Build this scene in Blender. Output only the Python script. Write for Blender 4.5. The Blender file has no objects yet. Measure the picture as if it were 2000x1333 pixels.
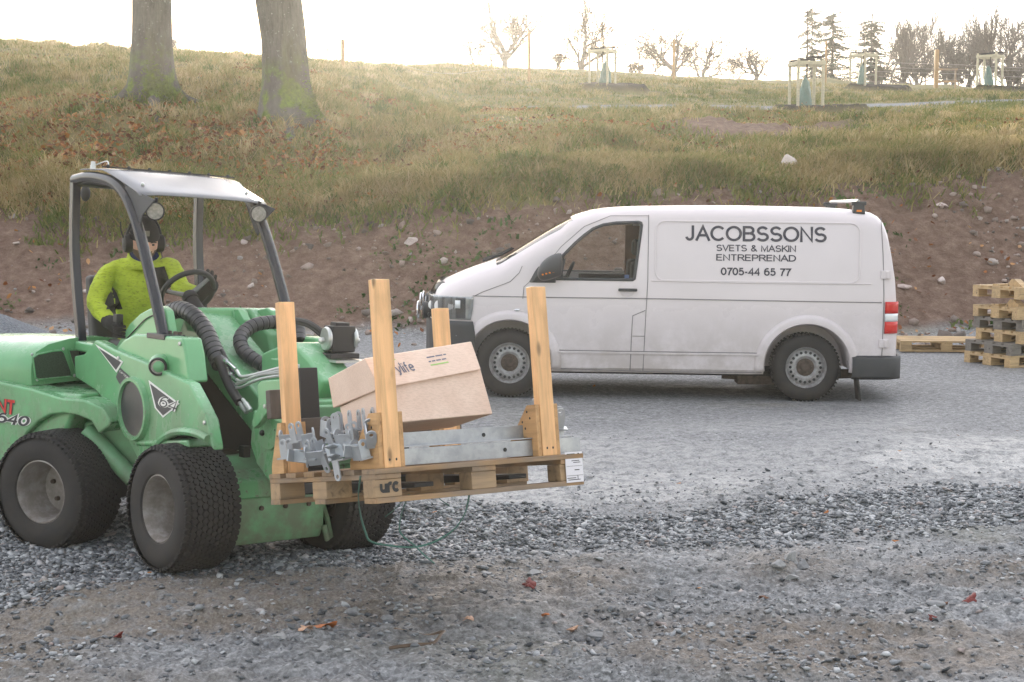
import bpy, bmesh, math, random
import numpy as np
from mathutils import Vector, Matrix

# ------------------------------------------------------------------ camera, sky, sun, exposure
scene = bpy.context.scene
col = scene.collection
R = math.radians
FPX, CAMH, PITCH = 2778.0, 1.88, R(5.2)
cam_d = bpy.data.cameras.new("Camera")
cam_d.lens, cam_d.sensor_width, cam_d.clip_end, cam_d.clip_start = 50.0, 36.0, 4000, 0.1
cam = bpy.data.objects.new("Camera", cam_d)
col.objects.link(cam)
cam.location = (0, 0, CAMH)
cam.rotation_euler = (R(90) - PITCH, 0, 0)
scene.camera = cam

SUN_EL, SUN_AZ = R(7.2), R(-5.7)
world = bpy.data.worlds.new("World")
scene.world = world
world.use_nodes = True
wn = world.node_tree
bg = wn.nodes["Background"]
sky = wn.nodes.new("ShaderNodeTexSky")
sky.sky_type = 'NISHITA'
sky.sun_disc = False
sky.sun_elevation = SUN_EL
sky.sun_rotation = SUN_AZ
sky.air_density, sky.dust_density, sky.ozone_density = 1.0, 0.5, 1.0
tint = wn.nodes.new("ShaderNodeMix"); tint.data_type = 'RGBA'; tint.blend_type = 'MULTIPLY'; tint.inputs[0].default_value = 1
tint.inputs[7].default_value = (1.0, .905, .855, 1)          # autumn evening air: a little warmer than the clear-sky model
wn.links.new(sky.outputs[0], tint.inputs[6])
veil = wn.nodes.new("ShaderNodeMix"); veil.data_type = 'RGBA'; veil.blend_type = 'ADD'; veil.inputs[0].default_value = 1
veil.inputs[7].default_value = (5.0, 4.87, 5.1, 1)        # thin high cloud: an even white veil over the whole sky
tc = wn.nodes.new("ShaderNodeTexCoord")
dt = wn.nodes.new("ShaderNodeVectorMath"); dt.operation = 'DOT_PRODUCT'
dt.inputs[1].default_value = (math.sin(SUN_AZ), math.cos(SUN_AZ), 0.12)
mr = wn.nodes.new("ShaderNodeMapRange")
for _k, _v in enumerate((-1.0, 1.0, .30, 1.50)):
    mr.inputs[_k + 1].default_value = _v
vs_ = wn.nodes.new("ShaderNodeMix"); vs_.data_type = 'RGBA'; vs_.blend_type = 'MULTIPLY'; vs_.inputs[0].default_value = 1
vs_.inputs[7].default_value = (5.0, 4.80, 4.90, 1)         # the cloud veil is brighter on the sun's side
wn.links.new(tc.outputs['Generated'], dt.inputs[0]); wn.links.new(dt.outputs['Value'], mr.inputs[0])
wn.links.new(mr.outputs[0], vs_.inputs[6]); wn.links.new(vs_.outputs[2], veil.inputs[7])
wn.links.new(tint.outputs[2], veil.inputs[6])
wn.links.new(veil.outputs[2], bg.inputs[0])
bg.inputs[1].default_value = 0.11

sun_d = bpy.data.lights.new("Sun", 'SUN')
sun_d.energy, sun_d.angle, sun_d.color = 4.0, R(0.6), (1.0, 0.86, 0.66)
sun = bpy.data.objects.new("Sun", sun_d)
col.objects.link(sun)
_sd = Vector((math.sin(SUN_AZ) * math.cos(SUN_EL), math.cos(SUN_AZ) * math.cos(SUN_EL), math.sin(SUN_EL)))
sun.rotation_euler = _sd.to_track_quat('Z', 'Y').to_euler()

scene.view_settings.view_transform = 'Standard'
scene.view_settings.look = 'None'
scene.view_settings.exposure = 1.4
scene.view_settings.gamma = 1
scene.render.engine = 'CYCLES'
scene.cycles.use_denoising = True
scene.cycles.max_bounces = 8
scene.cycles.volume_bounces = 1

rnd = random.Random(7)
rng = np.random.default_rng(11)
PI = math.pi

# ------------------------------------------------------------------ picking real points along the view of the site survey
_F = np.array([0, math.cos(PITCH), -math.sin(PITCH)])
_U = np.array([0, math.sin(PITCH), math.cos(PITCH)])
_X = np.array([1.0, 0, 0])
_C = np.array([0, 0, CAMH])


def ray(px, py):
    return _X * (px - 1000) / FPX + _U * (666.5 - py) / FPX + _F


def at(px, py, Y):
    r = ray(px, py)
    return _C + r * (Y / r[1])


class Frame:
    """A local frame: u forward, v left, w up."""

    def __init__(s, o, h, roll=0, pitch=0):
        h, r, q = R(h), R(roll), R(pitch)
        fw = np.array([math.cos(h), math.sin(h), 0])
        lf = np.array([-math.sin(h), math.cos(h), 0])
        up = np.array([0, 0, 1.0])
        fw, up = fw * math.cos(q) + up * math.sin(q), up * math.cos(q) - fw * math.sin(q)
        lf, up = lf * math.cos(r) - up * math.sin(r), up * math.cos(r) + lf * math.sin(r)
        s.o, s.M = np.array(o, float), np.array([fw, lf, up])

    def w(s, u, v, z):
        return s.o + np.array([u, v, z], float) @ s.M

    def inv(s, px, py, axis, val):
        r = s.M @ ray(px, py)
        c = s.M @ (_C - s.o)
        return c + (val - c[axis]) / r[axis] * r

    def plane(s, px, py, p, n):                # local point where the view meets the plane through p with normal n
        r = s.M @ ray(px, py)
        c = s.M @ (_C - s.o)
        p, n = np.array(p, float), np.array(n, float)
        return c + ((p - c) @ n) / (r @ n) * r

    def S(s, px, py, v):                       # local point on the plane v = const
        return s.inv(px, py, 1, v)

    def loc(s, p):
        return s.M @ (np.asarray(p, float) - s.o) / (s.M[0] @ s.M[0])


# ------------------------------------------------------------------ numpy noise
def vnoise(x, y, seed=0):
    x = np.asarray(x, float); y = np.asarray(y, float)
    xi = np.floor(x).astype(np.int64); yi = np.floor(y).astype(np.int64)
    fx = x - xi; fy = y - yi
    fx = fx * fx * (3 - 2 * fx); fy = fy * fy * (3 - 2 * fy)

    def h(a, b):
        n = (a * 374761393 + b * 668265263 + seed * 974711) & 0xffffffff
        n = ((n ^ (n >> 13)) * 1274126177) & 0xffffffff
        return ((n ^ (n >> 16)) & 0xffff) / 65535.0
    a = h(xi, yi) * (1 - fx) + h(xi + 1, yi) * fx
    b = h(xi, yi + 1) * (1 - fx) + h(xi + 1, yi + 1) * fx
    return (a * (1 - fy) + b * fy) * 2 - 1


def fbm(x, y, oct=4, seed=0):
    s, a = 0, 1.0
    for k in range(oct):
        s = s + a * vnoise(x * 2 ** k, y * 2 ** k, seed + k * 17)
        a *= .5
    return s


def sstep(a, b, x):
    t = np.clip((np.asarray(x, float) - a) / (b - a), 0, 1)
    return t * t * (3 - 2 * t)


# ------------------------------------------------------------------ materials
def _n(nt, t, **kw):
    n = nt.nodes.new(t)
    for k, v in kw.items():
        setattr(n, k, v)
    return n


def lin(c):
    return (c[0], c[1], c[2], 1.0)


class Mat:
    """Small helper that wires procedural materials."""

    def __init__(s, name, rough=.5, metal=0.0, spec=.5):
        s.m = bpy.data.materials.new(name)
        s.m.use_nodes = True
        s.nt = s.m.node_tree
        s.b = s.nt.nodes["Principled BSDF"]
        s.b.inputs["Roughness"].default_value = rough
        s.b.inputs["Metallic"].default_value = metal
        s.b.inputs["Specular IOR Level"].default_value = spec
        s.L = s.nt.links.new

    def coord(s, kind='Object', scale=(1, 1, 1)):
        if kind == 'g':
            a = _n(s.nt, "ShaderNodeAttribute", attribute_name='g').outputs['Vector']
        elif kind == 'World':
            a = _n(s.nt, "ShaderNodeNewGeometry").outputs['Position']
        else:
            a = _n(s.nt, "ShaderNodeTexCoord").outputs[kind]
        mp = _n(s.nt, "ShaderNodeMapping")
        mp.inputs['Scale'].default_value = scale
        s.L(a, mp.inputs['Vector'])
        return mp.outputs[0]

    def noise(s, co, scale, detail=4, rough=.55, dist=0):
        n = _n(s.nt, "ShaderNodeTexNoise")
        n.inputs['Scale'].default_value = scale
        n.inputs['Detail'].default_value = detail
        n.inputs['Roughness'].default_value = rough
        n.inputs['Distortion'].default_value = dist
        s.L(co, n.inputs['Vector'])
        return n.outputs['Fac']

    def voro(s, co, scale, out='Distance', feature='F1'):
        n = _n(s.nt, "ShaderNodeTexVoronoi", feature=feature)
        n.inputs['Scale'].default_value = scale
        s.L(co, n.inputs['Vector'])
        return n.outputs[out]

    def ramp(s, fac, stops):
        n = _n(s.nt, "ShaderNodeValToRGB")
        e = n.color_ramp.elements
        while len(e) < len(stops):
            e.new(.5)
        for k, (p, c) in enumerate(stops):
            e[k].position = p
            e[k].color = lin(c) if hasattr(c, '__len__') else (c, c, c, 1)
        s.L(fac, n.inputs[0])
        return n.outputs[0]

    def mix(s, fac, a, b, mode='MIX'):
        n = _n(s.nt, "ShaderNodeMix", data_type='RGBA', blend_type=mode)
        for sock, v in ((n.inputs[0], fac), (n.inputs[6], a), (n.inputs[7], b)):
            if hasattr(v, 'is_linked'):
                s.L(v, sock)
            elif hasattr(v, '__len__'):
                sock.default_value = lin(v)
            else:
                sock.default_value = v
        return n.outputs[2]

    def math(s, op, a, b=0.0, clamp=False):
        n = _n(s.nt, "ShaderNodeMath", operation=op, use_clamp=clamp)
        for sock, v in ((n.inputs[0], a), (n.inputs[1], b)):
            if hasattr(v, 'is_linked'):
                s.L(v, sock)
            else:
                sock.default_value = v
        return n.outputs[0]

    def sep(s, v, k):
        n = _n(s.nt, "ShaderNodeSeparateXYZ")
        s.L(v, n.inputs[0])
        return n.outputs[k]

    def rng(s, v, a, b, c=0.0, d=1.0):
        n = _n(s.nt, "ShaderNodeMapRange", interpolation_type='SMOOTHSTEP')
        s.L(v, n.inputs[0])
        for k, x in enumerate((a, b, c, d)):
            n.inputs[k + 1].default_value = x
        return n.outputs[0]

    def attr(s, name, out='Fac'):
        return _n(s.nt, "ShaderNodeAttribute", attribute_name=name).outputs[out]

    def color(s, c):
        if hasattr(c, 'is_linked'):
            s.L(c, s.b.inputs['Base Color'])
        else:
            s.b.inputs['Base Color'].default_value = lin(c)
        return s

    def rough(s, c):
        s.L(c, s.b.inputs['Roughness'])
        return s

    def bump(s, h, strength=.3, dist=.01):
        n = _n(s.nt, "ShaderNodeBump")
        n.inputs['Strength'].default_value = strength
        n.inputs['Distance'].default_value = dist
        s.L(h, n.inputs['Height'])
        s.L(n.outputs[0], s.b.inputs['Normal'])
        return s


def simple(name, c, rough=.5, metal=0.0, var=.25, scale=6, bump=0.0, bscale=60, dirt=None, spec=.5):
    """Base colour with a little real wear; optional dirt = (colour, z_low, z_high, amount)."""
    m = Mat(name, rough, metal, spec)
    co = m.coord('World')
    n1 = m.noise(co, scale, 5)
    d = tuple(x * (1 - var) for x in c)
    l = tuple(min(1, x * (1 + var * .6)) for x in c)
    cc = m.ramp(n1, ((.3, d), (.7, l)))
    if dirt:
        dc, z0, z1, amt = dirt
        z = m.sep(co, 2)
        n2 = m.noise(co, scale * 1.7, 8, .65)
        f = m.math('MULTIPLY', m.rng(z, z0, z1, amt, 0.0), m.rng(n2, .3, .62), True)
        cc = m.mix(f, cc, dc)
        m.rough(m.math('ADD', m.math('MULTIPLY', f, .5), rough, True))
    m.color(cc)
    if bump:
        m.bump(m.noise(co, bscale, 6), bump, .004)
    return m.m


# ------------------------------------------------------------------ mesh building
def link(o, parent=None):
    col.objects.link(o)
    if parent is not None:
        o.parent = parent
    return o


def tag(o, label=None, cat=None, group=None, kind=None):
    for k, v in (('label', label), ('category', cat), ('group', group), ('kind', kind)):
        if v:
            o[k] = v
    return o


def empty(name, loc, label, cat, group=None, rz=0):
    o = bpy.data.objects.new(name, None)
    o.empty_display_size = .2
    col.objects.link(o)
    o.location = loc
    o.rotation_euler = (0, 0, rz)
    return tag(o, label, cat, group)


def finish(me, smooth=40):
    if smooth:
        me.polygons.foreach_set('use_smooth', [True] * len(me.polygons))
        me.set_sharp_from_angle(angle=R(smooth))
    me.update()


def quick(name, V, Fc, m, parent=None, smooth=0, attrs=None):
    """One mesh from numpy arrays: V (n,3), Fc (k,3|4)."""
    me = bpy.data.meshes.new(name)
    V = np.asarray(V, np.float32); Fc = np.asarray(Fc, np.int32)
    k = Fc.shape[1]
    me.vertices.add(len(V)); me.vertices.foreach_set('co', V.ravel())
    me.loops.add(Fc.size); me.loops.foreach_set('vertex_index', Fc.ravel())
    me.polygons.add(len(Fc))
    me.polygons.foreach_set('loop_start', np.arange(0, Fc.size, k, dtype=np.int32))
    me.update(calc_edges=True)
    me.validate()
    for an, av in (attrs or {}).items():
        av = np.asarray(av, np.float32)
        a = me.attributes.new(an, 'FLOAT' if av.ndim == 1 else 'FLOAT_VECTOR', 'POINT')
        a.data.foreach_set('value' if av.ndim == 1 else 'vector', av.ravel())
    if smooth:
        finish(me, smooth)
    if m:
        me.materials.append(m)
    return link(bpy.data.objects.new(name, me), parent)


class MB:
    """Collects shapes, then links them as ONE mesh object. Points pass through self.T (a Frame or None)."""

    def __init__(s, T=None):
        s.v, s.f, s.g, s.T = [], [], [], T

    def add(s, pts, faces, g=None):
        n = len(s.v)
        for k, p in enumerate(pts):
            s.v.append(s.T.w(*p) if s.T else np.array(p, float))
            s.g.append(g[k] if g is not None else p)
        for f in faces:
            s.f.append([i + n for i in f])
        return s

    def box(s, c, d, rot=None, taper=1.0):
        """c centre, d full sizes, rot 3x3 (rows = axes), taper scales the top."""
        h = [x / 2 for x in d]
        L = int(np.argmax(d))
        o = [rnd.random() * 20 for _ in range(3)]
        P, G = [], []
        for sz in (-1, 1):
            for sy in (-1, 1):
                for sx in (-1, 1):
                    t = taper if sz > 0 else 1
                    q = np.array([sx * h[0] * t, sy * h[1] * t, sz * h[2]])
                    gq = [q[L], q[(L + 1) % 3], q[(L + 2) % 3]]
                    G.append([gq[k] + o[k] for k in range(3)])
                    P.append(np.array(c, float) + (q @ rot if rot is not None else q))
        return s.add(P, [(0, 2, 3, 1), (4, 5, 7, 6), (0, 1, 5, 4), (2, 6, 7, 3), (0, 4, 6, 2), (1, 3, 7, 5)], G)

    def hexa(s, P):
        """8 corners: bottom 4 (ccw) then top 4."""
        o = [rnd.random() * 20 for _ in range(3)]
        P = [np.array(p, float) for p in P]
        ax = [P[1] - P[0], P[3] - P[0], P[4] - P[0]]
        ln = [np.linalg.norm(a) for a in ax]
        k = int(np.argmax(ln))
        ordr = [k, (k + 1) % 3, (k + 2) % 3]
        G = []
        for p in P:
            q = [float((p - P[0]) @ ax[i] / max(ln[i], 1e-6)) for i in ordr]
            G.append([q[i] + o[i] for i in range(3)])
        return s.add(P, [(0, 3, 2, 1), (4, 5, 6, 7), (0, 1, 5, 4), (1, 2, 6, 5), (2, 3, 7, 6), (3, 0, 4, 7)], G)

    def prism(s, poly, a, b, ax=1):
        """poly of 2D points in the plane normal to axis ax, extruded from a to b along it."""
        n = len(poly)
        idx = [k for k in range(3) if k != ax]
        P = []
        for t in (a, b):
            for q in poly:
                p = [0, 0, 0]
                p[idx[0]], p[idx[1]], p[ax] = q[0], q[1], (t if not callable(t) else t(q))
                P.append(p)
        area = sum(poly[i][0] * poly[(i + 1) % n][1] - poly[(i + 1) % n][0] * poly[i][1] for i in range(n))
        F = [list(range(n)), list(range(2 * n - 1, n - 1, -1))] + [(i, i + n, (i + 1) % n + n, (i + 1) % n) for i in range(n)]
        return s.add(P, F)

    def tube(s, pts, r, n=10, caps=True, flat=None):
        """Tube through pts, radius r (number or list)."""
        pts = [np.array(p, float) for p in pts]
        m = len(pts)
        rr = r if hasattr(r, '__len__') else [r] * m
        P, prev = [], None
        for i in range(m):
            t = pts[min(i + 1, m - 1)] - pts[max(i - 1, 0)]
            t = t / (np.linalg.norm(t) + 1e-9)
            if prev is None:
                a = np.array([0, 0, 1.0]) if abs(t[2]) < .9 else np.array([1.0, 0, 0])
                if flat is not None:
                    a = np.array(flat, float)
            else:
                a = prev
            a = a - t * (a @ t)
            a /= np.linalg.norm(a) + 1e-9
            prev = a
            b = np.cross(t, a)
            for k in range(n):
                w = 2 * PI * k / n + (PI / 4 if n == 4 else 0)
                P.append(pts[i] + rr[i] * (a * math.cos(w) + b * math.sin(w)))
        F = []
        for i in range(m - 1):
            for k in range(n):
                F.append((i * n + k, i * n + (k + 1) % n, (i + 1) * n + (k + 1) % n, (i + 1) * n + k))
        if caps:
            F.append(list(range(n - 1, -1, -1)))
            F.append(list(range((m - 1) * n, m * n)))
        return s.add(P, F)

    def lathe(s, prof, c, axis, n=28, close=False, caps=True):
        """prof: (radius, along) pairs, spun about axis through c."""
        ax = np.array(axis, float); ax /= np.linalg.norm(ax)
        a = np.array([0, 0, 1.0]) if abs(ax[2]) < .9 else np.array([1.0, 0, 0])
        a = a - ax * (a @ ax); a /= np.linalg.norm(a)
        b = np.cross(ax, a)
        P, F, m = [], [], len(prof)
        for r, h in prof:
            for k in range(n):
                w = 2 * PI * k / n
                P.append(np.array(c, float) + ax * h + r * (a * math.cos(w) + b * math.sin(w)))
        for i in range(m - 1 + (1 if close else 0)):
            j = (i + 1) % m
            for k in range(n):
                F.append((i * n + k, i * n + (k + 1) % n, j * n + (k + 1) % n, j * n + k))
        if not close and caps:
            if prof[0][0] > 1e-4: F.append(list(range(n - 1, -1, -1)))
            if prof[-1][0] > 1e-4: F.append(list(range((m - 1) * n, m * n)))
        return s.add(P, F)

    def grid(s, pts, nu, nv, closeu=False):
        F = []
        for i in range(nv - 1):
            for k in range(nu - (0 if closeu else 1)):
                F.append((i * nu + k, i * nu + (k + 1) % nu, (i + 1) * nu + (k + 1) % nu, (i + 1) * nu + k))
        return s.add(pts, F)

    def sphere(s, c, r, nu=16, nv=10, rot=None):
        r = r if hasattr(r, '__len__') else (r, r, r)
        P, F = [], []
        for i in range(nv + 1):
            t = PI * i / nv
            for k in range(nu):
                w = 2 * PI * k / nu
                q = np.array([r[0] * math.sin(t) * math.cos(w), r[1] * math.sin(t) * math.sin(w), -r[2] * math.cos(t)])
                P.append(np.array(c, float) + (q @ rot if rot is not None else q))
        for i in range(nv):
            for k in range(nu):
                F.append((i * nu + k, i * nu + (k + 1) % nu, (i + 1) * nu + (k + 1) % nu, (i + 1) * nu + k))
        return s.add(P, F)

    def mesh(s, name, origin=None):
        o = np.array(origin if origin is not None else (0, 0, 0), float)
        me = bpy.data.meshes.new(name)
        me.from_pydata([tuple(p - o) for p in s.v], [], s.f)
        bm = bmesh.new(); bm.from_mesh(me)
        bmesh.ops.recalc_face_normals(bm, faces=bm.faces[:])
        bm.to_mesh(me); bm.free()
        if len(me.vertices) == len(s.g):
            a = me.attributes.new('g', 'FLOAT_VECTOR', 'POINT')
            a.data.foreach_set('vector', np.array(s.g, np.float32).ravel())
        return me

    def build(s, name, m, parent=None, origin=None, smooth=40, bevel=0, seg=2, sub=0, solid=0):
        me = s.mesh(name, origin)
        if m:
            me.materials.append(m)
        finish(me, smooth)
        o = link(bpy.data.objects.new(name, me), parent)
        if sub:
            q = o.modifiers.new('s', 'SUBSURF'); q.levels = q.render_levels = sub
        if solid:
            q = o.modifiers.new('t', 'SOLIDIFY'); q.thickness = solid; q.offset = 0
        if bevel:
            q = o.modifiers.new('b', 'BEVEL')
            q.width, q.segments, q.limit_method, q.angle_limit = bevel, seg, 'ANGLE', R(35)
            q.harden_normals = True
        return o


def dup(root, loc=None, rz=None, sc=None, label=None, group=None):
    """A copy of a thing with copies of its parts and sub-parts."""
    r = root.copy(); col.objects.link(r)
    if loc is not None: r.location = loc
    if rz is not None: r.rotation_euler = (0, 0, rz)
    if sc is not None: r.scale = (sc, sc, sc)
    if label: r['label'] = label
    if group: r['group'] = group
    for ch in list(root.children):
        c = ch.copy(); col.objects.link(c); c.parent = r
        for g in list(ch.children):
            d = g.copy(); col.objects.link(d); d.parent = c
    return r


def curve_pts(P, n=8):
    """Catmull-Rom through P."""
    P = [np.array(p, float) for p in P]
    Q = [2 * P[0] - P[1]] + P + [2 * P[-1] - P[-2]]
    out = []
    for i in range(1, len(Q) - 2):
        a, b, c, d = Q[i - 1], Q[i], Q[i + 1], Q[i + 2]
        for k in range(n):
            t = k / n
            out.append(.5 * ((2 * b) + (c - a) * t + (2 * a - 5 * b + 4 * c - d) * t * t + (3 * b - a - 3 * c + d) * t ** 3))
    out.append(P[-1])
    return out



def arc(cx, cy, rx, ry, a0, a1, n=10):
    return [(cx + rx * math.cos(R(a0 + (a1 - a0) * k / n)), cy + ry * math.sin(R(a0 + (a1 - a0) * k / n))) for k in range(n + 1)]


_S = arc(.33, .745, .27, .255, 25, 262, 12) + arc(.33, .26, .30, .26, 82, -158, 12)
GLYPH = {
    'J': (.52, [[(.42, 1), (.42, .28)] + arc(.23, .26, .19, .26, 0, -170)]), 'A': (.72, [[(0, 0), (.36, 1), (.72, 0)], [(.14, .34), (.58, .34)]]),
    'C': (.78, [arc(.42, .5, .40, .5, 42, 318, 18)]), 'O': (.86, [arc(.43, .5, .41, .5, 0, 360, 28)]),
    'B': (.68, [[(.36, .53)] + [(.04, .53), (.04, 0), (.38, 0)] + arc(.39, .265, .26, .265, -90, 90) + [(.36, .53)] + arc(.37, .765, .22, .235, -90, 90) + [(.04, 1), (.04, .53)]]),
    'S': (.66, [_S]), 'N': (.70, [[(.04, 0), (.04, 1), (.66, 0), (.66, 1)]]), 'V': (.68, [[(0, 1), (.34, 0), (.68, 1)]]),
    'E': (.62, [[(.60, 1), (.04, 1), (.04, 0), (.62, 0)], [(.04, .52), (.56, .52)]]), 'T': (.62, [[(0, 1), (.62, 1)], [(.31, 1), (.31, 0)]]),
    'M': (.82, [[(.04, 0), (.04, 1), (.41, .05), (.78, 1), (.78, 0)]]), 'K': (.66, [[(.04, 0), (.04, 1)], [(.62, 1), (.04, .38)], [(.24, .58), (.66, 0)]]),
    'I': (.08, [[(.04, 0), (.04, 1)]]), 'R': (.68, [[(.04, 0), (.04, 1), (.40, 1)] + arc(.40, .745, .23, .255, 90, -90) + [(.04, .49)], [(.38, .49), (.68, 0)]]),
    'P': (.64, [[(.04, 0), (.04, 1), (.38, 1)] + arc(.38, .73, .24, .27, 90, -90) + [(.04, .46)]]), 'D': (.72, [[(.04, 0), (.04, 1), (.32, 1)] + arc(.32, .5, .38, .5, 90, -90, 14) + [(.04, 0)]]),
    '&': (.70, [[(.68, 0), (.20, .66)] + arc(.30, .83, .16, .17, 215, -30, 10) + [(.12, .42)] + arc(.26, .24, .22, .24, 140, 310, 8) + [(.60, .38)]]),
    'U': (.68, [[(.04, 1), (.04, .34)] + arc(.34, .33, .30, .33, 180, 360) + [(.64, 1)]]), 'L': (.54, [[(.04, 1), (.04, 0), (.54, 0)]]),
    '0': (.56, [arc(.28, .5, .26, .5, 0, 360, 24)]), '1': (.4, [[(.05, .8), (.25, 1), (.25, 0)]]), '7': (.54, [[(0, .98), (.54, .98), (.30, .5), (.20, 0)]]),
    '5': (.56, [[(.50, .98), (.13, .98), (.07, .50)] + arc(.28, .32, .26, .32, 140, -155, 14)]), '4': (.58, [[(.44, 0), (.44, 1), (.02, .28), (.58, .28)]]),
    '6': (.56, [arc(.28, .31, .25, .31, 180, 540, 20), arc(.33, .55, .30, .45, 190, 60, 10)]), '-': (.32, [[(.02, .38), (.30, .38)]]), ' ': (.30, []),
    'y': (.5, [[(0, .66), (.25, 0)], [(.5, .66), (.2, -.16), (.02, -.24)]]), 'l': (.08, [[(.04, 0), (.04, 1)]]), 'i': (.08, [[(.04, 0), (.04, .66)], [(.04, .86), (.04, .96)]]),
    'f': (.34, [[(.14, 0), (.14, .8)] + arc(.30, .8, .16, .2, 180, 80, 5), [(0, .66), (.32, .66)]]), 'e': (.54, [[(.03, .34), (.51, .34)] + arc(.27, .33, .24, .33, 0, 320, 14)]),
    'u': (.5, [[(.03, .66), (.03, .24)] + arc(.25, .22, .22, .22, 180, 330, 7) + [(.47, .3)], [(.47, .66), (.47, 0)]]), 'r': (.34, [[(.04, .66), (.04, 0)], arc(.26, .40, .22, .26, 180, 60, 6)]),
    'c': (.5, [arc(.27, .33, .24, .33, 40, 320, 12)]),
}


def strokes(txt, h, weight=.12, space=.14, sx=1.0, shear=0.0):
    """Grotesque letters as flat stroke outlines -> (verts, faces, width). Each stroke is a strip with mitred corners."""
    V, F, x0 = [], [], 0.0
    for ch in txt:
        w, L = GLYPH[ch]
        for P in L:
            P = [np.array([p[0], p[1] * (1 - weight) + weight / 2]) for p in P]
            P = [p for k, p in enumerate(P) if k == 0 or np.linalg.norm(p - P[k - 1]) > 1e-4]
            closed = np.linalg.norm(P[0] - P[-1]) < 1e-3
            n = len(P)
            base = len(V)
            for k in range(n):
                a = P[k] - P[k - 1] if k > 0 else (P[-1] - P[-2] if closed else P[1] - P[0])
                b = P[k + 1] - P[k] if k < n - 1 else (P[1] - P[0] if closed else P[-1] - P[-2])
                a = a / np.linalg.norm(a); b = b / np.linalg.norm(b)
                na, nb = np.array([-a[1], a[0]]), np.array([-b[1], b[0]])
                m = na + nb
                d = max(float(m @ m) / 2, .35)
                m = m / d * weight / 2
                e = np.zeros(2)
                if not closed and k in (0, n - 1) and (abs(P[k][1] - weight / 2) < .02 or abs(P[k][1] - 1 + weight / 2) < .02) and abs((b if k else a)[1]) > .5:
                    e = (b if k else -a) * weight / 2
                for s in (1, -1):
                    q = P[k] + m * s + e
                    V.append(((x0 + q[0] + q[1] * shear) * h * sx, q[1] * h))
            for k in range(n - 1):
                F.append([base + 2 * k, base + 2 * k + 1, base + 2 * k + 3, base + 2 * k + 2])
        x0 += w + space
    return V, F, (x0 - space) * h * sx

# ------------------------------------------------------------------ terrain
PROF = {   # image column : (distance, height seen at) pairs of the survey, from the foot of the bank upward
    -900: ((21.8, 0), (24.6, 405), (26.5, 330), (29, 245), (33, 180), (38, 130), (44, 95), (52, 70), (62, 78), (95, 95)),
    0: ((21.8, 0), (24.6, 412), (26, 350), (28, 275), (30, 222), (34, 165), (38, 128), (43, 98), (49, 83), (58, 88), (95, 105)),
    300: ((21.5, 0), (24.2, 405), (26, 335), (28, 258), (30, 200), (34, 158), (38, 132), (44, 112), (51, 103), (60, 108), (95, 120)),
    560: ((21.2, 0), (23.8, 420), (25.2, 355), (27.8, 245), (31, 200), (36, 160), (42, 132), (49, 120), (57, 116), (66, 121), (95, 130)),
    720: ((21, 0), (23.5, 412), (25, 352), (28, 285), (33, 225), (40, 178), (47, 147), (57, 131), (68, 134), (95, 142)),
    900: ((20.8, 0), (23.4, 385), (24.5, 342), (27, 290), (33, 243), (42, 221), (47.5, 214), (55, 165), (63, 129), (74, 131), (95, 140)),
    1100: ((20.6, 0), (23.4, 368), (24.3, 328), (28, 265), (36, 233), (47.5, 213), (55, 172), (66, 137), (76, 141), (95, 148)),
    1300: ((20.6, 0), (23.6, 348), (25, 308), (29, 266), (36, 243), (47.5, 212), (56, 178), (68, 150), (80, 155), (95, 160)),
    1570: ((20.8, 0), (24, 330), (25.2, 302), (29, 268), (38, 246), (45, 226), (50, 208), (64, 172), (76, 157), (90, 160), (110, 164)),
    1800: ((21.3, 0), (24.5, 327), (26, 290), (32, 250), (42, 226), (50, 203), (64, 178), (76, 166), (95, 170), (110, 172)),
    2000: ((21.6, 0), (24.8, 324), (26.3, 292), (33, 243), (42, 217), (50, 198), (60, 184), (72, 179), (90, 180), (110, 182)),
    2900: ((22, 0), (25, 320), (26.5, 290), (33, 240), (42, 214), (50, 198), (60, 184), (72, 178), (90, 180), (110, 182)),
}
_cols = sorted(PROF)
_YG = np.linspace(0, 140, 1401)
_tab = []
for c in _cols:
    ys, zs = [0], [0]
    for (Y, py) in PROF[c]:
        ys.append(Y); zs.append(0 if py == 0 else at(c, py, Y)[2])
    ys.append(140); zs.append(zs[-1] + (zs[-1] - CAMH) / ys[-2] * (140 - ys[-2]) - 1.0)
    z = np.interp(_YG, ys, zs)
    for _ in range(2):
        z = np.convolve(np.pad(z, 5, mode='edge'), np.ones(11) / 11, mode='valid')
    _tab.append(z)
_tab = np.array(_tab)


def hill(x, Y):
    """Smooth terrain height."""
    x = np.asarray(x, float); Y = np.asarray(Y, float)
    px = np.clip(1000 + FPX * x / np.maximum(Y, .5), _cols[0], _cols[-1] - 1e-3)
    ci = np.clip(np.searchsorted(_cols, px, side='right') - 1, 0, len(_cols) - 2)
    c0 = np.array(_cols)[ci]; c1 = np.array(_cols)[ci + 1]
    t = (px - c0) / (c1 - c0)
    t = t * t * (3 - 2 * t) * .6 + t * .4
    yi = np.clip(Y * 10, 0, 1399.0)
    y0 = yi.astype(int); fy = yi - y0
    a = _tab[ci, y0] * (1 - fy) + _tab[ci, y0 + 1] * fy
    b = _tab[ci + 1, y0] * (1 - fy) + _tab[ci + 1, y0 + 1] * fy
    return a * (1 - t) + b * t


def bankness(x, Y):                      # 0 on the yard, 1 on the hill
    return sstep(.0, .22, hill(x, Y) + .10 * vnoise(np.asarray(x) * 1.5, np.asarray(Y) * 1.5, 77) - .03)


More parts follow.
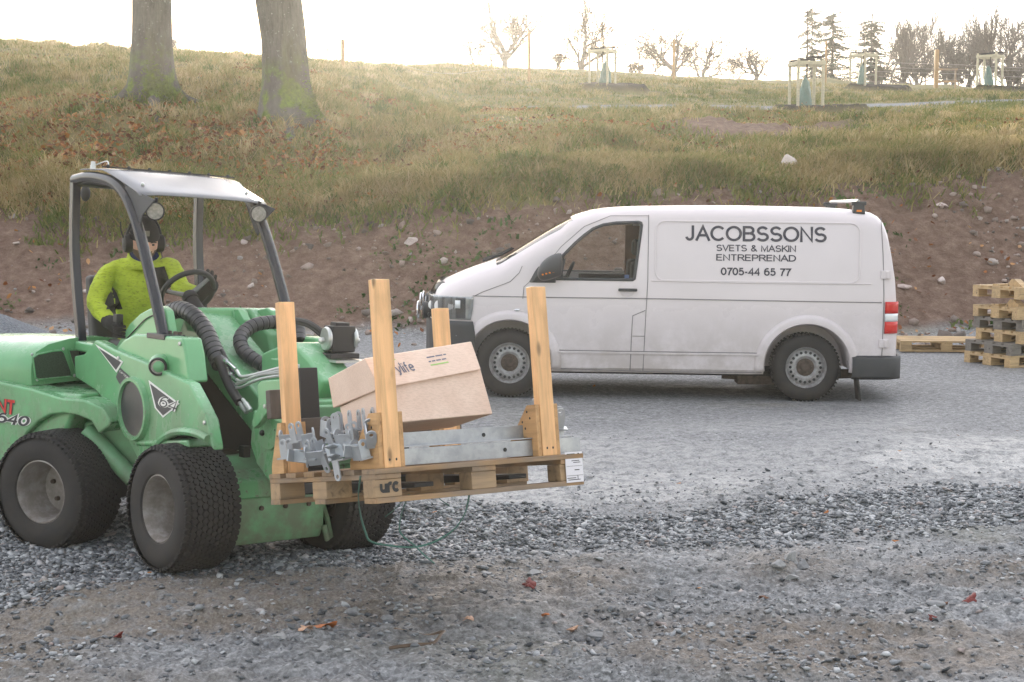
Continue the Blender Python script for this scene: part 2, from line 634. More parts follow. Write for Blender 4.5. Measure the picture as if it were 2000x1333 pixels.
def soilness(x, Y):
    """1 on the bare cut face of the bank and its scraped patches."""
    z = hill(x, Y)
    px = 1000 + FPX * x / np.maximum(Y, .5)
    zt = np.interp(px, (-900, 0, 300, 560, 720, 900, 1100, 1300, 1570, 2000, 2900),
                   (1.95, 1.98, 2.0, 1.85, 2.0, 2.2, 2.3, 2.45, 2.6, 2.7, 2.7))
    e = zt - .18 + .22 * vnoise(x * 1.3, Y * 1.3, 5) + .12 * vnoise(x * 5, Y * 5, 6)
    s = (1 - sstep(-.1, .12, z - e)) * sstep(.02, .2, z)
    p1 = 1 - sstep(.6, 1.1, ((px - 1480) / 230) ** 2 + ((Y - 33) / 3.6) ** 2 + .35 * vnoise(x * .8, Y * .5, 9))
    p2 = 1 - sstep(.6, 1.1, ((px - 1740) / 150) ** 2 + ((Y - 41.5) / 2.6) ** 2 + .35 * vnoise(x * .8, Y * .5, 12))
    return np.maximum(s, np.maximum(p1, p2))


STAKES = [  # px, foot py, distance, size: the five staked saplings
    (1172, 170, 55.5, .75), (1570, 222, 45.2, .81), (1683, 171, 64, .80), (1931, 176, 64, .82)]


def mounds(x, Y):
    m = np.zeros_like(np.asarray(x, float))
    for (px, py, D, s) in STAKES:
        cx = (px + 22 - 1000) / FPX * D
        d2 = ((x - cx) / 1.5) ** 2 + ((Y - D + .2) / 1.5) ** 2
        m = np.maximum(m, 1 - sstep(.6, 1.05, d2 + .25 * vnoise(x * 3, Y * 3, 3)))
    return m


def stone_band(x, Y):
    """Where the loose crushed stone lies (0..1)."""
    px = 1000 + FPX * x / np.maximum(Y, .5)
    lo = np.interp(px, (-600, 0, 300, 600, 900, 1200, 1500, 2000, 2600), (6.2, 6.75, 7.05, 7.4, 7.5, 7.75, 7.9, 8.15, 8.3))
    hi = np.interp(px, (-600, 0, 300, 600, 900, 1200, 1500, 2000, 2600), (9.6, 9.4, 9.2, 8.9, 8.55, 8.5, 8.9, 9.5, 10))
    lo = lo + .28 * vnoise(x * 1.7, Y * 1.7, 21); hi = hi + .35 * vnoise(x * 1.1, Y * 1.1, 22)
    return sstep(-.12, .2, Y - lo) * (1 - sstep(-.2, .25, Y - hi))


def ground_z(x, Y, fine=True):
    x = np.asarray(x, float); Y = np.asarray(Y, float)
    b = bankness(x, Y)
    z = hill(x, Y)
    yard = .03 * fbm(x * .35 + 3, Y * .35, 3, 31) * sstep(4, 5, Y)
    yard = yard - .075 * np.exp(-(((x + .93) / .45) ** 2 + ((Y - 8.15) / .6) ** 2))
    tread = np.exp(-(((x + 1.9) / 1.2) ** 2 + ((Y - 7.7) / .7) ** 2))
    van = np.exp(-(((x - 1.5) / 2.8) ** 4 + ((Y - 15) / 1.6) ** 4))
    rear = np.exp(-(((x + 2.3) / .7) ** 2 + ((Y - 8.0) / .6) ** 2))
    yard = yard * (1 - .8 * np.maximum(np.maximum(tread, van), rear)) - .012 * x * van
    if fine:
        near = 1 - sstep(10, 15, Y)
        rut = .034 * vnoise(x * 1.1 + 4, Y * 2.6, 41) + .022 * vnoise(x * 3, Y * 6.5, 42) + .015 * vnoise(x * 8, Y * 16, 43) + .008 * np.abs(vnoise(x * 19, Y * 34, 46))
        fine_ = .014 * np.abs(vnoise(x * 26, Y * 30, 47)) + .006 * vnoise(x * 44, Y * 48, 48) + .026 * np.maximum(0, vnoise(x * 7, Y * 15, 49) - .2)
        yard = yard + near * fine_ * (1 - .5 * tread)
        for x0_, k_, w_ in ((1.51, -.27, .13), (.46, -.25, .13), (-.55, -.10, .11), (2.3, -.42, .12)):
            dd = x - (x0_ + k_ * (Y - 6) + .06 * np.sin(Y * 1.7 + x0_))
            on = np.exp(-(dd / w_) ** 4) * (1 - sstep(7.1, 8.0, Y)) * np.clip(.7 + .6 * vnoise(x * 1.5, Y * 1.2, 52), 0, 1)
            yard = yard - on * (.016 - .012 * np.maximum(0, np.sin(Y * 66 + np.abs(dd) * 50))) + .010 * np.exp(-((np.abs(dd) - w_ * 1.25) / .045) ** 2) * (1 - sstep(7.0, 7.8, Y))
        clod = np.maximum(0, vnoise(x * 13, Y * 20, 44)) * .022 * np.clip(vnoise(x * 1.3, Y * 1.3, 45) + .5, 0, 1)
        zone = 1 - sstep(7.1, 7.9, Y)
        yard = yard + near * (rut * (.3 + .7 * zone) + clod * (.3 + .7 * zone)) * (1 - .6 * tread)
        yard = yard + .035 * np.exp(-(((x - 1.45) / .38) ** 2 + ((Y - 7.35) / .2) ** 2)) * (1 + vnoise(x * 9, Y * 9, 50))
        h = .22 * fbm(x * .3, Y * .3, 2, 61) + .10 * vnoise(x * 1.1, Y * 1.1, 62) + .05 * vnoise(x * 3.1, Y * 3.1, 63)
        so = soilness(x, Y)
        h = h * (1 - .85 * np.exp(-((Y - 48.5) / 4.5) ** 4)) * (1 - .5 * sstep(30, 44, Y))
        h = h + so * (.09 * vnoise(x * 3.4, Y * 5, 64) + .05 * vnoise(x * 9, Y * 12, 65) + .03 * np.abs(vnoise(x * 19, Y * 22, 66)))
        z = z + b * h * sstep(0, 2.0, hill(x, Y)) + mounds(x, Y) * .28
    return z + yard * (1 - b)


def fan(pxs, Ys):
    P, Y = np.meshgrid(pxs, Ys)
    x = (P - 1000) / FPX * Y
    z = ground_z(x, Y)
    V = np.stack([x, Y, z], -1).reshape(-1, 3)
    nu = len(pxs)
    i = np.arange((len(Ys) - 1) * nu).reshape(-1, nu)[:, :-1].ravel()
    F = np.stack([i, i + 1, i + nu + 1, i + nu], -1)
    return V, F


def merge_pts(V, extra):
    return V


# soil / gravel / turf shares stored per point, so one sheet carries the whole site
_px = np.concatenate([np.arange(-2600, -200, 60), np.arange(-200, 2200, 5.0), np.arange(2200, 4700, 60)])
_Y = np.concatenate([np.linspace(.8, 5.4, 14), np.geomspace(5.45, 11, 330), np.geomspace(11.05, 20.3, 110),
                     np.linspace(20.4, 27, 110), np.linspace(27.3, 66, 170), np.linspace(68, 139, 40)])
gV, gF = fan(_px, _Y)
_x, _y = gV[:, 0], gV[:, 1]
_mo = mounds(_x, _y)


def ground_material():
    m = Mat("yard_and_hill", .8)
    co = m.coord('World')
    flat = m.coord('World', (1, .55, 1))
    # gravel yard: fine blue-grey stone dust, with brown mud and pale packed fines, their tone also painting in the sky's sheen on wet ground
    n_f = m.noise(co, 70, 9, .72)
    n_m = m.noise(co, 9, 8, .7)
    n_l = m.noise(co, 1.1, 5, .6)
    vor = m.ramp(m.voro(co, 55, 'Color'), ((.1, .35), (.9, 1.25)))
    grey = m.ramp(n_f, ((.28, (.05, .053, .056)), (.45, (.13, .135, .141)), (.6, (.235, .24, .247)), (.78, (.45, .455, .46))))
    grey = m.mix(.45, grey, m.mix(1.0, (.34, .345, .35), vor, 'MULTIPLY'), 'MIX')
    mott = m.noise(m.coord('World', (1, 1.6, 1)), 16, 6, .75)
    grey = m.mix(1.0, grey, m.ramp(mott, ((.32, .42), (.5, 1.0), (.66, 1.5))), 'MULTIPLY')
    pale = m.ramp(n_f, ((.3, (.30, .298, .295)), (.7, (.50, .497, .49))))
    mud = m.ramp(n_f, ((.3, (.08, .065, .052)), (.5, (.185, .157, .13)), (.75, (.35, .315, .28))))
    f_p = m.math('MULTIPLY', m.attr('pale'), m.rng(n_m, .3, .6), True)
    f_m = m.math('MULTIPLY', m.attr('mud'), m.rng(n_m, .25, .6), True)
    yard = m.mix(f_m, m.mix(f_p, grey, pale), mud)
    # bare soil of the cut bank
    n_s = m.noise(m.coord('World', (1, 1, 1.6)), 5, 10, .68)
    n_s2 = m.noise(co, 40, 6, .7)
    soil = m.ramp(n_s, ((.25, (.07, .037, .025)), (.45, (.165, .098, .070)), (.6, (.255, .17, .13)), (.78, (.40, .305, .255))))
    soil = m.mix(.35, soil, m.ramp(n_s2, ((.3, (.05, .03, .02)), (.75, (.30, .24, .20)))))
    # turf under the grass
    n_g = m.noise(co, 1.6, 8, .7)
    turf = m.ramp(n_g, ((.25, (.07, .075, .03)), (.45, (.14, .14, .055)), (.6, (.23, .19, .09)), (.8, (.31, .24, .13))))
    turf = m.mix(m.rng(n_s2, .55, .7), turf, (.20, .095, .045))
    dark = (.010, .008, .007)
    path = m.ramp(n_m, ((.3, (.15, .16, .17)), (.7, (.29, .30, .31))))
    hillc = m.mix(m.attr('soil'), turf, soil)
    hillc = m.mix(m.attr('path'), hillc, path)
    hillc = m.mix(m.attr('mound'), hillc, dark)
    c = m.mix(m.attr('bank'), yard, hillc)
    m.color(c)
    wet = m.math('MULTIPLY', m.attr('wet'), m.rng(n_m, .38, .62), True)
    m.L(m.math('SUBTRACT', .5, m.math('MULTIPLY', m.attr('bank'), .42)), m.b.inputs['Specular IOR Level'])
    m.rough(m.math('SUBTRACT', .78, m.math('MULTIPLY', wet, .56)))
    h = m.math('ADD', m.math('MULTIPLY', n_f, .5), m.math('MULTIPLY', m.voro(co, 42), .6))
    h = m.math('ADD', h, n_s2)
    h = m.math('ADD', h, m.math('MULTIPLY', m.math('MULTIPLY', n_s, 7.0), m.attr('soil')))
    m.bump(h, .75, .022)
    return m.m


_pxv = 1000 + FPX * _x / _y
pale = (1 - sstep(.5, 1.1, ((_pxv - 1150) / 420) ** 2 + ((_y - 9.6) / .75) ** 2)) * .9  # packed pale ground, with wet sky reflection partly painted into its colour
pale = np.maximum(pale, (1 - sstep(.5, 1.1, ((_pxv - 1900) / 260) ** 2 + ((_y - 10.6) / .7) ** 2)))
pale = np.maximum(pale, sstep(8.6, 9.4, _y + .3 * vnoise(_x, _y, 74)) * (1 - sstep(11.2, 12.6, _y)) * sstep(650, 900, _pxv) * (.55 + .45 * vnoise(_x * .5, _y * 1.3, 75)))
pale = np.maximum(pale, .35 * sstep(.1, .6, vnoise(_x * .6, _y * .9, 71)) * (1 - sstep(12, 14, _y)))
mud = sstep(-.2, .5, vnoise(_x * .8 + 1, _y * 1.5, 72) + .75 - np.abs(_y - 6.6) * .35 - (_pxv - 700) * .0004) * (1 - sstep(7.2, 7.9, _y))
mud = np.maximum(mud, np.exp(-(((_pxv - 450) / 260) ** 2 + ((_y - 7.0) / .38) ** 2)))
mud = np.maximum(mud, .9 * np.exp(-(((_pxv - 1560) / 130) ** 2 + ((_y - 7.4) / .3) ** 2)))
wet = np.maximum(pale, sstep(.05, .5, vnoise(_x * .9, _y * 1.3, 73)) * .7)
path = 1 - sstep(.75, 1.1, np.abs(_y - np.interp(_pxv, (700, 1200, 1700, 2100), (46.8, 47.6, 49.5, 51.5))) / 1.15)
path = path * sstep(760, 860, _pxv)
M_ground = ground_material()
ground = quick("ground", gV, gF, M_ground, smooth=60, attrs=dict(
    bank=bankness(_x, _y), soil=soilness(_x, _y), mound=_mo, pale=pale, mud=np.clip(mud, 0, 1), wet=wet * (1 - bankness(_x, _y)), path=path))
tag(ground, "grey gravel yard rising into a cut earth bank and grassy hill", kind='structure')
bx = np.array([(-90, -90, -.09), (90, -90, -.09), (90, 2.5, -.09), (-90, 2.5, -.09)])
back_ground = quick("yard", bx, [[0, 1, 2, 3]], M_ground)
tag(back_ground, "grey gravel yard behind the camera", kind='structure')

# ------------------------------------------------------------------ loose stones on the yard
def rock_shape(seed, flat=.7):
    r = np.random.default_rng(seed)
    t = (1 + 5 ** .5) / 2
    V = np.array([(-1, t, 0), (1, t, 0), (-1, -t, 0), (1, -t, 0), (0, -1, t), (0, 1, t), (0, -1, -t), (0, 1, -t),
                  (t, 0, -1), (t, 0, 1), (-t, 0, -1), (-t, 0, 1)], float) / 1.9
    F = np.array([(0, 11, 5), (0, 5, 1), (0, 1, 7), (0, 7, 10), (0, 10, 11), (1, 5, 9), (5, 11, 4), (11, 10, 2), (10, 7, 6), (7, 1, 8),
                  (3, 9, 4), (3, 4, 2), (3, 2, 6), (3, 6, 8), (3, 8, 9), (4, 9, 5), (2, 4, 11), (6, 2, 10), (8, 6, 7), (9, 8, 1)])
    V = V * r.uniform(.45, 1.2, (12, 1)) + r.normal(0, .17, V.shape)
    V = V * np.array([1.15, .85, flat])
    return V, F


def scatter_stones(name, xs, ys, size, m, seed, sink=.25, flat=.7, zs=None):
    n = len(xs)
    r = np.random.default_rng(seed)
    shapes = [rock_shape(seed * 10 + k, flat) for k in range(8)]
    which = r.integers(0, 8, n)
    SV = np.array([s[0] for s in shapes])[which]              # n,12,3
    a = r.uniform(0, 2 * PI, n); b = r.normal(0, .35, n)
    ca, sa, cb, sb = np.cos(a), np.sin(a), np.cos(b), np.sin(b)
    X = SV[..., 0] * cb[:, None] + SV[..., 2] * sb[:, None]
    Z = -SV[..., 0] * sb[:, None] + SV[..., 2] * cb[:, None]
    Y = SV[..., 1]
    P = np.stack([X * ca[:, None] - Y * sa[:, None], X * sa[:, None] + Y * ca[:, None], Z], -1) * size[:, None, None]
    if zs is None:
        zs = ground_z(xs, ys)
    P = P + np.stack([xs, ys, zs + size * sink], -1)[:, None, :]
    F = (shapes[0][1][None] + (np.arange(n) * 12)[:, None, None]).reshape(-1, 3)
    tint = np.repeat(r.random(n), 12)
    return quick(name, P.reshape(-1, 3), F, m, attrs=dict(tint=tint))


def stone_material(name, stops, rough=.72):
    m = Mat(name, rough)
    co = m.coord('World')
    c = m.ramp(m.attr('tint'), stops)
    n = m.noise(co, 60, 6, .7)
    c = m.mix(.35, c, m.mix(1.0, c, m.ramp(n, ((.3, .3), (.7, 1.5))), 'MULTIPLY'))
    m.color(c).bump(n, .4, .004)
    return m.m


M_stone = stone_material("crushed_stone", ((0, (.05, .055, .062)), (.35, (.12, .128, .138)), (.7, (.235, .247, .26)), (.93, (.42, .43, .44)), (1, (.25, .19, .17))), .55)
M_bankstone = stone_material("bank_stone", ((0, (.10, .085, .075)), (.35, (.20, .155, .13)), (.65, (.31, .235, .20)), (.9, (.42, .36, .33)), (1, (.20, .215, .22))))

M_grit = stone_material("grey_grit", ((0, (.11, .113, .118)), (.5, (.20, .205, .21)), (.9, (.33, .335, .34)), (1, (.26, .21, .185))), .75)
N = 185000
y = rng.uniform(5.5, 10.2, N); x = (rng.uniform(-150, 2150, N) - 1000) / FPX * y
k = rng.random(N) < stone_band(x, y) * .92 + .012 + .10 * (1 - sstep(7.2, 7.9, y)) * np.clip(vnoise(x * 1.6, y * 2.2, 88) + .25, 0, 1)
x, y = x[k], y[k]
sz = np.clip(rng.lognormal(math.log(.0120), .42, len(x)), .005, .034)
tag(scatter_stones("crushed_stone", x, y, sz, M_stone, 3, .15, .45), "band of loose crushed grey stone across the yard", "gravel", kind='stuff')
N = 46000
y = rng.uniform(5.4, 12, N) ** 1.0; x = (rng.uniform(-100, 2100, N) - 1000) / FPX * y
k = rng.random(N) < np.clip(.35 + .8 * vnoise(x * 1.2, y * 1.8, 81), .06, 1) * (1 - .9 * sstep(8.9, 10, y))
x, y = x[k], y[k]
sz = np.clip(rng.lognormal(math.log(.0058), .45, len(x)), .003, .017)
tag(scatter_stones("grit", x, y, sz, M_grit, 4, .08, .6), "small grey grit strewn over the yard", "gravel", kind='stuff')
# stones in the soil of the bank
N = 13500
y = rng.uniform(20.6, 27, N); x = (rng.uniform(-480, 2400, N) - 1000) / FPX * y
k = rng.random(N) < soilness(x, y) * np.clip(.30 + .5 * vnoise(x * .6, y * .6, 83), .05, 1)
x, y = x[k], y[k]
sz = np.clip(rng.lognormal(math.log(.024), .6, len(x)), .010, .085)
tag(scatter_stones("bank_stones", x, y, sz, M_bankstone, 5, .25, .8), "pale and pinkish stones stuck in the bare earth bank", "stones", kind='stuff')
N = 420
y = rng.uniform(19.6, 21.4, N); x = (rng.uniform(-100, 2150, N) - 1000) / FPX * y
sz = np.clip(rng.lognormal(math.log(.05), .5, N), .02, .16)
k = rng.random(N) < .5 + .5 * vnoise(x * .5, y, 84)
tag(scatter_stones("bank_foot_stones", x[k], y[k], sz[k], M_bankstone, 6, .2, .75), "pale stones gathered along the foot of the bank", "stones", kind='stuff')

# ------------------------------------------------------------------ shared materials
GRIME = (.20, .17, .145)
M_van = simple("white_paint", (.66, .605, .625), .26, var=.03, scale=2, dirt=((.36, .315, .29), .05, 1.06, .78))
M_seam = simple("gap_crease_line", (.20, .19, .195), .6, var=.1)
M_vanblk = simple("black_plastic", (.030, .034, .040), .5, var=.15, scale=4, dirt=((.10, .095, .09), .1, .8, .35))
M_rubber = simple("tyre_rubber", (.017, .017, .018), .7, var=.3, scale=8, bump=.2, dirt=((.075, .064, .055), 0, 1.1, .42))
M_steel = simple("wheel_steel", (.42, .42, .43), .38, .35, var=.3, scale=14, dirt=((.13, .10, .08), .1, .8, .55))
M_hub = simple("rusty_hub", (.10, .075, .06), .7, .3, var=.5, scale=25)
M_dark = simple("dark_interior", (.022, .022, .024), .8, var=.2)
M_brown = simple("brown_lining", (.14, .065, .045), .7, var=.2)
M_chrome = simple("chrome", (.75, .76, .78), .12, .9, var=.05)
M_letters = simple("lettering", (.035, .035, .055), .5, var=.05)
M_hlbody = simple("headlight_body", (.34, .36, .37), .18, .5, var=.35, scale=14)
M_red = simple("red_lens", (.55, .02, .015), .15, var=.1)
M_clearlens = simple("clear_lens", (.72, .74, .76), .12, .2, var=.1)
M_amber = simple("amber_lens", (.75, .22, .03), .25, var=.1)
M_blue = simple("blue_sticker", (.05, .09, .20), .4, var=.1)


def glass_mat(name, tint, alpha, rough=.03):
    m = bpy.data.materials.new(name)
    m.use_nodes = True
    nt = m.node_tree
    b = nt.nodes["Principled BSDF"]; b.inputs['Base Color'].default_value = lin((.02, .02, .02))
    b.inputs['Roughness'].default_value = rough
    t = nt.nodes.new("ShaderNodeBsdfTransparent"); t.inputs[0].default_value = lin(tint)
    x = nt.nodes.new("ShaderNodeMixShader"); x.inputs[0].default_value = alpha
    nt.links.new(t.outputs[0], x.inputs[1]); nt.links.new(b.outputs[0], x.inputs[2])
    nt.links.new(x.outputs[0], nt.nodes["Material Output"].inputs[0])
    return m


M_glass = glass_mat("window_glass", (.93, .95, .94), .05)
M_screen = glass_mat("windscreen_glass", (.75, .8, .8), .55)
M_lampglass = glass_mat("lamp_glass", (.9, .92, .95), .35)

# ------------------------------------------------------------------ the van (local: x rearward from the front axle, y away from us, z up)
VL = 3.0
van = empty("van", at(1000, 772, 15.29), "long white panel van with black lettering on its side, parked below the bank", "van", rz=-R(2.0))
van.location.z = .005
van.rotation_euler = (0, R(.7), -R(2.0))


def lerp(x, xs, ys):
    return float(np.interp(x, xs, ys))


def v_top(x):
    return lerp(x, (-.93, -.90, -.86, -.78, -.55, -.30, -.12, .05, .3, .52, .66, .80, 1.0, 1.4, 2.3, 3.2, 3.52, 3.66, 3.74, 3.80, 3.87, 3.92, 3.94),
                (.78, .98, 1.08, 1.15, 1.245, 1.33, 1.395, 1.50, 1.66, 1.79, 1.855, 1.90, 1.935, 1.955, 1.97, 1.962, 1.945, 1.915, 1.86, 1.72, 1.35, .9, .62))


def v_bot(x):
    return lerp(x, (-.93, -.85, -.5, 0, .4, 2.6, 3.0, 3.5, 3.94), (.40, .30, .26, .27, .265, .265, .28, .34, .40))


def v_half(x):
    return lerp(x, (-.93, -.90, -.84, -.74, -.6, -.4, -.1, .3, 1.0, 3.3, 3.6, 3.76, 3.85, 3.91, 3.94),
                (.34, .50, .65, .77, .85, .91, .94, .952, .952, .952, .945, .925, .895, .84, .70))


def v_side(x, z, inset=0.0):
    """half width of the flank at height z."""
    w = v_half(x)
    t = (.985 + .015 * sstep(.25, .62, z)) * (1 - .105 * float(np.clip((z - 1.02) / .9, 0, 1.1)) ** 1.35)
    if z > 1.02:
        t -= .006
    return w * t - inset


def v_ring(x, inset=0.0, zb=None, ztop=None):
    zt = (v_top(x) if ztop is None else ztop) - inset
    z0 = v_bot(x) if zb is None else zb
    r = min(.17 if x > .5 else .24, (zt - z0) * .42)
    R_ = []
    zs = [z0 + (zt - r - z0) * k for k in (0, .03, .08, .16, .26, .36, .46, .56, .64, .70, .76, .84, .92, 1)]
    for z in zs:
        y = v_side(x, z, inset)
        if z == zs[0]:
            y -= .03
        R_.append((y, z))
    y0 = R_[-1][0]
    rx = .20 if x > .5 else .30
    for k in range(1, 7):
        a = PI / 2 * k / 6
        R_.append((y0 - rx * (1 - math.cos(a)), zt - r + r * (math.sin(a) * .93)))
    y1, z1 = R_[-1]
    for k in (.75, .5, .25):
        R_.append((y1 * k, z1 + (zt - z1) * (1 - k * k)))
    R_.append((0, zt))
    full = [(y, z) for y, z in R_] + [(-y, z) for y, z in R_[-2::-1]]
    return [(x, y, z) for y, z in full]


def loft(xs, **kw):
    b = MB()
    rings = [v_ring(x, **kw) for x in xs]
    n = len(rings[0])
    b.grid([p for r in rings for p in r], n, len(rings), closeu=True)
    for r, rev in ((rings[0], 0), (rings[-1], 1)):
        b.add(r, [list(range(n))[::-1] if rev else list(range(n))])
    me = b.mesh('loft')
    bm = bmesh.new(); bm.from_mesh(me)
    bmesh.ops.remove_doubles(bm, verts=bm.verts[:], dist=1e-5)
    bmesh.ops.recalc_face_normals(bm, faces=bm.faces[:])
    bm.to_mesh(me); bm.free()
    return me


def bool_cut(me, cutters, name):
    """Difference of mesh and cutter meshes, baked to a plain mesh."""
    o = link(bpy.data.objects.new(name, me))
    tmp = []
    for c in cutters:
        co = link(bpy.data.objects.new('cut', c)); tmp.append(co)
        q = o.modifiers.new('c', 'BOOLEAN'); q.operation, q.object, q.solver = 'DIFFERENCE', co, 'EXACT'
    bpy.context.view_layer.update()
    out = bpy.data.meshes.new_from_object(o.evaluated_get(bpy.context.evaluated_depsgraph_get()))
    bpy.data.objects.remove(o)
    for c in tmp:
        bpy.data.objects.remove(c)
    out.materials.clear()
    return out


xs = [-.93, -.915, -.89, -.86, -.82, -.76, -.68, -.58, -.46, -.34, -.22, -.10, .02, .14, .26, .38, .5, .58, .66, .74, .84, .96, 1.1, 1.3, 1.6, 2.0, 2.4, 2.8, 3.1,
      3.3, 3.45, 3.56, 3.64, 3.70, 3.75, 3.79, 3.83, 3.87, 3.90, 3.925, 3.94]
body = loft(xs)
inner = loft([-.02, .14, .3, .45, .6, .74, .9, 1.1, 1.5, 1.62], inset=.055, zb=.82)
cargo = loft([1.68, 2.2, 2.9, 3.4, 3.6], inset=.06, zb=.85)
WIN = [(.33, 1.205), (.37, 1.255), (.53, 1.44), (.65, 1.565), (.74, 1.645), (.83, 1.712), (.93, 1.752), (1.06, 1.773), (1.285, 1.782), (1.31, 1.775), (1.316, 1.755), (1.25, 1.215), (1.235, 1.205)]
cut_w = MB().prism(WIN, -1.3, 1.3).mesh('cw')
d = np.array([.72, .47]); d = d / np.linalg.norm(d); nn = np.array([-d[1], d[0]])
a_, b_ = np.array([-.17, 1.37]), np.array([.60, 1.83])
cut_s = MB().prism([tuple(a_ - nn * .14), tuple(b_ - nn * .1), tuple(b_ + nn * .12), tuple(a_ + nn * .14)], -.80, .80).mesh('cs')
arches = []
for cx in (0.0, VL):
    for sgn in (-1, 1):
        arches.append(MB().lathe([(.415, .60), (.43, .99), (.46, 1.1)], (cx, 0, .36), (0, sgn, 0), 48).mesh('ca'))
        arches.append(MB().box((cx, sgn * .85, .15), (.86, .5, .42)).mesh('cb'))
body = bool_cut(body, [inner, cargo, cut_w, cut_s] + arches, 'vb')
body.materials.append(M_van)
finish(body, 30)
vb = link(bpy.data.objects.new("body", body), van)
vb['label'] = "white steel body with grey road grime low down"


def sidept(x, z, off=.003, far=False):
    y = v_side(x, z) + off
    return (x, y if far else -y, z)


def ribbon(b, P, w, off=.003, far=False, dens=.08):
    """A strip lying on the flank along polyline P of (x, z)."""
    pts = [np.array(P[0], float)]
    for q in P[1:]:
        q = np.array(q, float); p = pts[-1]
        n = max(1, int(np.linalg.norm(q - p) / dens))
        for k in range(1, n + 1):
            pts.append(p + (q - p) * k / n)
    L = []
    for i, p in enumerate(pts):
        t = pts[min(i + 1, len(pts) - 1)] - pts[max(i - 1, 0)]
        t = t / (np.linalg.norm(t) + 1e-9)
        nrm = np.array([-t[1], t[0]]) * w / 2
        for s in (1, -1):
            q = p + nrm * s
            L.append(sidept(q[0], q[1], off, far))
    b.grid(L, 2, len(pts))


def rrect(x0, x1, z0, z1, r, n=5):
    P = []
    for cx, cz, a0 in ((x1 - r, z1 - r, 0), (x0 + r, z1 - r, 90), (x0 + r, z0 + r, 180), (x1 - r, z0 + r, 270)):
        for k in range(n + 1):
            a = R(a0 + 90 * k / n)
            P.append((cx + r * math.cos(a), cz + r * math.sin(a)))
    return P + P[:1]


# seams, swages and mouldings on both flanks
for far in (False, True):
    b = MB()
    ribbon(b, [(-.38, 1.02), (.4, 1.018), (1.4, 1.02), (3.73, 1.012)], .009, .002, far)  # belt crease: its shadow line laid on as a dark strip, no gap here
    ribbon(b, [(1.385, 1.86), (1.385, 1.2), (1.37, .82), (1.355, .29)], .007, .002, far)
    ribbon(b, [(1.385, 1.85), (1.0, 1.845), (.74, 1.735), (.51, 1.53), (.30, 1.27), (.14, 1.12), (.13, 1.0)], .006, .002, far)
    ribbon(b, [(1.365, .90), (1.24, .845), (1.232, .65), (1.225, .29)], .008, .002, far)
    ribbon(b, [(1.24, .64), (1.36, .64)], .006, .002, far)
    ribbon(b, [(3.71, 1.86), (3.735, 1.5), (3.75, 1.1), (3.75, .47)], .007, .002, far)
    ribbon(b, [(-.36, 1.02), (-.28, 1.06), (.0, 1.17), (.09, 1.26), (.12, 1.33)], .007, .002, far)
    ribbon(b, [(.46, .30), (1.5, .28), (2.55, .29)], .007, .002, far)
    ribbon(b, [(.46, .485), (1.5, .483), (2.52, .486)], .010, .003, far)
    if not far:
        b.build("gap_crease_line", M_seam, van, solid=.003)
    else:
        b.build("gap_crease_line", M_seam, van, solid=.003)
    b = MB()
    ribbon(b, rrect(1.46, 3.5, 1.205, 1.80, .09), .016, .004, far, .05)
    ribbon(b, [(.44, .468), (1.5, .466), (2.55, .470)], .022, .006, far)
    ribbon(b, [(1.42, 1.20), (2.4, 1.192), (3.62, 1.196)], .012, .003, far)
    b.build("body_moulding", M_van, van, solid=.012, bevel=.004)
    # flared lips round the wheel openings
    for cx in (0.0, VL):
        b = MB()
        a = np.linspace(R(-8), R(188), 40)
        P = []
        for t in a:
            for rr_, of in ((.425, -.012), (.44, .012), (.485, .013), (.53, .0)):
                P.append(sidept(cx + rr_ * math.cos(t), .36 + rr_ * math.sin(t) * .98, of, far))
        b.grid(P, 4, len(a))
        b.build("wheel_arch", M_van, van, solid=.004)

# front bumper: dark lower nose
def skin_patch(x0, x1, z0, z1, off, nx=14, nz=8, top=None):
    P = []
    for i in range(nz):
        for k in range(nx):
            x = x0 + (x1 - x0) * k / (nx - 1)
            z = z0 + (z1 - z0) * i / (nz - 1)
            P.append((x, z))
    return P


def nose_patch(b, zlo, zhi, xend, off, n=28):
    """Patch hugging the rounded nose between two heights, from flank to flank. xend(z) gives where it stops."""
    P, nz = [], 10
    for i in range(nz):
        t = i / (nz - 1)
        path = []
        z = zlo + (zhi - zlo) * t
        xe = xend(z)
        xs_ = np.concatenate([np.linspace(xe, -.80, 9), np.linspace(-.82, -.925, 8)])
        for x in xs_:
            path.append((x, -(v_side(x, z) + off), z))
        yend = -(v_side(-.93, z))
        for y in np.linspace(yend, 0, 6)[1:]:
            path.append((-.93 - off - .03 * (1 - (y / yend) ** 2), y, z))
        path = path + [(x, -y, z) for x, y, z in path[-2::-1]]
        P += path
        m = len(path)
    b.grid(P, m, nz)


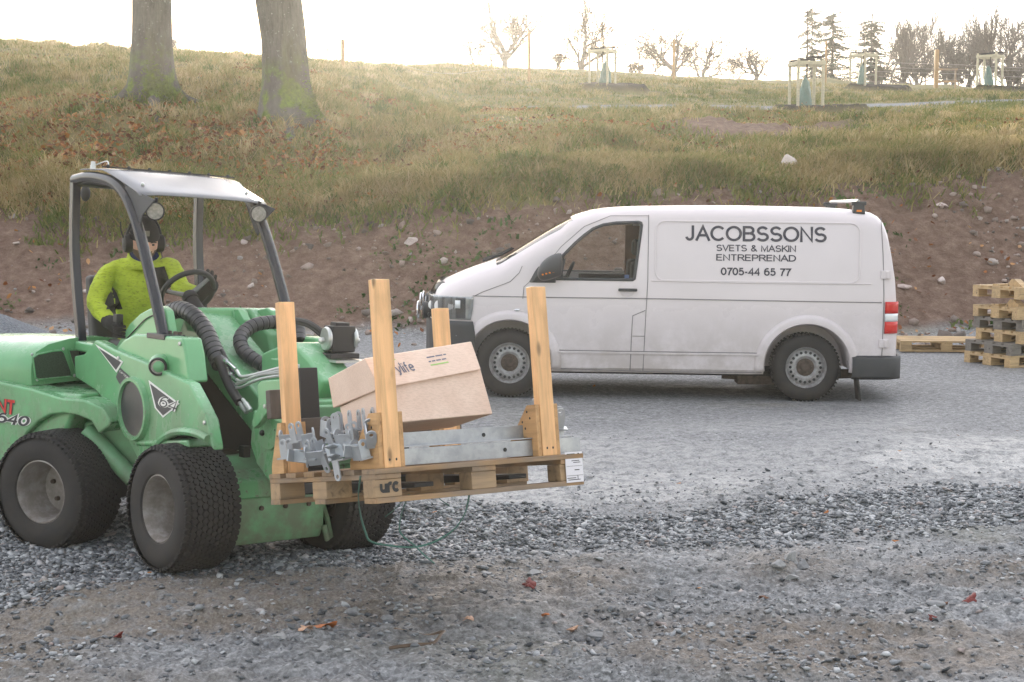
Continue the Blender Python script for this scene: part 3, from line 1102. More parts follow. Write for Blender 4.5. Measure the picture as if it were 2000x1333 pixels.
b = MB()
nose_patch(b, .27, .76, lambda z: lerp(z, (.27, .5, .62, .76), (-.40, -.36, -.345, -.375)), .014)
b.build("front_bumper", M_vanblk, van, solid=.02)
b = MB()
nose_patch(b, .775, 1.01, lambda z: lerp(z, (.775, .9, 1.01), (-.40, -.375, -.37)), .006)
b.build("headlight_surround", M_hlbody, van, solid=.012)
for s in (-1, 1):
    b = MB()
    P = []
    for z in np.linspace(.79, 1.0, 6):
        for x in np.linspace(-.46 , -.90, 9):
            P.append((x, s * (v_side(x, z) + .016), z))
    b.grid(P, 9, 6)
    hl = b.build("headlight", M_lampglass, van, solid=.006)
    for x, r in ((-.62, .055), (-.78, .06), (-.88, .045)):
        z = .9
        MB().lathe([(r * .4, -.03), (r, 0), (r * .9, .006), (0, .008)], (x, s * (v_side(x, z) + .004), z), (-.5, s, 0), 18).build("reflector", M_clearlens, hl)
    b = MB()
    P = []
    for z in np.linspace(.89, .97, 3):
        for x in np.linspace(-.52, -.58, 3):
            P.append((x, s * (v_side(x, z) + .021), z))
    b.grid(P, 3, 3)
    b.build("position_lamp", M_clearlens, hl, solid=.004)
    # bug deflector blocks on the bonnet edge
b = MB()
P = []
for z, dx, o in ((1.03, 0, .02), (1.09, .05, .03), (1.16, .12, .02)):
    row = []
    for y in np.linspace(-.80, .80, 24):
        q = abs(y) / .8
        x = -.90 + .34 * q ** 4 + dx * .8
        row.append((x - .02, y * (.98 + .02 * (1 - q)), z - .05 * q ** 3))
    P += row
b.grid(P, 24, 3)
b.build("bonnet_deflector", glass_mat("smoked_plastic", (.12, .13, .14), .5, .1), van, solid=.012)
# bumper slot, small indicator
b = MB(); ribbon(b, [(-.56, .61), (-.72, .615)], .012, .022); b.build("bumper_slot", M_chrome, van, solid=.006)
for s in (-1, 1):
    MB().sphere((.075, s * (v_side(.075, .885) + .0), .885), (.035, .012, .014)).build("side_repeater", M_chrome, van)
# auxiliary lights on a bar in front of the grille
b = MB()
b.tube([(-.9, -.55, .80), (-.97, -.4, .80), (-.97, .4, .80), (-.9, .55, .80)], .018, 8)
for y in (-.45, .45):
    b.tube([(-.92, y, .80), (-.88, y, .66)], .015, 8)
bar = b.build("light_bar", M_vanblk, van)
for y, z in ((-.50, .86), (-.16, .93), (.16, .93), (.50, .86)):
    l = MB().lathe([(.02, .08), (.055, .06), (.085, .01), (.092, -.02), (.086, -.03)], (-.95, y * .9, z - .02), (1, 0, 0), 24).build("driving_lamp", M_vanblk, van, bevel=.003)
    MB().lathe([(.085, -.034), (.08, -.04), (0, -.05)], (-.95, y * .9, z - .02), (1, 0, 0), 24).build("lens", M_lampglass, l)
    MB().lathe([(.094, -.022), (.097, -.03), (.092, -.036), (.083, -.034)], (-.95, y * .9, z - .02), (1, 0, 0), 24, close=True).build("rim", M_chrome, l)

# glass
def flank_pane(poly, far, off):
    pts = [sidept(x, z, off, far) for x, z in poly]
    return MB().add(pts, [list(range(len(pts)))])


for far in (False, True):
    w = flank_pane(WIN, far, -.025).build("side_window", M_glass, van, smooth=0)
    b = MB()
    ribbon(b, WIN + WIN[:1], .03, -.010, far, .05)
    b.build("window_seal", M_vanblk, w, solid=.03)
    q = flank_pane([(.33, 1.205), (.53, 1.205), (.53, 1.27), (.56, 1.42), (.42, 1.28)], far, .006)
    q.build("quarter_panel", M_vanblk, van, smooth=0, solid=.02)
b = MB()
P = []
for t in np.linspace(0, 1, 7):
    x = -.2 + .83 * t
    for k in np.linspace(-1, 1, 13):
        y = .81 * k
        rg = [(abs(q[1]), q[2]) for q in v_ring(x, .010)[19:24]]
        rg = sorted([(abs(q[1]), q[2]) for q in v_ring(x, .010)[14:24]])
        P.append((x, y, float(np.interp(abs(y), [q[0] for q in rg], [q[1] for q in rg]))))
b.grid(P, 13, 7)
b.build("windscreen", M_screen, van)
b = MB()
b.tube([(-.30, -.55, 1.36), (-.1, -.62, 1.43), (.02, -.6, 1.5)], .009, 6)
b.tube([(-.33, .10, 1.36), (-.1, -.50, 1.45), (.0, -.62, 1.5)], .012, 6)
b.build("wiper", M_dark, van)
# cab interior
b = MB()
b.box((.15, 0, 1.0), (.5, 1.7, .3))
b.box((.1, 0, 1.18), (.34, 1.6, .1))
b.build("dashboard", M_dark, van, bevel=.03)
b = MB()
rr_ = [np.array([.56, -.42, 1.18]) + .19 * (math.cos(t) * np.array([.42, 0, .9]) + math.sin(t) * np.array([0, 1, 0])) for t in np.linspace(0, 2 * PI, 25)]
b.tube(rr_, .016, 8); b.tube([(.56, -.42, 1.18), (.3, -.42, 1.05)], .03, 8); b.box((.555, -.42, 1.18), (.05, .3, .06))
b.build("steering_wheel", M_dark, van)
for y in (-.42, .42):
    b = MB()
    b.box((1.02, y, .93), (.5, .46, .16)); b.box((1.30, y, 1.16), (.13, .44, .42))
    if y > 0: b.box((1.33, y, 1.50), (.09, .26, .18))
    b.build("seat", M_dark, van, bevel=.04)
b = MB()
b.box((1.56, 0, 1.34), (.03, 1.62, 1.0))
b.build("bulkhead", M_brown, van)
for s in (-1, 1):
    b = MB(); b.box((1.16, s * .80, 1.02), (.9, .05, .34)); b.build("door_lining", M_dark, van, bevel=.01)
b = MB(); b.box((1.375, .77, 1.46), (.3, .04, .55)); b.box((1.375, -.75, 1.46), (.16, .03, .5)); b.build("pillar_trim", M_brown, van)
b = MB(); b.add([sidept(1.15, 1.215, -.018), sidept(1.195, 1.215, -.018), sidept(1.198, 1.255, -.018), sidept(1.153, 1.255, -.018)], [(0, 1, 2, 3)])
b.build("window_sticker", M_blue, van, smooth=0)
# mirrors
for s in (-1, 1):
    P = []
    mb = MB()
    mb.sphere((.44, s * 1.03, 1.315), (.165, .12, .135), 20, 14)
    for k in range(len(mb.v)):
        p = mb.v[k]
        if p[0] > .51: p[0] = .51 + (p[0] - .51) * .15
        if p[2] < 1.22: p[2] = 1.22 + (p[2] - 1.22) * .35
        p[2] += (p[0] - .42) * .35
    mb.hexa([(.16, s * .92, 1.165), (.46, s * .90, 1.165), (.46, s * .95, 1.165), (.22, s * .95, 1.165),
             (.28, s * .92, 1.33), (.46, s * .90, 1.33), (.46, s * 1.0, 1.30), (.32, s * 1.0, 1.30)])
    mo = mb.build("wing_mirror", M_vanblk, van, bevel=.008)
    for k in range(4):
        MB().box((.33 + .035 * k, s * 1.128, 1.255 + .01 * k), (.018, .03, .014)).build("indicator", M_amber, mo)
# handle, hinges, lights at the back
b = MB(); b.lathe([(.075, .0), (.07, -.006), (0, -.014)], sidept(1.18, 1.105, .004), (0, 1, 0), 24); b.build("handle_recess", M_van, van)
b = MB(); b.box(sidept(1.185, 1.105, .03), (.19, .025, .03)); b.box(sidept(1.105, 1.105, .012), (.03, .03, .026)); b.box(sidept(1.265, 1.105, .012), (.03, .03, .026))
b.build("door_handle", M_vanblk, van, bevel=.008)
for z in (1.29, .60):
    for s in (-1, 1):
        b = MB(); y = v_side(3.77, z) + .012
        b.box((3.765, s * y, z), (.10, .03, .085)); b.box((3.775, s * (y + .012), z), (.03, .02, .07))
        b.build("door_hinge", M_van, van, bevel=.006)
for s in (-1, 1):
    P = []
    for z0, z1, mm, nm in ((.70, .82, M_red, "lower_red"), (.822, .90, M_clearlens, "clear_band"), (.902, 1.02, M_red, "upper_red")):
        b = MB()
        L = []
        for z in np.linspace(z0, z1, 4):
            for x in np.linspace(3.765, 3.925, 8):
                L.append((x, s * (v_side(x, z) + .014), z))
        b.grid(L, 8, 4)
        if nm == "lower_red":
            tl = b.build("tail_light", mm, van, solid=.012); continue
        b.build("lens", mm, tl, solid=.012)
# rear bumper and mud flap
b = MB()
P = []
for z, o in ((.245, .0), (.27, .03), (.36, .04), (.44, .03), (.465, .0)):
    row = []
    for x in np.linspace(3.45, 3.86, 9):
        row.append((x, -(v_side(min(x, 3.84), .45) + o - .012 * (x < 3.46)), z))
    row += [(3.945, -.83, z), (3.975 + o * .3, -.6, z), (3.985 + o * .3, 0, z)]
    row = row + [(x, -y, zz) for x, y, zz in row[-2::-1]]
    P += row
    m_ = len(row)
b.grid(P, m_, 5)
b.build("rear_bumper", M_vanblk, van, solid=.03)
for s in (-1, 1):
    MB().hexa([(3.53, s * .78, .02), (3.55, s * .78, .02), (3.55, s * .98, .02), (3.53, s * .98, .02),
               (3.48, s * .78, .40), (3.50, s * .78, .40), (3.50, s * .96, .40), (3.48, s * .96, .40)]).build("mud_flap", M_rubber, van, bevel=.003)
MB().box((1.9, 0, .27), (3.0, 1.3, .1)).build("underbody", M_dark, van)
b = MB(); b.tube([(2.2, -.5, .22), (2.6, -.55, .2), (3.6, -.5, .25)], .05, 10); b.box((2.55, -.5, .2), (.4, .3, .14)); b.build("exhaust", M_hub, van)
# roof bars: one bar over the rear roof
b = MB()
rk = None
for y in (-.76, .76):
    b = MB()
    b.box((3.50, y, 1.945), (.13, .07, .11), taper=.8); b.box((3.50, y, 2.0), (.15, .06, .04))
    q = b.build("roof_bar" if rk is None else "foot", M_vanblk, van if rk is None else rk, bevel=.01)
    rk = rk or q
    MB().box((3.50, y * 1.05, 1.925), (.05, .012, .02)).build("end_cap", M_amber, rk)
MB().tube([(3.50, -.74, 2.025), (3.50, .74, 2.025)], .018, 8).build("bar", M_steel, rk)



def wheel(parent, c, s, r=.34, w=.215):
    """Steel road wheel facing s (+-1 along y)."""
    b = MB()
    h = w / 2
    b.lathe([(.205, -h * .9), (.235, -h), (.29, -h * 1.02), (.322, -h * .86), (r, -h * .62), (r + .002, 0), (r, h * .62), (.322, h * .86), (.29, h * 1.02), (.235, h), (.205, h * .9)],
            c, (0, s, 0), 56, caps=False)
    t = b.build("wheel", M_rubber, parent)
    g = MB()
    for k in range(56):
        a = 2 * PI * k / 56
        for q, zz in ((-.5, 0), (.5, .5)):
            a2 = a + zz * 2 * PI / 56
            g.box(np.array(c) + np.array([(r + .002) * math.cos(a2), q * h * 1.0, (r + .002) * math.sin(a2)]), (.016, h * .75, .018),
                  np.array([[math.cos(a2), 0, math.sin(a2)], [0, 1, 0], [-math.sin(a2), 0, math.cos(a2)]]))
    g.build("tread", M_rubber, t)
    # steel disc with a ring of round holes
    n = 20
    P, F = [], []
    prof = [(.208, h * .92), (.205, h * .98), (.198, h * .9), (.192, h * .55), (.180, h * .42)]
    b = MB().lathe(prof + [(.178, h * .40), (.186, h * .3), (.205, -h * .8)], c, (0, s, 0), 56, caps=False)
    b.build("rim", M_steel, t)
    disc = MB()
    disc.lathe([(.182, h * .43), (.165, h * .52), (.128, h * .62), (.115, h * .62), (.095, h * .45), (.07, h * .40), (.036, h * .40)], c, (0, s, 0), 60, caps=False)
    me = disc.build("disc", M_steel, t)
    hc = MB()
    for k in range(n):
        a = 2 * PI * k / n
        hc.lathe([(.0145, 0), (.0145, .004)], np.array(c) + np.array([.152 * math.cos(a), s * (h * .572), .152 * math.sin(a)]), (0, s, 0), 12)
    hc.build("vent_hole", M_dark, t)
    hb = MB()
    hb.lathe([(.090, h * .46), (.082, h * .50), (.05, h * .50), (.045, h * .62), (.032, h * .68), (0, h * .70)], c, (0, s, 0), 24)
    for k in range(5):
        a = 2 * PI * k / 5
        hb.lathe([(.013, .0), (.012, .016), (0, .018)], np.array(c) + np.array([.062 * math.cos(a), s * h * .50, .062 * math.sin(a)]), (0, s, 0), 8)
    hb.build("hub", M_hub, t)
    return t


for cx in (0, VL):
    for s in (-1, 1):
        wheel(van, (cx, s * .80, .34), s)

# lettering on the near flank
def flank_text(txt, xc, z0, h, width, weight=.13):
    V, F, w = strokes(txt, h, weight)
    k = width / w
    b = MB()
    b.add([sidept(xc + (x - w / 2) * k, z0 + y, .004) for x, y in V], F)
    b.build("lettering", M_letters, van, smooth=0)


flank_text("JACOBSSONS", 2.46, 1.605, .155, 1.40, .160)
flank_text("SVETS & MASKIN", 2.465, 1.505, .066, .79, .155)
flank_text("ENTREPRENAD", 2.465, 1.410, .066, .79, .155)
flank_text("0705-44 65 77", 2.465, 1.265, .078, .69, .18)

for o in [c for c in van.children_recursive if c.type == 'MESH']:       # short nose
    n = len(o.data.vertices); co = np.empty(n * 3, np.float32); o.data.vertices.foreach_get('co', co); co = co.reshape(-1, 3)
    k = co[:, 0] < -.38
    if o.name.startswith(("wheel", "tread", "rim", "disc", "vent", "hub")) or not k.any():
        continue
    co[k, 0] = -.38 + (co[k, 0] + .38) * .90
    o.data.vertices.foreach_set('co', co.ravel()); o.data.update()

# ------------------------------------------------------------------ the articulated loader
FR = Frame((-1.745, 7.36, 0), -48, 3.3)
FR = Frame(FR.w(0, .5, 0), -48, 3.3)               # front axle frame: u forward, v left (away), w up
_piv = FR.w(-.52, 0, 0)
RR = Frame(_piv, -26, 1.5)
RR = Frame(RR.w(-.70, 0, 0), -26, 1.5)             # rear axle frame
LO = np.array([_piv[0], _piv[1], 0.0])

MUD = (.155, .13, .105)
def machine_paint(name, c, rough):
    """Painted sheet metal: sun-faded patches, dust on what faces up, mud splashes low down, fine scratches."""
    m = Mat(name, rough)
    co = m.coord('World')
    z = m.sep(co, 2)
    base = m.ramp(m.noise(co, 2.6, 5), ((.3, tuple(x * .86 for x in c)), (.7, tuple(x * 1.07 for x in c))))
    up = m.sep(_n(m.nt, "ShaderNodeNewGeometry").outputs['Normal'], 2)
    dust = m.math('MULTIPLY', m.rng(up, .35, .95, 0, .42), m.rng(m.noise(co, 11, 7, .7), .3, .7), True)
    base = m.mix(dust, base, (.27, .36, .27))
    film = m.math('MULTIPLY', m.rng(z, .35, 1.2, .75, 0), m.rng(m.noise(m.coord('World', (1, 1, .45)), 6, 8, .68), .36, .66), True)
    base = m.mix(film, base, MUD)
    spl = m.math('MULTIPLY', m.rng(z, .45, 1.15, 1, 0), m.rng(m.noise(co, 34, 4, .6), .60, .68), True)
    base = m.mix(m.math('MULTIPLY', spl, .75), base, (.115, .092, .07))
    scr = m.rng(m.noise(m.coord('World', (4, 4, 90)), 3.0, 3), .70, .76, 0, .5)
    base = m.mix(scr, base, tuple(min(1, x * 1.6) for x in c))
    m.color(base)
    m.rough(m.math('ADD', m.math('MULTIPLY', m.math('MAXIMUM', m.math('MAXIMUM', film, dust), spl), .5), rough, True))
    m.bump(m.noise(co, 9, 3), .05, .01)
    return m.m


M_green = machine_paint("green_paint", (.155, .405, .195), .17)
M_greenlow = simple("dirty_green_paint", (.155, .36, .185), .36, var=.15, scale=5, dirt=(MUD, .1, .95, .7))
M_rops = simple("dark_grey_paint", (.013, .017, .023), .26, var=.15, scale=5)
M_visor = simple("canopy_sheet", (.19, .195, .21), .22, .1, var=.12, scale=3)
M_lamplens = simple("lamp_lens", (.36, .35, .32), .2, .2, var=.35, scale=60)
M_gusset = simple("gusset_paint", (.045, .05, .058), .65, var=.2)
M_spoke = simple("spoke_metal", (.16, .165, .17), .35, .5)
M_hose = simple("black_hose_wrap", (.026, .028, .032), .38, var=.2, scale=12)
M_black = simple("black", (.014, .014, .015), .55, var=.15)
M_pipe = simple("zinc_pipe", (.52, .53, .52), .32, .7, var=.15, scale=10)
M_rim = simple("dusty_rim", (.36, .34, .325), .45, .35, var=.25, scale=9, dirt=((.17, .14, .12), .0, .9, .8))
M_disc = simple("scuffed_black_panel", (.035, .037, .042), .32, var=.4, scale=9, dirt=((.20, .17, .14), .55, .8, .7))
M_decal = simple("dark_decal", (.024, .030, .040), .35, var=.1)
M_white = simple("white_print", (.75, .76, .74), .45, var=.05)
M_redprint = simple("red_print", (.62, .035, .03), .45, var=.05)
M_mesh = Mat("grille_mesh", .6)
_c = M_mesh.coord('World', (190, 190, 190))
M_mesh.color(M_mesh.ramp(M_mesh.voro(_c, 1.0), ((.25, (.012, .013, .012)), (.5, (.05, .075, .05)))))
M_mesh = M_mesh.m

loader = empty("wheel_loader", tuple(LO), "green articulated compact wheel loader with open canopy, carrying a laden pallet on its forks", "loader")


def LB(b, name, m, parent=None, **kw):
    return b.build(name, m, parent or loader, origin=LO, **kw)


def uw(pts, v, fr=FR):
    return [(q[0], q[2]) for q in (fr.S(x, y, v) for x, y in pts)]


# --- front section flank panels (near one seen; far one its mirror)
SP = uw([(186, 664), (222, 683), (300, 715), (369, 749), (388, 785), (405, 820), (416, 882), (404, 862), (385, 850), (356, 844), (334, 848), (317, 860), (300, 884), (286, 912),
         (274, 908), (240, 842), (210, 795), (187, 764), (164, 749), (146, 738), (144, 696), (163, 692)], -.52)
CW = uw([(224, 684), (240, 664), (262, 652), (300, 654), (356, 660), (362, 690), (369, 748), (330, 745), (280, 716)], -.48)
HU = uw([(222, 684), (234, 662), (252, 632), (272, 613), (290, 603), (312, 598), (322, 606), (330, 652), (334, 690), (260, 690)], -.375)
for s, (a, b_) in ((-1, (-.52, -.45)), (1, (.45, .52))):
    LB(MB(FR).prism(SP, a, b_), "side_panel", M_green, bevel=.013, seg=3)
    LB(MB(FR).prism(CW, -.48 if s < 0 else .36, -.36 if s < 0 else .48), "cowl", M_green, bevel=.016, seg=3)
    LB(MB(FR).prism(HU, -.375 if s < 0 else .315, -.315 if s < 0 else .375), "cowl_hump", M_green, bevel=.014, seg=3)
# details of the near flank
fa = MB(FR)
arch_o = [FR.S(x, y, -.53) for x, y in ((286, 908), (300, 880), (318, 858), (336, 847), (358, 843), (386, 848), (406, 858))]
LB(fa.tube(curve_pts(arch_o, 4), .022, 8), "fender_lip", M_green)
q = MB(FR)
q.hexa([(-.50, -.535, .60), (.10, -.535, .66), (.10, -.36, .66), (-.50, -.36, .56), (-.46, -.535, .63), (.08, -.535, .70), (.08, -.36, .70), (-.46, -.36, .63)])
LB(q, "front_fender", M_green, bevel=.02)
seam = [FR.S(x, y, -.382) for x, y in ((228, 690), (246, 664), (268, 640), (284, 624), (300, 616), (318, 612))]
LB(MB(FR).tube(curve_pts(seam, 5), .004, 6), "gap_crease_line", M_black)
seam = [FR.S(x, y, -.4845) for x, y in ((226, 684), (262, 699), (300, 722), (332, 742), (366, 748))]
LB(MB(FR).tube(curve_pts(seam, 5), .0035, 6), "gap_crease_line", M_black)
for x, y in ((400, 826), (232, 700), (352, 672)):
    LB(MB(FR).lathe([(.012, 0), (.011, .008), (0, .010)], FR.S(x, y, -.521 if y > 700 or x < 300 else -.481), (0, -1, 0), 8), "bolt", M_pipe)
# round black hatch
c0 = FR.S(263, 799, -.522); cu, cw_ = c0[0], c0[2]
ru = abs(FR.S(287, 799, -.522)[0] - FR.S(239, 799, -.522)[0]) / 2; rw = abs(FR.S(263, 747, -.522)[2] - FR.S(263, 851, -.522)[2]) / 2


def ell(k, n=40):
    return [(cu + ru * k * math.cos(2 * PI * i / n) - .10 * rw * k * math.sin(2 * PI * i / n), cw_ + rw * k * math.sin(2 * PI * i / n)) for i in range(n)]


hb = MB(FR)
o, i_ = ell(1.22), ell(1.0)
P = [(x, -.520, z) for x, z in o] + [(x, -.548, z) for x, z in ell(1.16)] + [(x, -.548, z) for x, z in ell(1.04)] + [(x, -.520, z) for x, z in i_]
hb.grid(P, 40, 4, closeu=True)
hat = LB(hb, "hatch_ring", M_green)
LB(MB(FR).prism(ell(1.0), -.532, -.518), "hatch_cover", M_disc, hat)
# decals
for pts, m, v, nm in (([(186, 673), (240, 707), (227, 728)], M_white, -.523, "stripe_decal"), ([(192, 680), (236, 708), (226, 723)], M_decal, -.5245, "stripe_decal"),
                      ([(226, 737), (234, 719), (262, 744), (246, 764), (242, 766)], M_decal, -.5235, "stripe_decal"),
                      ([(290, 743), (350, 789), (338, 800), (318, 816), (302, 797)], M_white, -.523, "number_decal"), ([(293, 750), (346, 790), (336, 798), (318, 812), (305, 797)], M_decal, -.5245, "number_decal")):
    LB(MB(FR).prism(uw(pts, v), v, v + .004), nm, m, smooth=0)


def decal_text(fr, txt, p0, p1, v, h, m, weight=.2, shear=.25, name="lettering"):
    """Text on a v-plane, baseline from pixel-surveyed p0 to p1."""
    a, b = fr.S(*p0, v), fr.S(*p1, v)
    d = np.array([b[0] - a[0], b[2] - a[2]]); Ln = np.linalg.norm(d); d /= Ln
    nrm = np.array([-d[1], d[0]])
    V, F, w = strokes(txt, h, weight, .12, 1.0, shear)
    k = Ln / w
    mb = MB(fr)
    mb.add([(a[0] + d[0] * x * k + nrm[0] * y, v, a[2] + d[1] * x * k + nrm[1] * y) for x, y in V], F)
    return LB(mb, name, m, smooth=0)


decal_text(FR, "64", (309, 793), (341, 805), -.5265, .062, M_white, .30)
decal_text(FR, "64", (309, 793), (341, 805), -.5275, .062, M_decal, .10)
decal_text(FR, "OPTIDRIVE", (233, 727), (258, 748), -.5265, .012, M_white, .12, 0)
# headlight pod
for s in (-1, 1):
    pc = np.array(FR.S(312, 714, -.495)); pc[1] *= -s
    rot = np.array([[math.cos(.5), s * math.sin(.5), 0], [-s * math.sin(.5), math.cos(.5), 0], [0, 0, 1]])
    pod = LB(MB(FR).sphere(pc, (.085, .062, .062), 20, 12, rot), "headlight_pod", M_green)
    ax = np.array([.80, s * .60, -.05])
    lc = pc + ax * .066
    LB(MB(FR).lathe([(.048, -.05), (.050, .0), (.046, .012), (.038, .012), (.036, .0)], lc, ax, 24), "bezel", M_black, pod)
    LB(MB(FR).lathe([(.039, .0), (.037, .006), (0, .010)], lc, ax, 24), "lens", M_lamplens, pod)

# --- inside: footwell, dash, floor
LB(MB(FR).hexa([(-.62, -.34, .50), (-.56, -.34, .50), (-.56, .34, .50), (-.62, .34, .50), (-.62, -.34, 1.05), (-.56, -.34, 1.05), (-.56, .34, 1.05), (-.62, .34, 1.05)]), "bulkhead", M_black)
LB(MB(FR).prism([(-1.45, .5), (-1.45, .98), (-1.2, 1.0), (-.62, .95), (-.62, .5)], -.33, .33), "seat_base", M_greenlow, bevel=.02)
dash = MB(FR).hexa([(-.98, -.10, 1.0), (-.66, -.10, 1.0), (-.66, .25, 1.0), (-.98, .25, 1.0), (-.96, -.06, 1.335), (-.70, -.06, 1.355), (-.64, .25, 1.36), (-.92, .25, 1.34)])
LB(dash, "dashboard", M_green, bevel=.02)
LB(MB(FR).hexa([(-.62, -.34, .46), (.16, -.36, .46), (.16, .27, .46), (-.62, .34, .50), (-.62, -.34, .50), (-.05, -.36, .58), (-.05, .36, .58), (-.62, .34, .53)]), "floor_plate", M_greenlow, bevel=.012)
LB(MB(FR).hexa([(-.02, -.38, .38), (.19, -.40, .38), (.19, .27, .38), (-.02, .27, .38), (-.06, -.38, .57), (.17, -.40, .47), (.17, .27, .47), (-.06, .27, .57)]), "front_step", M_green, bevel=.012)
bump_ = MB(FR).prism([(.02, .15), (.17, .13), (.20, .20), (.20, .34), (.185, .385), (.02, .385)], -.42, .26)
bo = LB(bump_, "front_bumper", M_greenlow, bevel=.012)
for v in (-.30, -.15, .0, .15):
    LB(MB(FR).lathe([(.014, 0), (.013, .010), (0, .012)], (.205, v, .33), (1, 0, 0), 8), "bolt", M_hub, bo)
b = MB(FR); b.tube([(.15, .27, .34), (.16, .31, .22), (.19, .315, .13), (.21, .28, .12), (.20, .26, .2)], .016, 8); LB(b, "tow_eye", M_greenlow, bo)
LB(MB(FR).box((-.35, 0, .36), (.7, .5, .3)), "front_chassis", M_dark)
# right-hand console with joystick
LB(MB(FR).box((-1.28, -.40, 1.085), (.24, .15, .06)), "console", M_green, bevel=.015)
js = FR.S(230, 640, -.40)
b = MB(FR); b.tube([js + np.array([0, 0, -.06]), js], .012, 8); b.box(js + np.array([.0, 0, .055]), (.05, .042, .045)); b.tube([js, js + np.array([0, 0, .04])], .014, 8)
LB(b, "joystick", M_black, bevel=.006)

# --- boom, its head, carriage and forks
b = MB(FR)
for (v0, v1, p0, p1, t) in ((-.10, .17, (-.74, 1.355), (.16, .86), .21),):
    d = np.array([p1[0] - p0[0], p1[1] - p0[1]]); d /= np.linalg.norm(d); n_ = np.array([d[1], -d[0]])
    A, B = np.array(p0), np.array(p1)
    b.prism([tuple(A), tuple(B), tuple(B + n_ * t * -1 * -1 if n_[1] < 0 else B - n_ * t), tuple(A + n_ * t if n_[1] < 0 else A - n_ * t)], v0, v1)
boom = LB(b, "boom", M_green, bevel=.018)
# rear pivot and far-side cylinder housing
b = MB(FR)
b.lathe([(.055, -.05), (.058, .05)], FR.S(462, 622, .20), (0, 1, 0), 20)
b.lathe([(.050, .06), (.050, .22)], FR.S(462, 622, .20), (0, 1, 0), 20)
b.lathe([(.02, -.07), (.022, -.05)], FR.S(462, 622, .20), (0, 1, 0), 12)
b.prism(uw([(445, 606), (470, 604), (482, 625), (478, 650), (455, 655), (440, 640)], .18), .16, .21)
LB(b, "boom_pivot", M_green, boom, bevel=.006)
b = MB(FR)
b.prism(uw([(430, 602), (512, 602), (522, 618), (552, 650), (566, 720), (545, 790), (470, 700), (450, 640)], .36), .26, .48)
LB(b, "far_cowl", M_green, bevel=.025, seg=3)
b = MB(FR)
b.prism(uw([(505, 800), (520, 806), (548, 815), (582, 842), (590, 930), (536, 940), (512, 905), (500, 870)], -.20), -.24, .26)
hd = LB(b, "boom_head", M_green, bevel=.016)
dc = FR.S(527, 846, -.243)
LB(MB(FR).lathe([(.088, 0), (.088, .012)], dc, (0, -1, 0), 32), "pivot_disc", M_green, hd, bevel=.003)
LB(MB(FR).sphere(FR.S(512, 846, -.26), .016, 10, 8), "pivot_pin", M_black, hd)
LB(MB(FR).box(FR.S(478, 882, -.2), (.05, .04, .06)), "pedal", M_black)
for v0 in (.25, -.33):
    cp = LB(MB(FR).prism(uw([(512, 752), (520, 744), (562, 741), (566, 800), (535, 800), (513, 830), (503, 838), (500, 825), (514, 795)], -.30), v0, v0 + .04), "carriage_bracket", M_green, bevel=.006)
for x, y in ((517, 776), (511, 794)):
    LB(MB(FR).lathe([(.012, 0), (.011, .01), (0, .012)], FR.S(x + 8, y, -.332), (0, -1, 0), 8), "bolt", M_pipe, cp)
b = MB(FR)
b.box((.70, -.02, .89), (.08, .72, .08)); b.box((.70, -.02, .66), (.08, .72, .07)); b.box((.66, -.13, .80), (.06, .3, .3))
b.hexa([(.25, -.2, .72), (.66, -.3, .66), (.66, .1, .66), (.25, .2, .72), (.25, -.2, .92), (.66, -.3, .95), (.66, .1, .95), (.25, .2, .92)])
LB(b, "fork_carriage", M_greenlow, bevel=.01)
PALF = Frame((-.561, 5.80, .675), -54, 2.2, 9.8)           # pallet frame: u forward along the forks; near front bottom corner at the origin
for v in (.30, .80):
    b = MB(PALF)
    b.hexa([(-1.12, v - .05, .035), (-.1, v - .05, .05), (-.1, v + .05, .05), (-1.12, v + .05, .035), (-1.12, v - .05, .085), (-.1, v - .05, .07), (-.1, v + .05, .07), (-1.12, v + .05, .085)])
    b.box((-1.13, v, .34), (.05, .10, .62))
    LB(b, "fork", M_black, bevel=.004)
# far boom arm end behind the load
b = MB(FR)
b.prism(uw([(545, 690), (588, 672), (606, 668), (640, 702), (668, 745), (640, 800), (575, 790), (545, 760)], .12), .0, .22)
LB(b, "boom_knuckle", M_green, bevel=.02, seg=3)
# quick coupler with two plates
cc = FR.S(663, 662, .22)
b = MB(FR); b.box(cc, (.09, .15, .14)); b.box(cc + np.array([0, 0, .075]), (.06, .09, .03)); b.box(cc + np.array([0, 0, -.09]), (.12, .19, .03))
cpl = LB(b, "hose_coupler", M_black, bevel=.006)
for s in (-1, 1):
    LB(MB(FR).lathe([(.060, -.012), (.066, 0), (.060, .012)], cc + np.array([0, s * .085, .0]), (s * .2, s * .98, 0), 28), "plate", M_pipe, cpl, bevel=.003)
    LB(MB(FR).lathe([(.018, 0), (.016, .02), (0, .024)], cc + np.array([0, s * .107, -.01]), (0, s, 0), 10), "bolt", M_pipe, cpl)
b = MB(FR); b.box(cc + np.array([.02, 0, -.115]), (.2, .2, .012)); b.tube([cc + np.array([0, 0, -.12]), FR.S(650, 705, .2)], .022, 8)
LB(b, "coupler_bracket", M_pipe, cpl)


def wrapped_hose(P, r, name, n=10):
    """Hose under a spiral protective wrap."""
    C_ = curve_pts(P, 24)
    # resample evenly
    C_ = np.array(C_)
    L = np.concatenate([[0], np.cumsum(np.linalg.norm(np.diff(C_, axis=0), axis=1))])
    m = int(L[-1] / .0034)
    t = np.linspace(0, L[-1], m)
    Q = np.stack([np.interp(t, L, C_[:, k]) for k in range(3)], -1)
    ph = (t / .040) % 1.0
    rr = r * (1 - .13 * np.clip((ph - .84) / .05, 0, 1) * np.clip((1 - ph) / .05, 0, 1) + .025 * ph)
    return LB(MB(FR).tube(list(Q), list(rr), 18), name, M_hose, smooth=30)


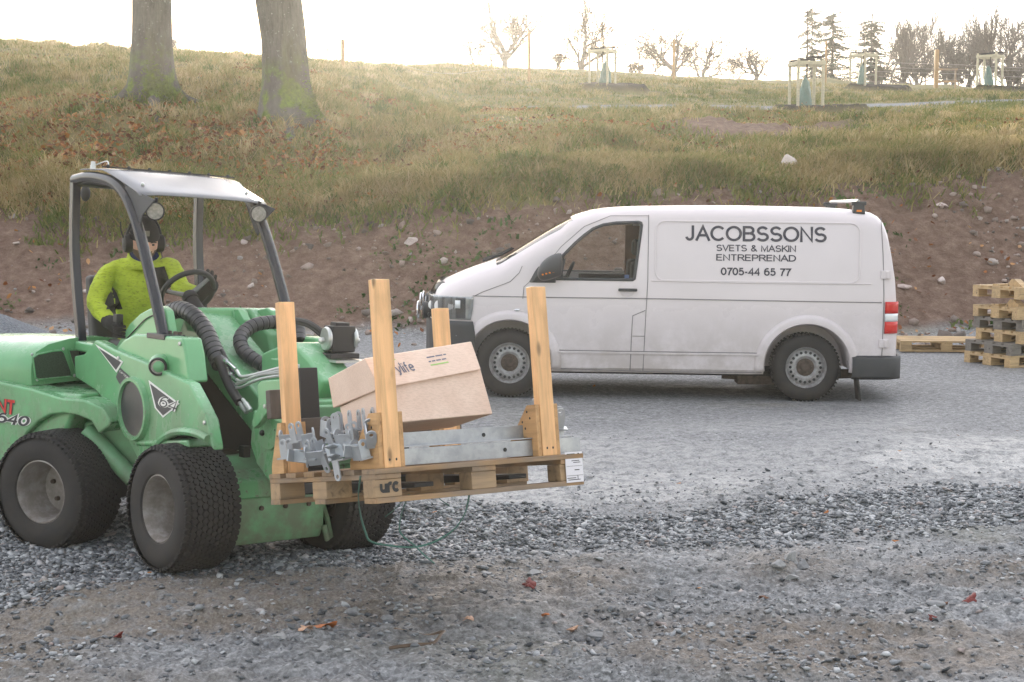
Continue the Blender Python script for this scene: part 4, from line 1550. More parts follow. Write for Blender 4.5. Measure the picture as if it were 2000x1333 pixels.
H1 = [FR.S(x, y, v) for x, y, v in ((322, 645, -.20), (326, 617, -.19), (350, 605, -.18), (376, 616, -.18), (400, 645, -.18), (416, 680, -.19), (431, 712, -.20))]
h1 = wrapped_hose(H1, .050, "hose")
def onboom(px, py, off):
    return FR.plane(px, py, (-.74 + .482 * off, 0, 1.355 + .876 * off), (.482, 0, .876))


H2 = [onboom(x, y, o) for x, y, o in ((585, 668, .10), (580, 640, .13), (545, 630, .13), (505, 633, .12), (480, 646, .09), (469, 664, .07), (476, 686, .05), (498, 704, .05), (524, 720, .05))]
h2 = wrapped_hose(H2, .040, "hose")
# loose hoses, fittings, steel pipes
for k, (dx, dy) in enumerate(((0, 0), (9, -6), (-6, 6), (3, 3))):
    b = MB(FR)
    b.tube(curve_pts([FR.S(424 + dx, 690 + dy, -.20), FR.S(437 + dx, 716 + dy, -.21), FR.S(448 + dx * .9, 738 + dy, -.21)], 5), .011, 8)
    LB(b, "inner_hose", M_black, h1)
for k, (x0, y0, x1, y1) in enumerate(((432, 697, 460, 722), (440, 721, 466, 747), (437, 732, 463, 757))):
    b = MB(FR)
    A, B = FR.S(x0, y0, -.22), FR.S(x1, y1, -.23)
    d = B - A
    b.tube([A, A + d * .3, A + d * .3, A + d * .45, A + d * .45, B], [.014, .014, .017, .017, .010, .010], 8)
    LB(b, "hose_fitting", M_chrome, h1)
for k, (y0, y1, y2, y3) in enumerate(((724, 736, 729, 717), (742, 745, 732, 723), (750, 747, 733, 728), (757, 756, 741, 733))):
    b = MB(FR)
    b.tube(curve_pts([FR.S(462, y0, -.235), FR.S(473, y1, -.235), FR.S(508, y2, -.2), FR.S(556, y3, -.12), FR.S(585, y3 - 2, -.05)], 6), .0085, 8)
    LB(b, "steel_pipe", M_pipe)
b = MB(FR)
b.tube(curve_pts([FR.S(426, 700, -.24), FR.S(447, 752, -.245), FR.S(468, 786, -.25)], 6), .026, 10)
LB(b, "hose_sleeve", M_black)
for k in range(2):
    b = MB(FR)
    A, B = FR.S(466 + 8 * k, 784 - 4 * k, -.25), FR.S(482 + 8 * k, 806 - 4 * k, -.25)
    b.tube([A, A + (B - A) * .4, A + (B - A) * .4, B], [.010, .010, .015, .012], 8); LB(b, "hose_fitting", M_pipe)
for k, (a_, c_) in enumerate((((585, 628), (655, 672)), ((580, 622), (640, 655)))):
    b = MB(FR)
    b.tube(curve_pts([FR.S(560, 624 + 4 * k, .14), FR.S(600, 630 + 6 * k, .16), FR.S(628, 648 + 8 * k, .19), FR.S(646, 664 + 6 * k, .20)], 6), .016 - .004 * k, 8); LB(b, "coupler_hose", M_black)
b = MB(FR); b.box(FR.S(545, 712, -.02), (.08, .06, .06)); LB(b, "pipe_block", M_green, bevel=.006)
for k, (x, y) in enumerate(((527, 700), (530, 712))):
    b = MB(FR); A = FR.S(x, y, .06); b.tube([A, A + np.array([.03, -.02, -.02]), A + np.array([.03, -.02, -.02]), A + np.array([.06, -.03, -.04])], [.014, .014, .018, .018], 8); LB(b, "hose_fitting", M_chrome, h2)

# --- roll-over frame and canopy
RV = .42
near = [FR.S(x, y, -RV) for x, y in ((319, 655), (303, 580), (284, 500), (268, 440), (254, 400), (240, 374), (222, 357), (200, 349), (172, 346), (146, 352))]
hoop = curve_pts(near, 5)
for s in (1, -1):
    b = MB(FR)
    b.tube([np.array([p[0], p[1] * s, p[2]]) for p in hoop], .032, 16)
    LB(b, "front_post", M_rops)
    r0, r1, r2 = FR.S(147, 356, -RV), FR.S(146, 500, -RV), FR.S(161, 694, -RV)
    b = MB(FR)
    b.tube([np.array([p[0], p[1] * s, p[2]]) for p in curve_pts([r0, r1, r2], 6)], .036, 4)
    LB(b, "rear_post", M_rops, bevel=.006)
    f = near[0]
    b = MB(FR); b.box((f[0] + .03, s * -f[1], f[2] - .005), (.20, .13, .03))
    LB(b, "post_foot", M_rops, bevel=.004)
    b = MB(FR)
    for du in (-.02, .04, .09):
        b.lathe([(.013, 0), (.012, .014), (0, .016)], (f[0] + du + .02, s * -f[1] - s * .04, f[2] + .01), (0, 0, 1), 8)
    LB(b, "foot_bolt", M_hub)
LB(MB(FR).tube([(near[-1][0] + .02, -RV, near[-1][2] - .01), (near[-1][0] + .02, RV, near[-1][2] - .01)], .03, 12), "cross_tube", M_rops)
TW = near[-2][2] + .045
b = MB(FR)
P = []
rows = ((-1.46, .010), (-1.40, .012), (-1.30, .010), (-1.17, .004), (-1.10, -.012), (-.98, -.048), (-.85, -.090), (-.74, -.128), (-.70, -.15))
for u, dz in rows:
    for v in np.linspace(-1, 1, 9):
        hw = .44 - (.05 * (u + 1.1) if u > -1.1 and v > 0 else 0)
        P.append((u - .05 * max(0, v) * (u > -1.1), v * hw, TW + dz - .012 * v ** 4))
b.grid(P, 9, len(rows))
can = LB(b, "canopy", M_visor, solid=.006)
b = MB(FR); b.box((-1.165, 0, TW + .010), (.012, .88, .008)); LB(b, "canopy_seam", M_black, can)
for v in np.linspace(-.40, .40, 7):
    LB(MB(FR).sphere((-1.175, v, TW + .014), .012, 8, 6), "bolt", M_black, can)
for u, v in ((-.82, -.36), (-.88, .36), (-1.38, -.4)):
    LB(MB(FR).sphere((u, v, TW - .094 if u > -1 else TW + .02), .012, 8, 6), "bolt", M_pipe, can)
for s in (-1, 1):
    g = uw([(244, 362), (303, 391), (292, 404), (279, 420), (271, 448), (262, 425)], -RV)
    if s > 0: g = [(u - .10, w) for u, w in g]
    LB(MB(FR).prism(g, s * RV - .004, s * RV + .004), "gusset", M_gusset, can)
    lc = FR.S(303, 413, -.36) if s < 0 else FR.S(505, 418, .36)
    ax = np.array([.86, -.5, -.08]) if s < 0 else np.array([.95, -.3, -.1])
    l = LB(MB(FR).lathe([(.02, -.055), (.045, -.045), (.052, 0), (.053, .012), (.046, .014), (.044, .004)], lc, ax, 28), "work_light", M_black)
    LB(MB(FR).lathe([(.0455, .004), (.044, .010), (0, .012)], lc, ax, 28), "lens", M_lamplens, l)
    LB(MB(FR).tube([lc + np.array([0, 0, .04]), lc + np.array([0.01, 0, .075])], .01, 6), "bracket", M_black, l)
LB(MB(FR).sphere(FR.S(167, 378, -.30), (.03, .03, .05), 12, 8), "horn", M_black)
b = MB(FR); b.lathe([(.018, 0), (.012, .05), (.016, .052), (0, .055)], (near[-2][0] + .02, -.40, TW - .005), (0, 0, 1), 12); b.tube(curve_pts([(near[-2][0] + .02, -.38, TW + .03), (near[-2][0] + .12, -.36, TW + .05), (near[-2][0] + .18, -.38, TW + .01)], 4), .004, 6)
LB(b, "beacon_socket", M_pipe, can)

# --- steering wheel and seat
sc_ = FR.S(366, 573, .03)
tn = R(52)
nrm = np.array([-math.sin(tn), 0, math.cos(tn)]); e1 = np.array([math.cos(tn), 0, math.sin(tn)]); e2 = np.array([0, 1.0, 0])
b = MB(FR)
b.tube([sc_ + .165 * (e1 * math.cos(t) + e2 * math.sin(t)) for t in np.linspace(0, 2 * PI, 41)], .0165, 10, caps=False)
stw = LB(b, "steering_wheel", M_black)
for a in (40, 150, 275):
    d = e1 * math.cos(R(a)) + e2 * math.sin(R(a))
    LB(MB(FR).tube([sc_ - nrm * .02 + d * .03, sc_ + d * .155], [.016, .011], 6), "spoke", M_spoke, stw)
LB(MB(FR).lathe([(.05, -.05), (.045, 0), (.03, .015), (0, .018)], sc_ - nrm * .02, nrm, 20), "boss", M_black, stw)
LB(MB(FR).tube([sc_ - nrm * .04, sc_ - nrm * .34], [.04, .055], 12), "steering_column", M_black)
b = MB(FR)
b.box((-1.48, .02, 1.06), (.46, .48, .12))
seat = LB(b, "seat", M_black, bevel=.04, seg=3)
b = MB(FR); b.hexa([(-1.80, -.2, 1.08), (-1.70, -.2, 1.08), (-1.70, .24, 1.08), (-1.80, .24, 1.08), (-1.92, -.18, 1.50), (-1.83, -.18, 1.50), (-1.83, .22, 1.50), (-1.92, .22, 1.50)])
LB(b, "seat_back", M_black, bevel=.03, seg=3)

# --- rear section
HV = -.44
u0 = RR.S(60, 754, HV)[0]
wh0 = RR.S(60, 754, HV)[2]
wt = RR.S(58, 700, HV)[2]
wtop = RR.S(0, 669, -.40)[2]
b = MB(RR)
sec = [(-.44, wh0), (-.445, wh0 + .08), (-.435, wt - .02), (-.40, wt + .035), (-.30, wt + .075), (-.12, wt + .10), (.12, wt + .10), (.30, wt + .075), (.40, wt + .035), (.435, wt - .02), (.445, wh0 + .08), (.44, wh0)]
us = [u0 - .95, u0 - .90, u0 - .75, u0 - .4, u0 - .12, u0 - .02, u0]
sc2 = [(.80, .68), (.90, .86), (.97, .95), (1, 1), (1, 1), (1, 1), (.985, .985)]
P = []
for u, (sy, sz) in zip(us, sc2):
    P += [(u, v * sy, wh0 + (w - wh0) * sz) for v, w in sec]
b.grid(P, len(sec), len(us))
b.add([(u0, v * .985, wh0 + (w - wh0) * .985) for v, w in sec], [list(range(len(sec)))])
b.add([(us[0], v * .8, wh0 + (w - wh0) * .68) for v, w in sec], [list(range(len(sec)))])
hood = LB(b, "engine_hood", M_green, smooth=50)


def onu(px, py, du=.004):
    q_ = RR.inv(px, py, 0, u0 + du)
    return (q_[1], q_[2])


for pts in ([(64, 700), (74, 693), (100, 687), (119, 685), (124, 690), (137, 725), (136, 735), (75, 741), (69, 737)], [(133, 684), (165, 684), (172, 692), (178, 728), (150, 730), (146, 726)]):
    P = [onu(*p) for p in pts]
    g = LB(MB(RR).add([(u0 + .005, v, w) for v, w in P], [list(range(len(P)))]), "grille", M_mesh, hood, smooth=0, solid=.006)
    c_ = np.mean(np.array(P), axis=0)
    b = MB(RR)
    b.tube([(u0 + .008, c_[0] + (v - c_[0]) * 1.03, c_[1] + (w - c_[1]) * 1.03) for v, w in P + P[:2]], .006, 6)
    LB(b, "grille_frame", M_green, g)
for x, y in ((62, 693), (123, 682), (72, 742), (145, 734)):
    v, w = onu(x, y); LB(MB(RR).sphere((u0 + .006, v, w), (.006, .010, .010), 8, 6), "bolt", M_pipe, hood)
BP = uw([(-80, 735), (0, 747), (60, 760), (118, 778), (165, 782), (200, 798), (215, 822), (214, 832), (192, 848), (178, 824), (150, 812), (124, 808), (98, 811), (75, 823), (52, 846), (40, 870), (30, 905), (0, 900), (-80, 880)], -.50, RR)
fu = [p[0] for p in BP]
for a, b_ in ((-.50, -.30), (.30, .50)):
    LB(MB(RR).prism(BP, a, b_), "rear_fender", M_green, bevel=.016, seg=3)
LB(MB(RR).hexa([(-1.3, -.46, .55), (.0, -.46, .62), (.0, .46, .62), (-1.3, .46, .55), (-1.3, -.44, wh0 - .004), (.12, -.44, wh0 - .03), (.12, .44, wh0 - .03), (-1.3, .44, wh0 - .004)]), "rear_body", M_green, bevel=.03, seg=3)
LB(MB(RR).hexa([(.05, -.34, .36), (.5, -.30, .40), (.5, .30, .40), (.05, .34, .36), (.05, -.36, .70), (.48, -.32, .78), (.48, .32, .78), (.05, .36, .70)]), "rear_frame", M_greenlow, bevel=.02)
LB(MB(RR).tube([(.12, -.40, .66), (.42, -.36, .40)], .05, 12), "frame_pipe", M_greenlow)
LB(MB(RR).box((-.5, 0, .40), (1.2, .56, .34)), "rear_chassis", M_dark)
b = MB(FR); b.box((-.50, -.14, .42), (.36, .5, .24)); LB(b, "articulation_joint", M_hub, bevel=.01)
decal_text(RR, "AVANT", (-62, 797), (27, 811), -.5035, .085, M_decal, .30, .05)
decal_text(RR, "AVANT", (-62, 797), (27, 811), -.5045, .085, M_redprint, .18, .05)
decal_text(RR, "640", (-8, 825), (52, 834), -.5035, .062, M_white, .34, .2)
decal_text(RR, "640", (-8, 825), (52, 834), -.5045, .062, M_decal, .18, .2)


def turf_wheel(fr, v, steer=0.0):
    """Wide turf tyre on a dished rim, facing outward."""
    s = 1 if v > 0 else -1
    c = np.array([0, v, .335]); r, h = .335, .158
    b = MB(fr)
    b.lathe([(.172, -h * .80), (.185, -h * .95), (.23, -h * 1.02), (.275, -h * 1.0), (.305, -h * .92), (.322, -h * .78), (.328, -h * .5), (.330, 0), (.328, h * .5), (.322, h * .78), (.305, h * .92), (.275, h * 1.0),
             (.23, h * 1.02), (.185, h * .95), (.172, h * .80)], c, (0, s, 0), 64, caps=False)
    t = LB(b, "wheel", M_rubber)
    g = MB(fr)
    nr, nc = 11, 56
    for i in range(nr):
        q = -1 + 2 * i / (nr - 1)
        for k in range(nc):
            a = 2 * PI * (k + .5 * (i % 2)) / nc
            rad = .330 - .006 * abs(q) ** 3 + (-.012 if i in (0, nr - 1) else 0)
            yy = q * h * .93
            ca, sa = math.cos(a), math.sin(a)
            T_, N_ = np.array([-sa, 0, ca]), np.array([ca, 0, sa])
            base = c + N_ * rad + np.array([0, yy * s, 0])
            hx, hy = .0200, .0160
            P = []
            for hh, sh in ((-.006, 1.0), (.007, .88)):
                for (dx, dy) in ((-1, 0), (-.55, -1), (.55, -1), (1, 0), (.55, 1), (-.55, 1)):
                    P.append(base + T_ * dx * hx * sh + np.array([0, dy * hy * sh, 0]) + N_ * hh)
            g.add(P, [[6, 7, 8, 9, 10, 11]] + [[j, (j + 1) % 6, 6 + (j + 1) % 6, 6 + j] for j in range(6)])
    LB(g, "tread", M_rubber, t, smooth=0)
    b = MB(fr)
    b.lathe([(.176, h * .80), (.180, h * .88), (.172, h * .90), (.160, h * .70), (.157, h * .30), (.145, h * .05), (.138, -h * .25), (.10, -h * .32), (.04, -h * .30), (0, -h * .30)], c, (0, s, 0), 48, caps=False)
    LB(b, "rim", M_rim, t)
    b = MB(fr)
    for k in range(5):
        a = 2 * PI * k / 5 + .3
        b.lathe([(.014, 0), (.012, .02), (0, .022)], c + np.array([.085 * math.cos(a), s * h * -.31, .085 * math.sin(a)]), (0, s, 0), 8)
    LB(b, "wheel_nut", M_hub, t)
    return t


for fr, vv in ((FR, .5), (RR, .5)):
    for s in (-1, 1):
        turf_wheel(fr, s * vv)
        LB(MB(fr).tube([(0, s * .15, .335), (0, s * .42, .335)], .09, 12), "axle", M_dark)

# ------------------------------------------------------------------ pallets
def wood(name, c, dark=.55, knots=True, grey=0.0, rough=.72):
    m = Mat(name, rough)
    g = m.coord('g', (1.2, 16, 16))
    n1 = m.noise(g, 1.6, 6, .6, .6)
    n2 = m.noise(m.coord('g', (2, 3, 3)), 2.0, 4)
    fine = m.noise(m.coord('g', (3, 90, 90)), 2.0, 4)
    a = m.ramp(n1, ((.3, tuple(x * dark for x in c)), (.5, c), (.72, tuple(min(1, x * 1.22) for x in c))))
    a = m.mix(m.rng(n2, .45, .75, 0, .55), a, tuple(x * .62 for x in c))
    if grey:
        a = m.mix(m.math('MULTIPLY', m.rng(m.noise(m.coord('World'), 4, 5), .35, .6), grey, True), a, (.17, .155, .14))
    if knots:
        k = m.voro(m.coord('g', (3.2, 9, 9)), 1.0)
        a = m.mix(m.rng(k, .16, .06), a, tuple(x * .34 for x in c))
    a = m.mix(m.rng(fine, .5, .8, 0, .3), a, tuple(x * .5 for x in c))
    m.color(a).bump(fine, .25, .003)
    return m.m


W_old = wood("weathered_pine", (.36, .225, .115), .5, True, .55)
W_block = wood("pallet_block", (.40, .265, .145), .5, True, .25)
W_new = wood("fresh_pine", (.80, .47, .225), .72, True, 0, .62)
W_cleat = wood("plywood_cleat", (.50, .295, .135), .7, True)
W_dark = wood("dark_timber", (.075, .058, .048), .5, True, .3)
W_yellow = wood("yellow_pallet_pine", (.52, .36, .185), .6, True, .15)
W_greyp = wood("grey_pallet_pine", (.20, .18, .155), .55, True, .3)
W_stake = wood("pale_stake", (.55, .50, .37), .75, False, 0)
M_ink = simple("stamp_ink", (.03, .03, .03), .7, var=.3, scale=40)
M_paper = simple("paper", (.74, .72, .76), .6, var=.05)
M_galv = Mat("galvanised_steel", .42, .75)
_c = M_galv.coord('World')
M_galv.color(M_galv.mix(.5, M_galv.ramp(M_galv.noise(_c, 9, 6), ((.3, (.27, .285, .305)), (.7, (.43, .445, .47)))), M_galv.ramp(M_galv.voro(_c, 60, 'Color'), ((.2, (.33, .345, .365)), (.8, (.40, .415, .435))))))
M_galv.rough(M_galv.rng(M_galv.noise(_c, 14, 6), .3, .7, .32, .62))
M_galv = M_galv.m
M_brk = simple("dull_zinc", (.41, .435, .47), .45, .45, var=.12, scale=18)

LP = PALF.w(-.5, .55, 0)
pal = empty("laden_pallet", tuple(LP), "wooden pallet with four tall new timber uprights, held up on the loader forks", "pallet")
PL, PW = .99, 1.10


def PB(b, name, m, parent=None, **kw):
    return b.build(name, m, parent or pal, origin=LP, **kw)


for u in (-.05, -.495, -.94):
    PB(MB(PALF).box((u, PW / 2, .011), (.10, PW, .022)), "bottom_runner", W_old, bevel=.002)
k = 0
for u in (-.055, -.495, -.935):
    for v, w in ((.065, .13), (.55, .13), (1.035, .13)):
        PB(MB(PALF).box((u, v, .0605), (.10 if u != -.495 else .13, w, .077)), "block", W_block, bevel=.004)
for v in (.065, .55, 1.035):
    PB(MB(PALF).box((-PL / 2, v, .1105), (PL, .125, .0215)), "stringer", W_old, bevel=.002)
for u in (-.055, -.23, -.41, -.585, -.76, -.935):
    PB(MB(PALF).box((u + rnd.uniform(-.01, .01), PW / 2, .1325), (.115 if u in (-.055, -.935) else .098, PW, .0215)), "deck_board", W_old, bevel=.002)


def plane_text(txt, o, ex, ey, h, L, weight, m, name, thing, origin, z=.002, shear=0):
    """Lettering on a flat face: o corner, ex/ey unit axes."""
    o, ex, ey = (np.array(q, float) for q in (o, ex, ey))
    nz = np.cross(ex, ey)
    V, F, w = strokes(txt, h, weight, .14, 1.0, shear)
    return MB().add([o + ex * x * L / w + ey * y + nz * z for x, y in V], F).build(name, m, thing, origin=origin, smooth=0)


fx, vx, ux = PALF.M[0], PALF.M[1], PALF.M[2]
plane_text("urc", PALF.w(-.005, .028, .042), vx, ux, .062, .085, .24, M_ink, "stamp", pal, LP)
# paper slip
b = MB(PALF); b.box((.004, 1.045, .083), (.003, .098, .138))
slip = PB(b, "paper_label", M_paper)
for (v0, v1, w, h) in ((1.005, 1.05, .142, .006), (1.068, 1.075, .142, .008), (1.0, 1.09, .133, .0015), (1.03, 1.075, .112, .003), (1.04, 1.08, .104, .003), (1.045, 1.072, .070, .004), (1.0, 1.09, .045, .0015), (1.0, 1.05, .034, .003), (1.005, 1.075, .026, .003), (1.0, 1.09, .088, .0012), (1.06, 1.062, .035, .02)):
    PB(MB(PALF).box((.0062, (v0 + v1) / 2, w), (.001, v1 - v0, h)), "print", M_ink, slip)

UPR = [(-.05, .108, .80), (-.06, .945, .775), (-.865, .07, .80), (-.91, .965, .775)]
for (u, v, L) in UPR:
    z0 = .1435
    up = PB(MB(PALF).hexa([(u - .0225, v - .04, z0), (u + .0225, v - .04, z0), (u + .0225, v + .04, z0), (u - .0225, v + .04, z0),
                          (u - .0225, v - .04, z0 + L), (u + .0225, v - .04, z0 + L), (u + .0225, v + .04, z0 + L), (u - .0225, v + .04, z0 + L)]), "upright", W_new, bevel=.003)
    d = -1 if u > -.5 else -1
    for s in (-1, 1):
        y0 = v + s * .0415; y1 = v + s * .063
        k_ = 1.0 if u > -.5 else .45
        cl = MB(PALF).prism([(u + .018, z0), (u - .235 * k_, z0), (u - .235 * k_, z0 + .035), (u - .05 * k_, z0 + .235), (u + .018, z0 + .235)], min(y0, y1), max(y0, y1))
        c = PB(cl, "cleat", W_cleat, up, bevel=.002)
        nb = MB(PALF)
        for i in range(4 if u > -.5 else 1):
            for j in range(2):
                nb.sphere((u - .03 - .04 * i - .02 * j, v + s * .0635, z0 + .04 + .045 * (3 - i) + .03 * j), (.006, .002, .006), 6, 4)
        PB(nb, "nail", M_ink, c)
    if u > -.5:
        nb = MB(PALF)
        for dv in (-.015, .018):
            nb.sphere((u + .0228, v + dv, z0 + .035), (.002, .005, .006), 6, 4)
        PB(nb, "nail", M_ink, up)

# two galvanised beams lying along the front
def channel(name, lab, u, z0, h, wd, v0, v1, flip):
    t = .006
    b = MB(PALF)
    b.prism([(u, z0), (u, z0 + h), (u - t, z0 + h), (u - t, z0 + t), (u - wd, z0 + t), (u - wd, z0)] if not flip else
            [(u, z0), (u, z0 + t), (u - wd + t, z0 + t), (u - wd + t, z0 + h), (u - wd, z0 + h), (u - wd, z0)], v0, v1)
    o = b.build(name, M_galv, bevel=.0015)
    tag(o, lab, "steel beam", "galvanised beams on the pallet")
    hb = MB(PALF)
    hv = v0 + (v1 - v0) * .55
    uu = u + .0005 if not flip else u - wd + t + .0005
    hb.lathe([(.0095, 0), (.0095, .0012)], (uu, hv, z0 + h * .5), (1, 0, 0), 14)
    hb.build("bolt_hole", M_ink, o)
    return o


channel("galvanised_beam", "lower grey galvanised steel beam lying on the pallet deck behind the uprights", -.085, .148, .072, .075, .20, 1.16, False)
channel("galvanised_beam", "upper grey galvanised steel angle beam under the cardboard box", -.080, .224, .066, .075, .10, 1.12, True)

# cardboard box with its lid set askew
M_card = Mat("cardboard", .78)
_c = M_card.coord('g', (1, 1, 1))
_w = M_card.noise(M_card.coord('g', (.6, 130, 130)), 1.6, 2)
_nz = M_card.noise(M_card.coord('World'), 7, 6)
M_card.color(M_card.mix(M_card.rng(_w, .45, .6, 0, .22), M_card.ramp(_nz, ((.3, (.65, .485, .395)), (.7, (.73, .57, .475)))), (.40, .285, .20)))
M_card.bump(_w, .12, .002)
M_card = M_card.m
M_print = simple("grey_print", (.13, .14, .19), .7, var=.1)
M_gprint = simple("green_print", (.30, .50, .14), .7, var=.1)


def six(fl_b, fr_b, bl_b, fl_t, fr_t, bl_t):
    br_b = fr_b + bl_b - fl_b; br_t = fr_t + bl_t - fl_t
    return [fl_b, fr_b, br_b, bl_b, fl_t, fr_t, br_t, bl_t]


Bq = dict(flb=at(752, 828, 6.00), frb=at(963, 809, 6.48), flt=at(741, 757, 6.06), frt=at(938, 718, 6.54), blb=at(676, 856, 6.30), blt=at(663, 796, 6.37))
Lq = dict(flb=at(742, 760, 6.03), frb=at(940, 722, 6.51), flt=at(712, 700, 6.12), frt=at(921, 667, 6.62), blb=at(650, 798, 6.40), blt=at(640, 739, 6.47))
box_o = Bq['flb']
cbox = empty("cardboard_box", tuple(box_o), "large pale cardboard box with a tilted lid lying on the loaded pallet", "box")
MB().hexa(six(Bq['flb'], Bq['frb'], Bq['blb'], Bq['flt'], Bq['frt'], Bq['blt'])).build("box_body", M_card, cbox, origin=box_o, bevel=.006)
lid = MB().hexa(six(Lq['flb'], Lq['frb'], Lq['blb'], Lq['flt'], Lq['frt'], Lq['blt'])).build("box_lid", M_card, cbox, origin=box_o, bevel=.006)
ex = Lq['frb'] - Lq['flb']; exl = np.linalg.norm(ex); ex = ex / exl
ey = Lq['flt'] - Lq['flb']; ey = ey - ex * (ey @ ex); eyl = np.linalg.norm(ey); ey /= eyl
sk = (Lq['flt'] - Lq['flb']) @ ex / eyl


def onlid(a, h):
    return Lq['flb'] + ex * (a * exl + sk * h * eyl) + ey * h * eyl


plane_text("ylife", onlid(.225, .34), ex, ey, .056, .105, .14, M_print, "lettering", lid, box_o, .003)
MB().hexa([onlid(.225, .78) - np.cross(ex, ey) * -.002 + d for d in (ex * 0, ex * .02, ex * .02 + ey * .005, ey * .005, ex * 0 + np.cross(ex, ey) * .001, ex * .02 + np.cross(ex, ey) * .001, ex * .02 + ey * .005 + np.cross(ex, ey) * .001, ey * .005 + np.cross(ex, ey) * .001)]).build("green_mark", M_gprint, lid, origin=box_o)
for k, (h, m, segs) in enumerate(((.66, M_print, (.05, .045, .018)), (.52, M_print, (.014, .022, .03, .028)), (.40, M_gprint, (.115,)))):
    a = onlid(.545, h); b = MB(); x = 0
    for w in segs:
        o_ = a + ex * x + np.cross(ex, ey) * .002
        b.add([o_, o_ + ex * w, o_ + ex * w + ey * .007, o_ + ey * .007], [(0, 1, 2, 3)])
        x += w + .006
    b.build("small_print", m, lid, origin=box_o, smooth=0)
# dark timbers behind the load
o = MB(PALF).box(PALF.inv(544, 790, 0, -1.055), (.05, .11, .14)).build("dark_board", W_dark, bevel=.006)
tag(o, "short dark weathered board lying between the loader carriage and the rear near upright", "board")
o = MB(PALF).box((-1.035, .62, .335), (.045, 1.0, .13)).build("dark_board", W_dark, bevel=.006)
tag(o, "long dark weathered board on edge behind the cardboard box", "board")


# --- galvanised clevis brackets
def lug(b, w, h, t, off, rot, hole=.0105):
    """Plate with a rounded end and a hole: local x width, z height, y thickness."""
    n = 24
    out, inn = [], []
    for k in range(n):
        a = 2 * PI * k / n
        x, z = math.cos(a), math.sin(a)
        if z >= 0:
            out.append((x * w / 2, h - w / 2 + z * w / 2))
        else:
            f = min(1.0 / max(abs(x), 1e-6), 1.0 / max(abs(z), 1e-6))
            out.append((x * f * w / 2, (h - w / 2) + z * f * (h - w / 2)))
        inn.append((x * hole, h - w / 2 + z * hole))
    P = []
    for y in (-t / 2, t / 2):
        for L in (out, inn):
            P += [np.array(off) + np.array([x, y, z]) @ rot for x, z in L]
    F = []
    for k in range(n):
        j = (k + 1) % n
        F += [(k, j, n + j, n + k), (2 * n + k, 3 * n + k, 3 * n + j, 2 * n + j), (k, 2 * n + k, 2 * n + j, j), (n + k, n + j, 3 * n + j, 3 * n + k)]
    return b.add(P, F)


I3 = np.eye(3)
RZ90 = np.array([[0, 1, 0], [-1, 0, 0], [0, 0, 1.0]])
RX90 = np.array([[1, 0, 0], [0, 0, 1], [0, -1, 0.0]])          # lays the plate flat: local z -> y


def bracket_mesh(kind):
    b = MB()
    if kind == 0:      # clevis: base plate with two parallel lugs
        b.box((0, 0, .004), (.085, .07, .008))
        for s in (-1, 1):
            lug(b, .044, .10, .007, (0, s * .024, .004), I3)
        lug(b, .05, .075, .007, (0, -.03, .004), RX90 @ np.diag([1, -1, 1]))
    elif kind == 1:    # angle with one lug each way
        b.box((0, 0, .004), (.10, .06, .008)); b.box((-.046, 0, .035), (.008, .06, .07))
        lug(b, .046, .11, .007, (.02, .026, .004), I3)
        lug(b, .046, .10, .007, (-.02, -.026, .004), I3 * np.array([1, 1, -1]))
    else:
        b.box((0, 0, .04), (.11, .007, .08)); b.box((0, .03, .004), (.11, .06, .008))
        lug(b, .05, .09, .007, (.05, .02, .01), RZ90)
        lug(b, .05, .09, .007, (-.05, .02, .01), RZ90)
    return b.mesh('clevis_bracket')


bms = []
for k in range(3):
    me = bracket_mesh(k); me.materials.append(M_brk); finish(me, 35); bms.append(me)
HEAP = [(562, 880, 6.36, 0, 40, 0, 0), (583, 848, 6.30, 0, 20, 10, -10), (606, 862, 6.22, 1, -30, 20, 30), (590, 876, 6.24, 1, 60, 170, 20), (632, 838, 6.20, 2, -20, -10, 15),
        (640, 868, 6.12, 1, 10, 30, -20), (660, 830, 6.14, 0, 70, 0, 10), (655, 868, 6.06, 0, 80, 165, -20), (678, 862, 6.05, 2, 30, 40, 0), (694, 826, 6.08, 0, -15, 0, -8),
        (706, 868, 5.96, 1, 0, 175, 10), (722, 822, 6.02, 0, -25, 5, -8), (738, 824, 6.0, 0, -15, 0, 0), (716, 848, 5.95, 2, -40, 10, 80), (568, 862, 6.42, 2, 75, 20, 10), (612, 880, 6.16, 0, 30, 20, 10), (648, 848, 6.18, 0, -50, 0, 20), (668, 884, 6.02, 1, 15, 0, -15), (690, 850, 6.04, 0, 50, 10, 10), (624, 892, 6.14, 2, 60, 60, 0), (700, 884, 5.94, 2, -10, 20, 0)]
for i, (px, py, Y, kd, rz, rx, ry) in enumerate(HEAP):
    o = link(bpy.data.objects.new("clevis_bracket", bms[kd]))
    o.location = at(px, py + 16, Y)
    f_ = 1 if ry > 100 else .45; o.rotation_euler = (R(rx * f_), R(ry * f_ - 9 * (f_ < 1)), R(rz * .6 - 54)); o.scale = (.88,) * 3
    tag(o, "galvanised clevis bracket in the jumbled heap on the near side of the pallet", "bracket", "brackets heaped on the pallet")
for (px, py, Y, kd, rz, lab) in ((1090, 838, 6.62, 0, 60, "galvanised clevis bracket sticking out past the far front upright, nearer one"), (1046, 820, 6.75, 0, 70, "galvanised clevis bracket just behind the far front upright")):
    o = link(bpy.data.objects.new("clevis_bracket", bms[kd]))
    o.location = at(px, py, Y); o.rotation_euler = (R(4), R(6), R(rz - 54))
    tag(o, lab, "bracket", "brackets heaped on the pallet")

# --- green strapping hanging under the pallet
M_strap = simple("green_strap", (.045, .13, .10), .4, var=.2)


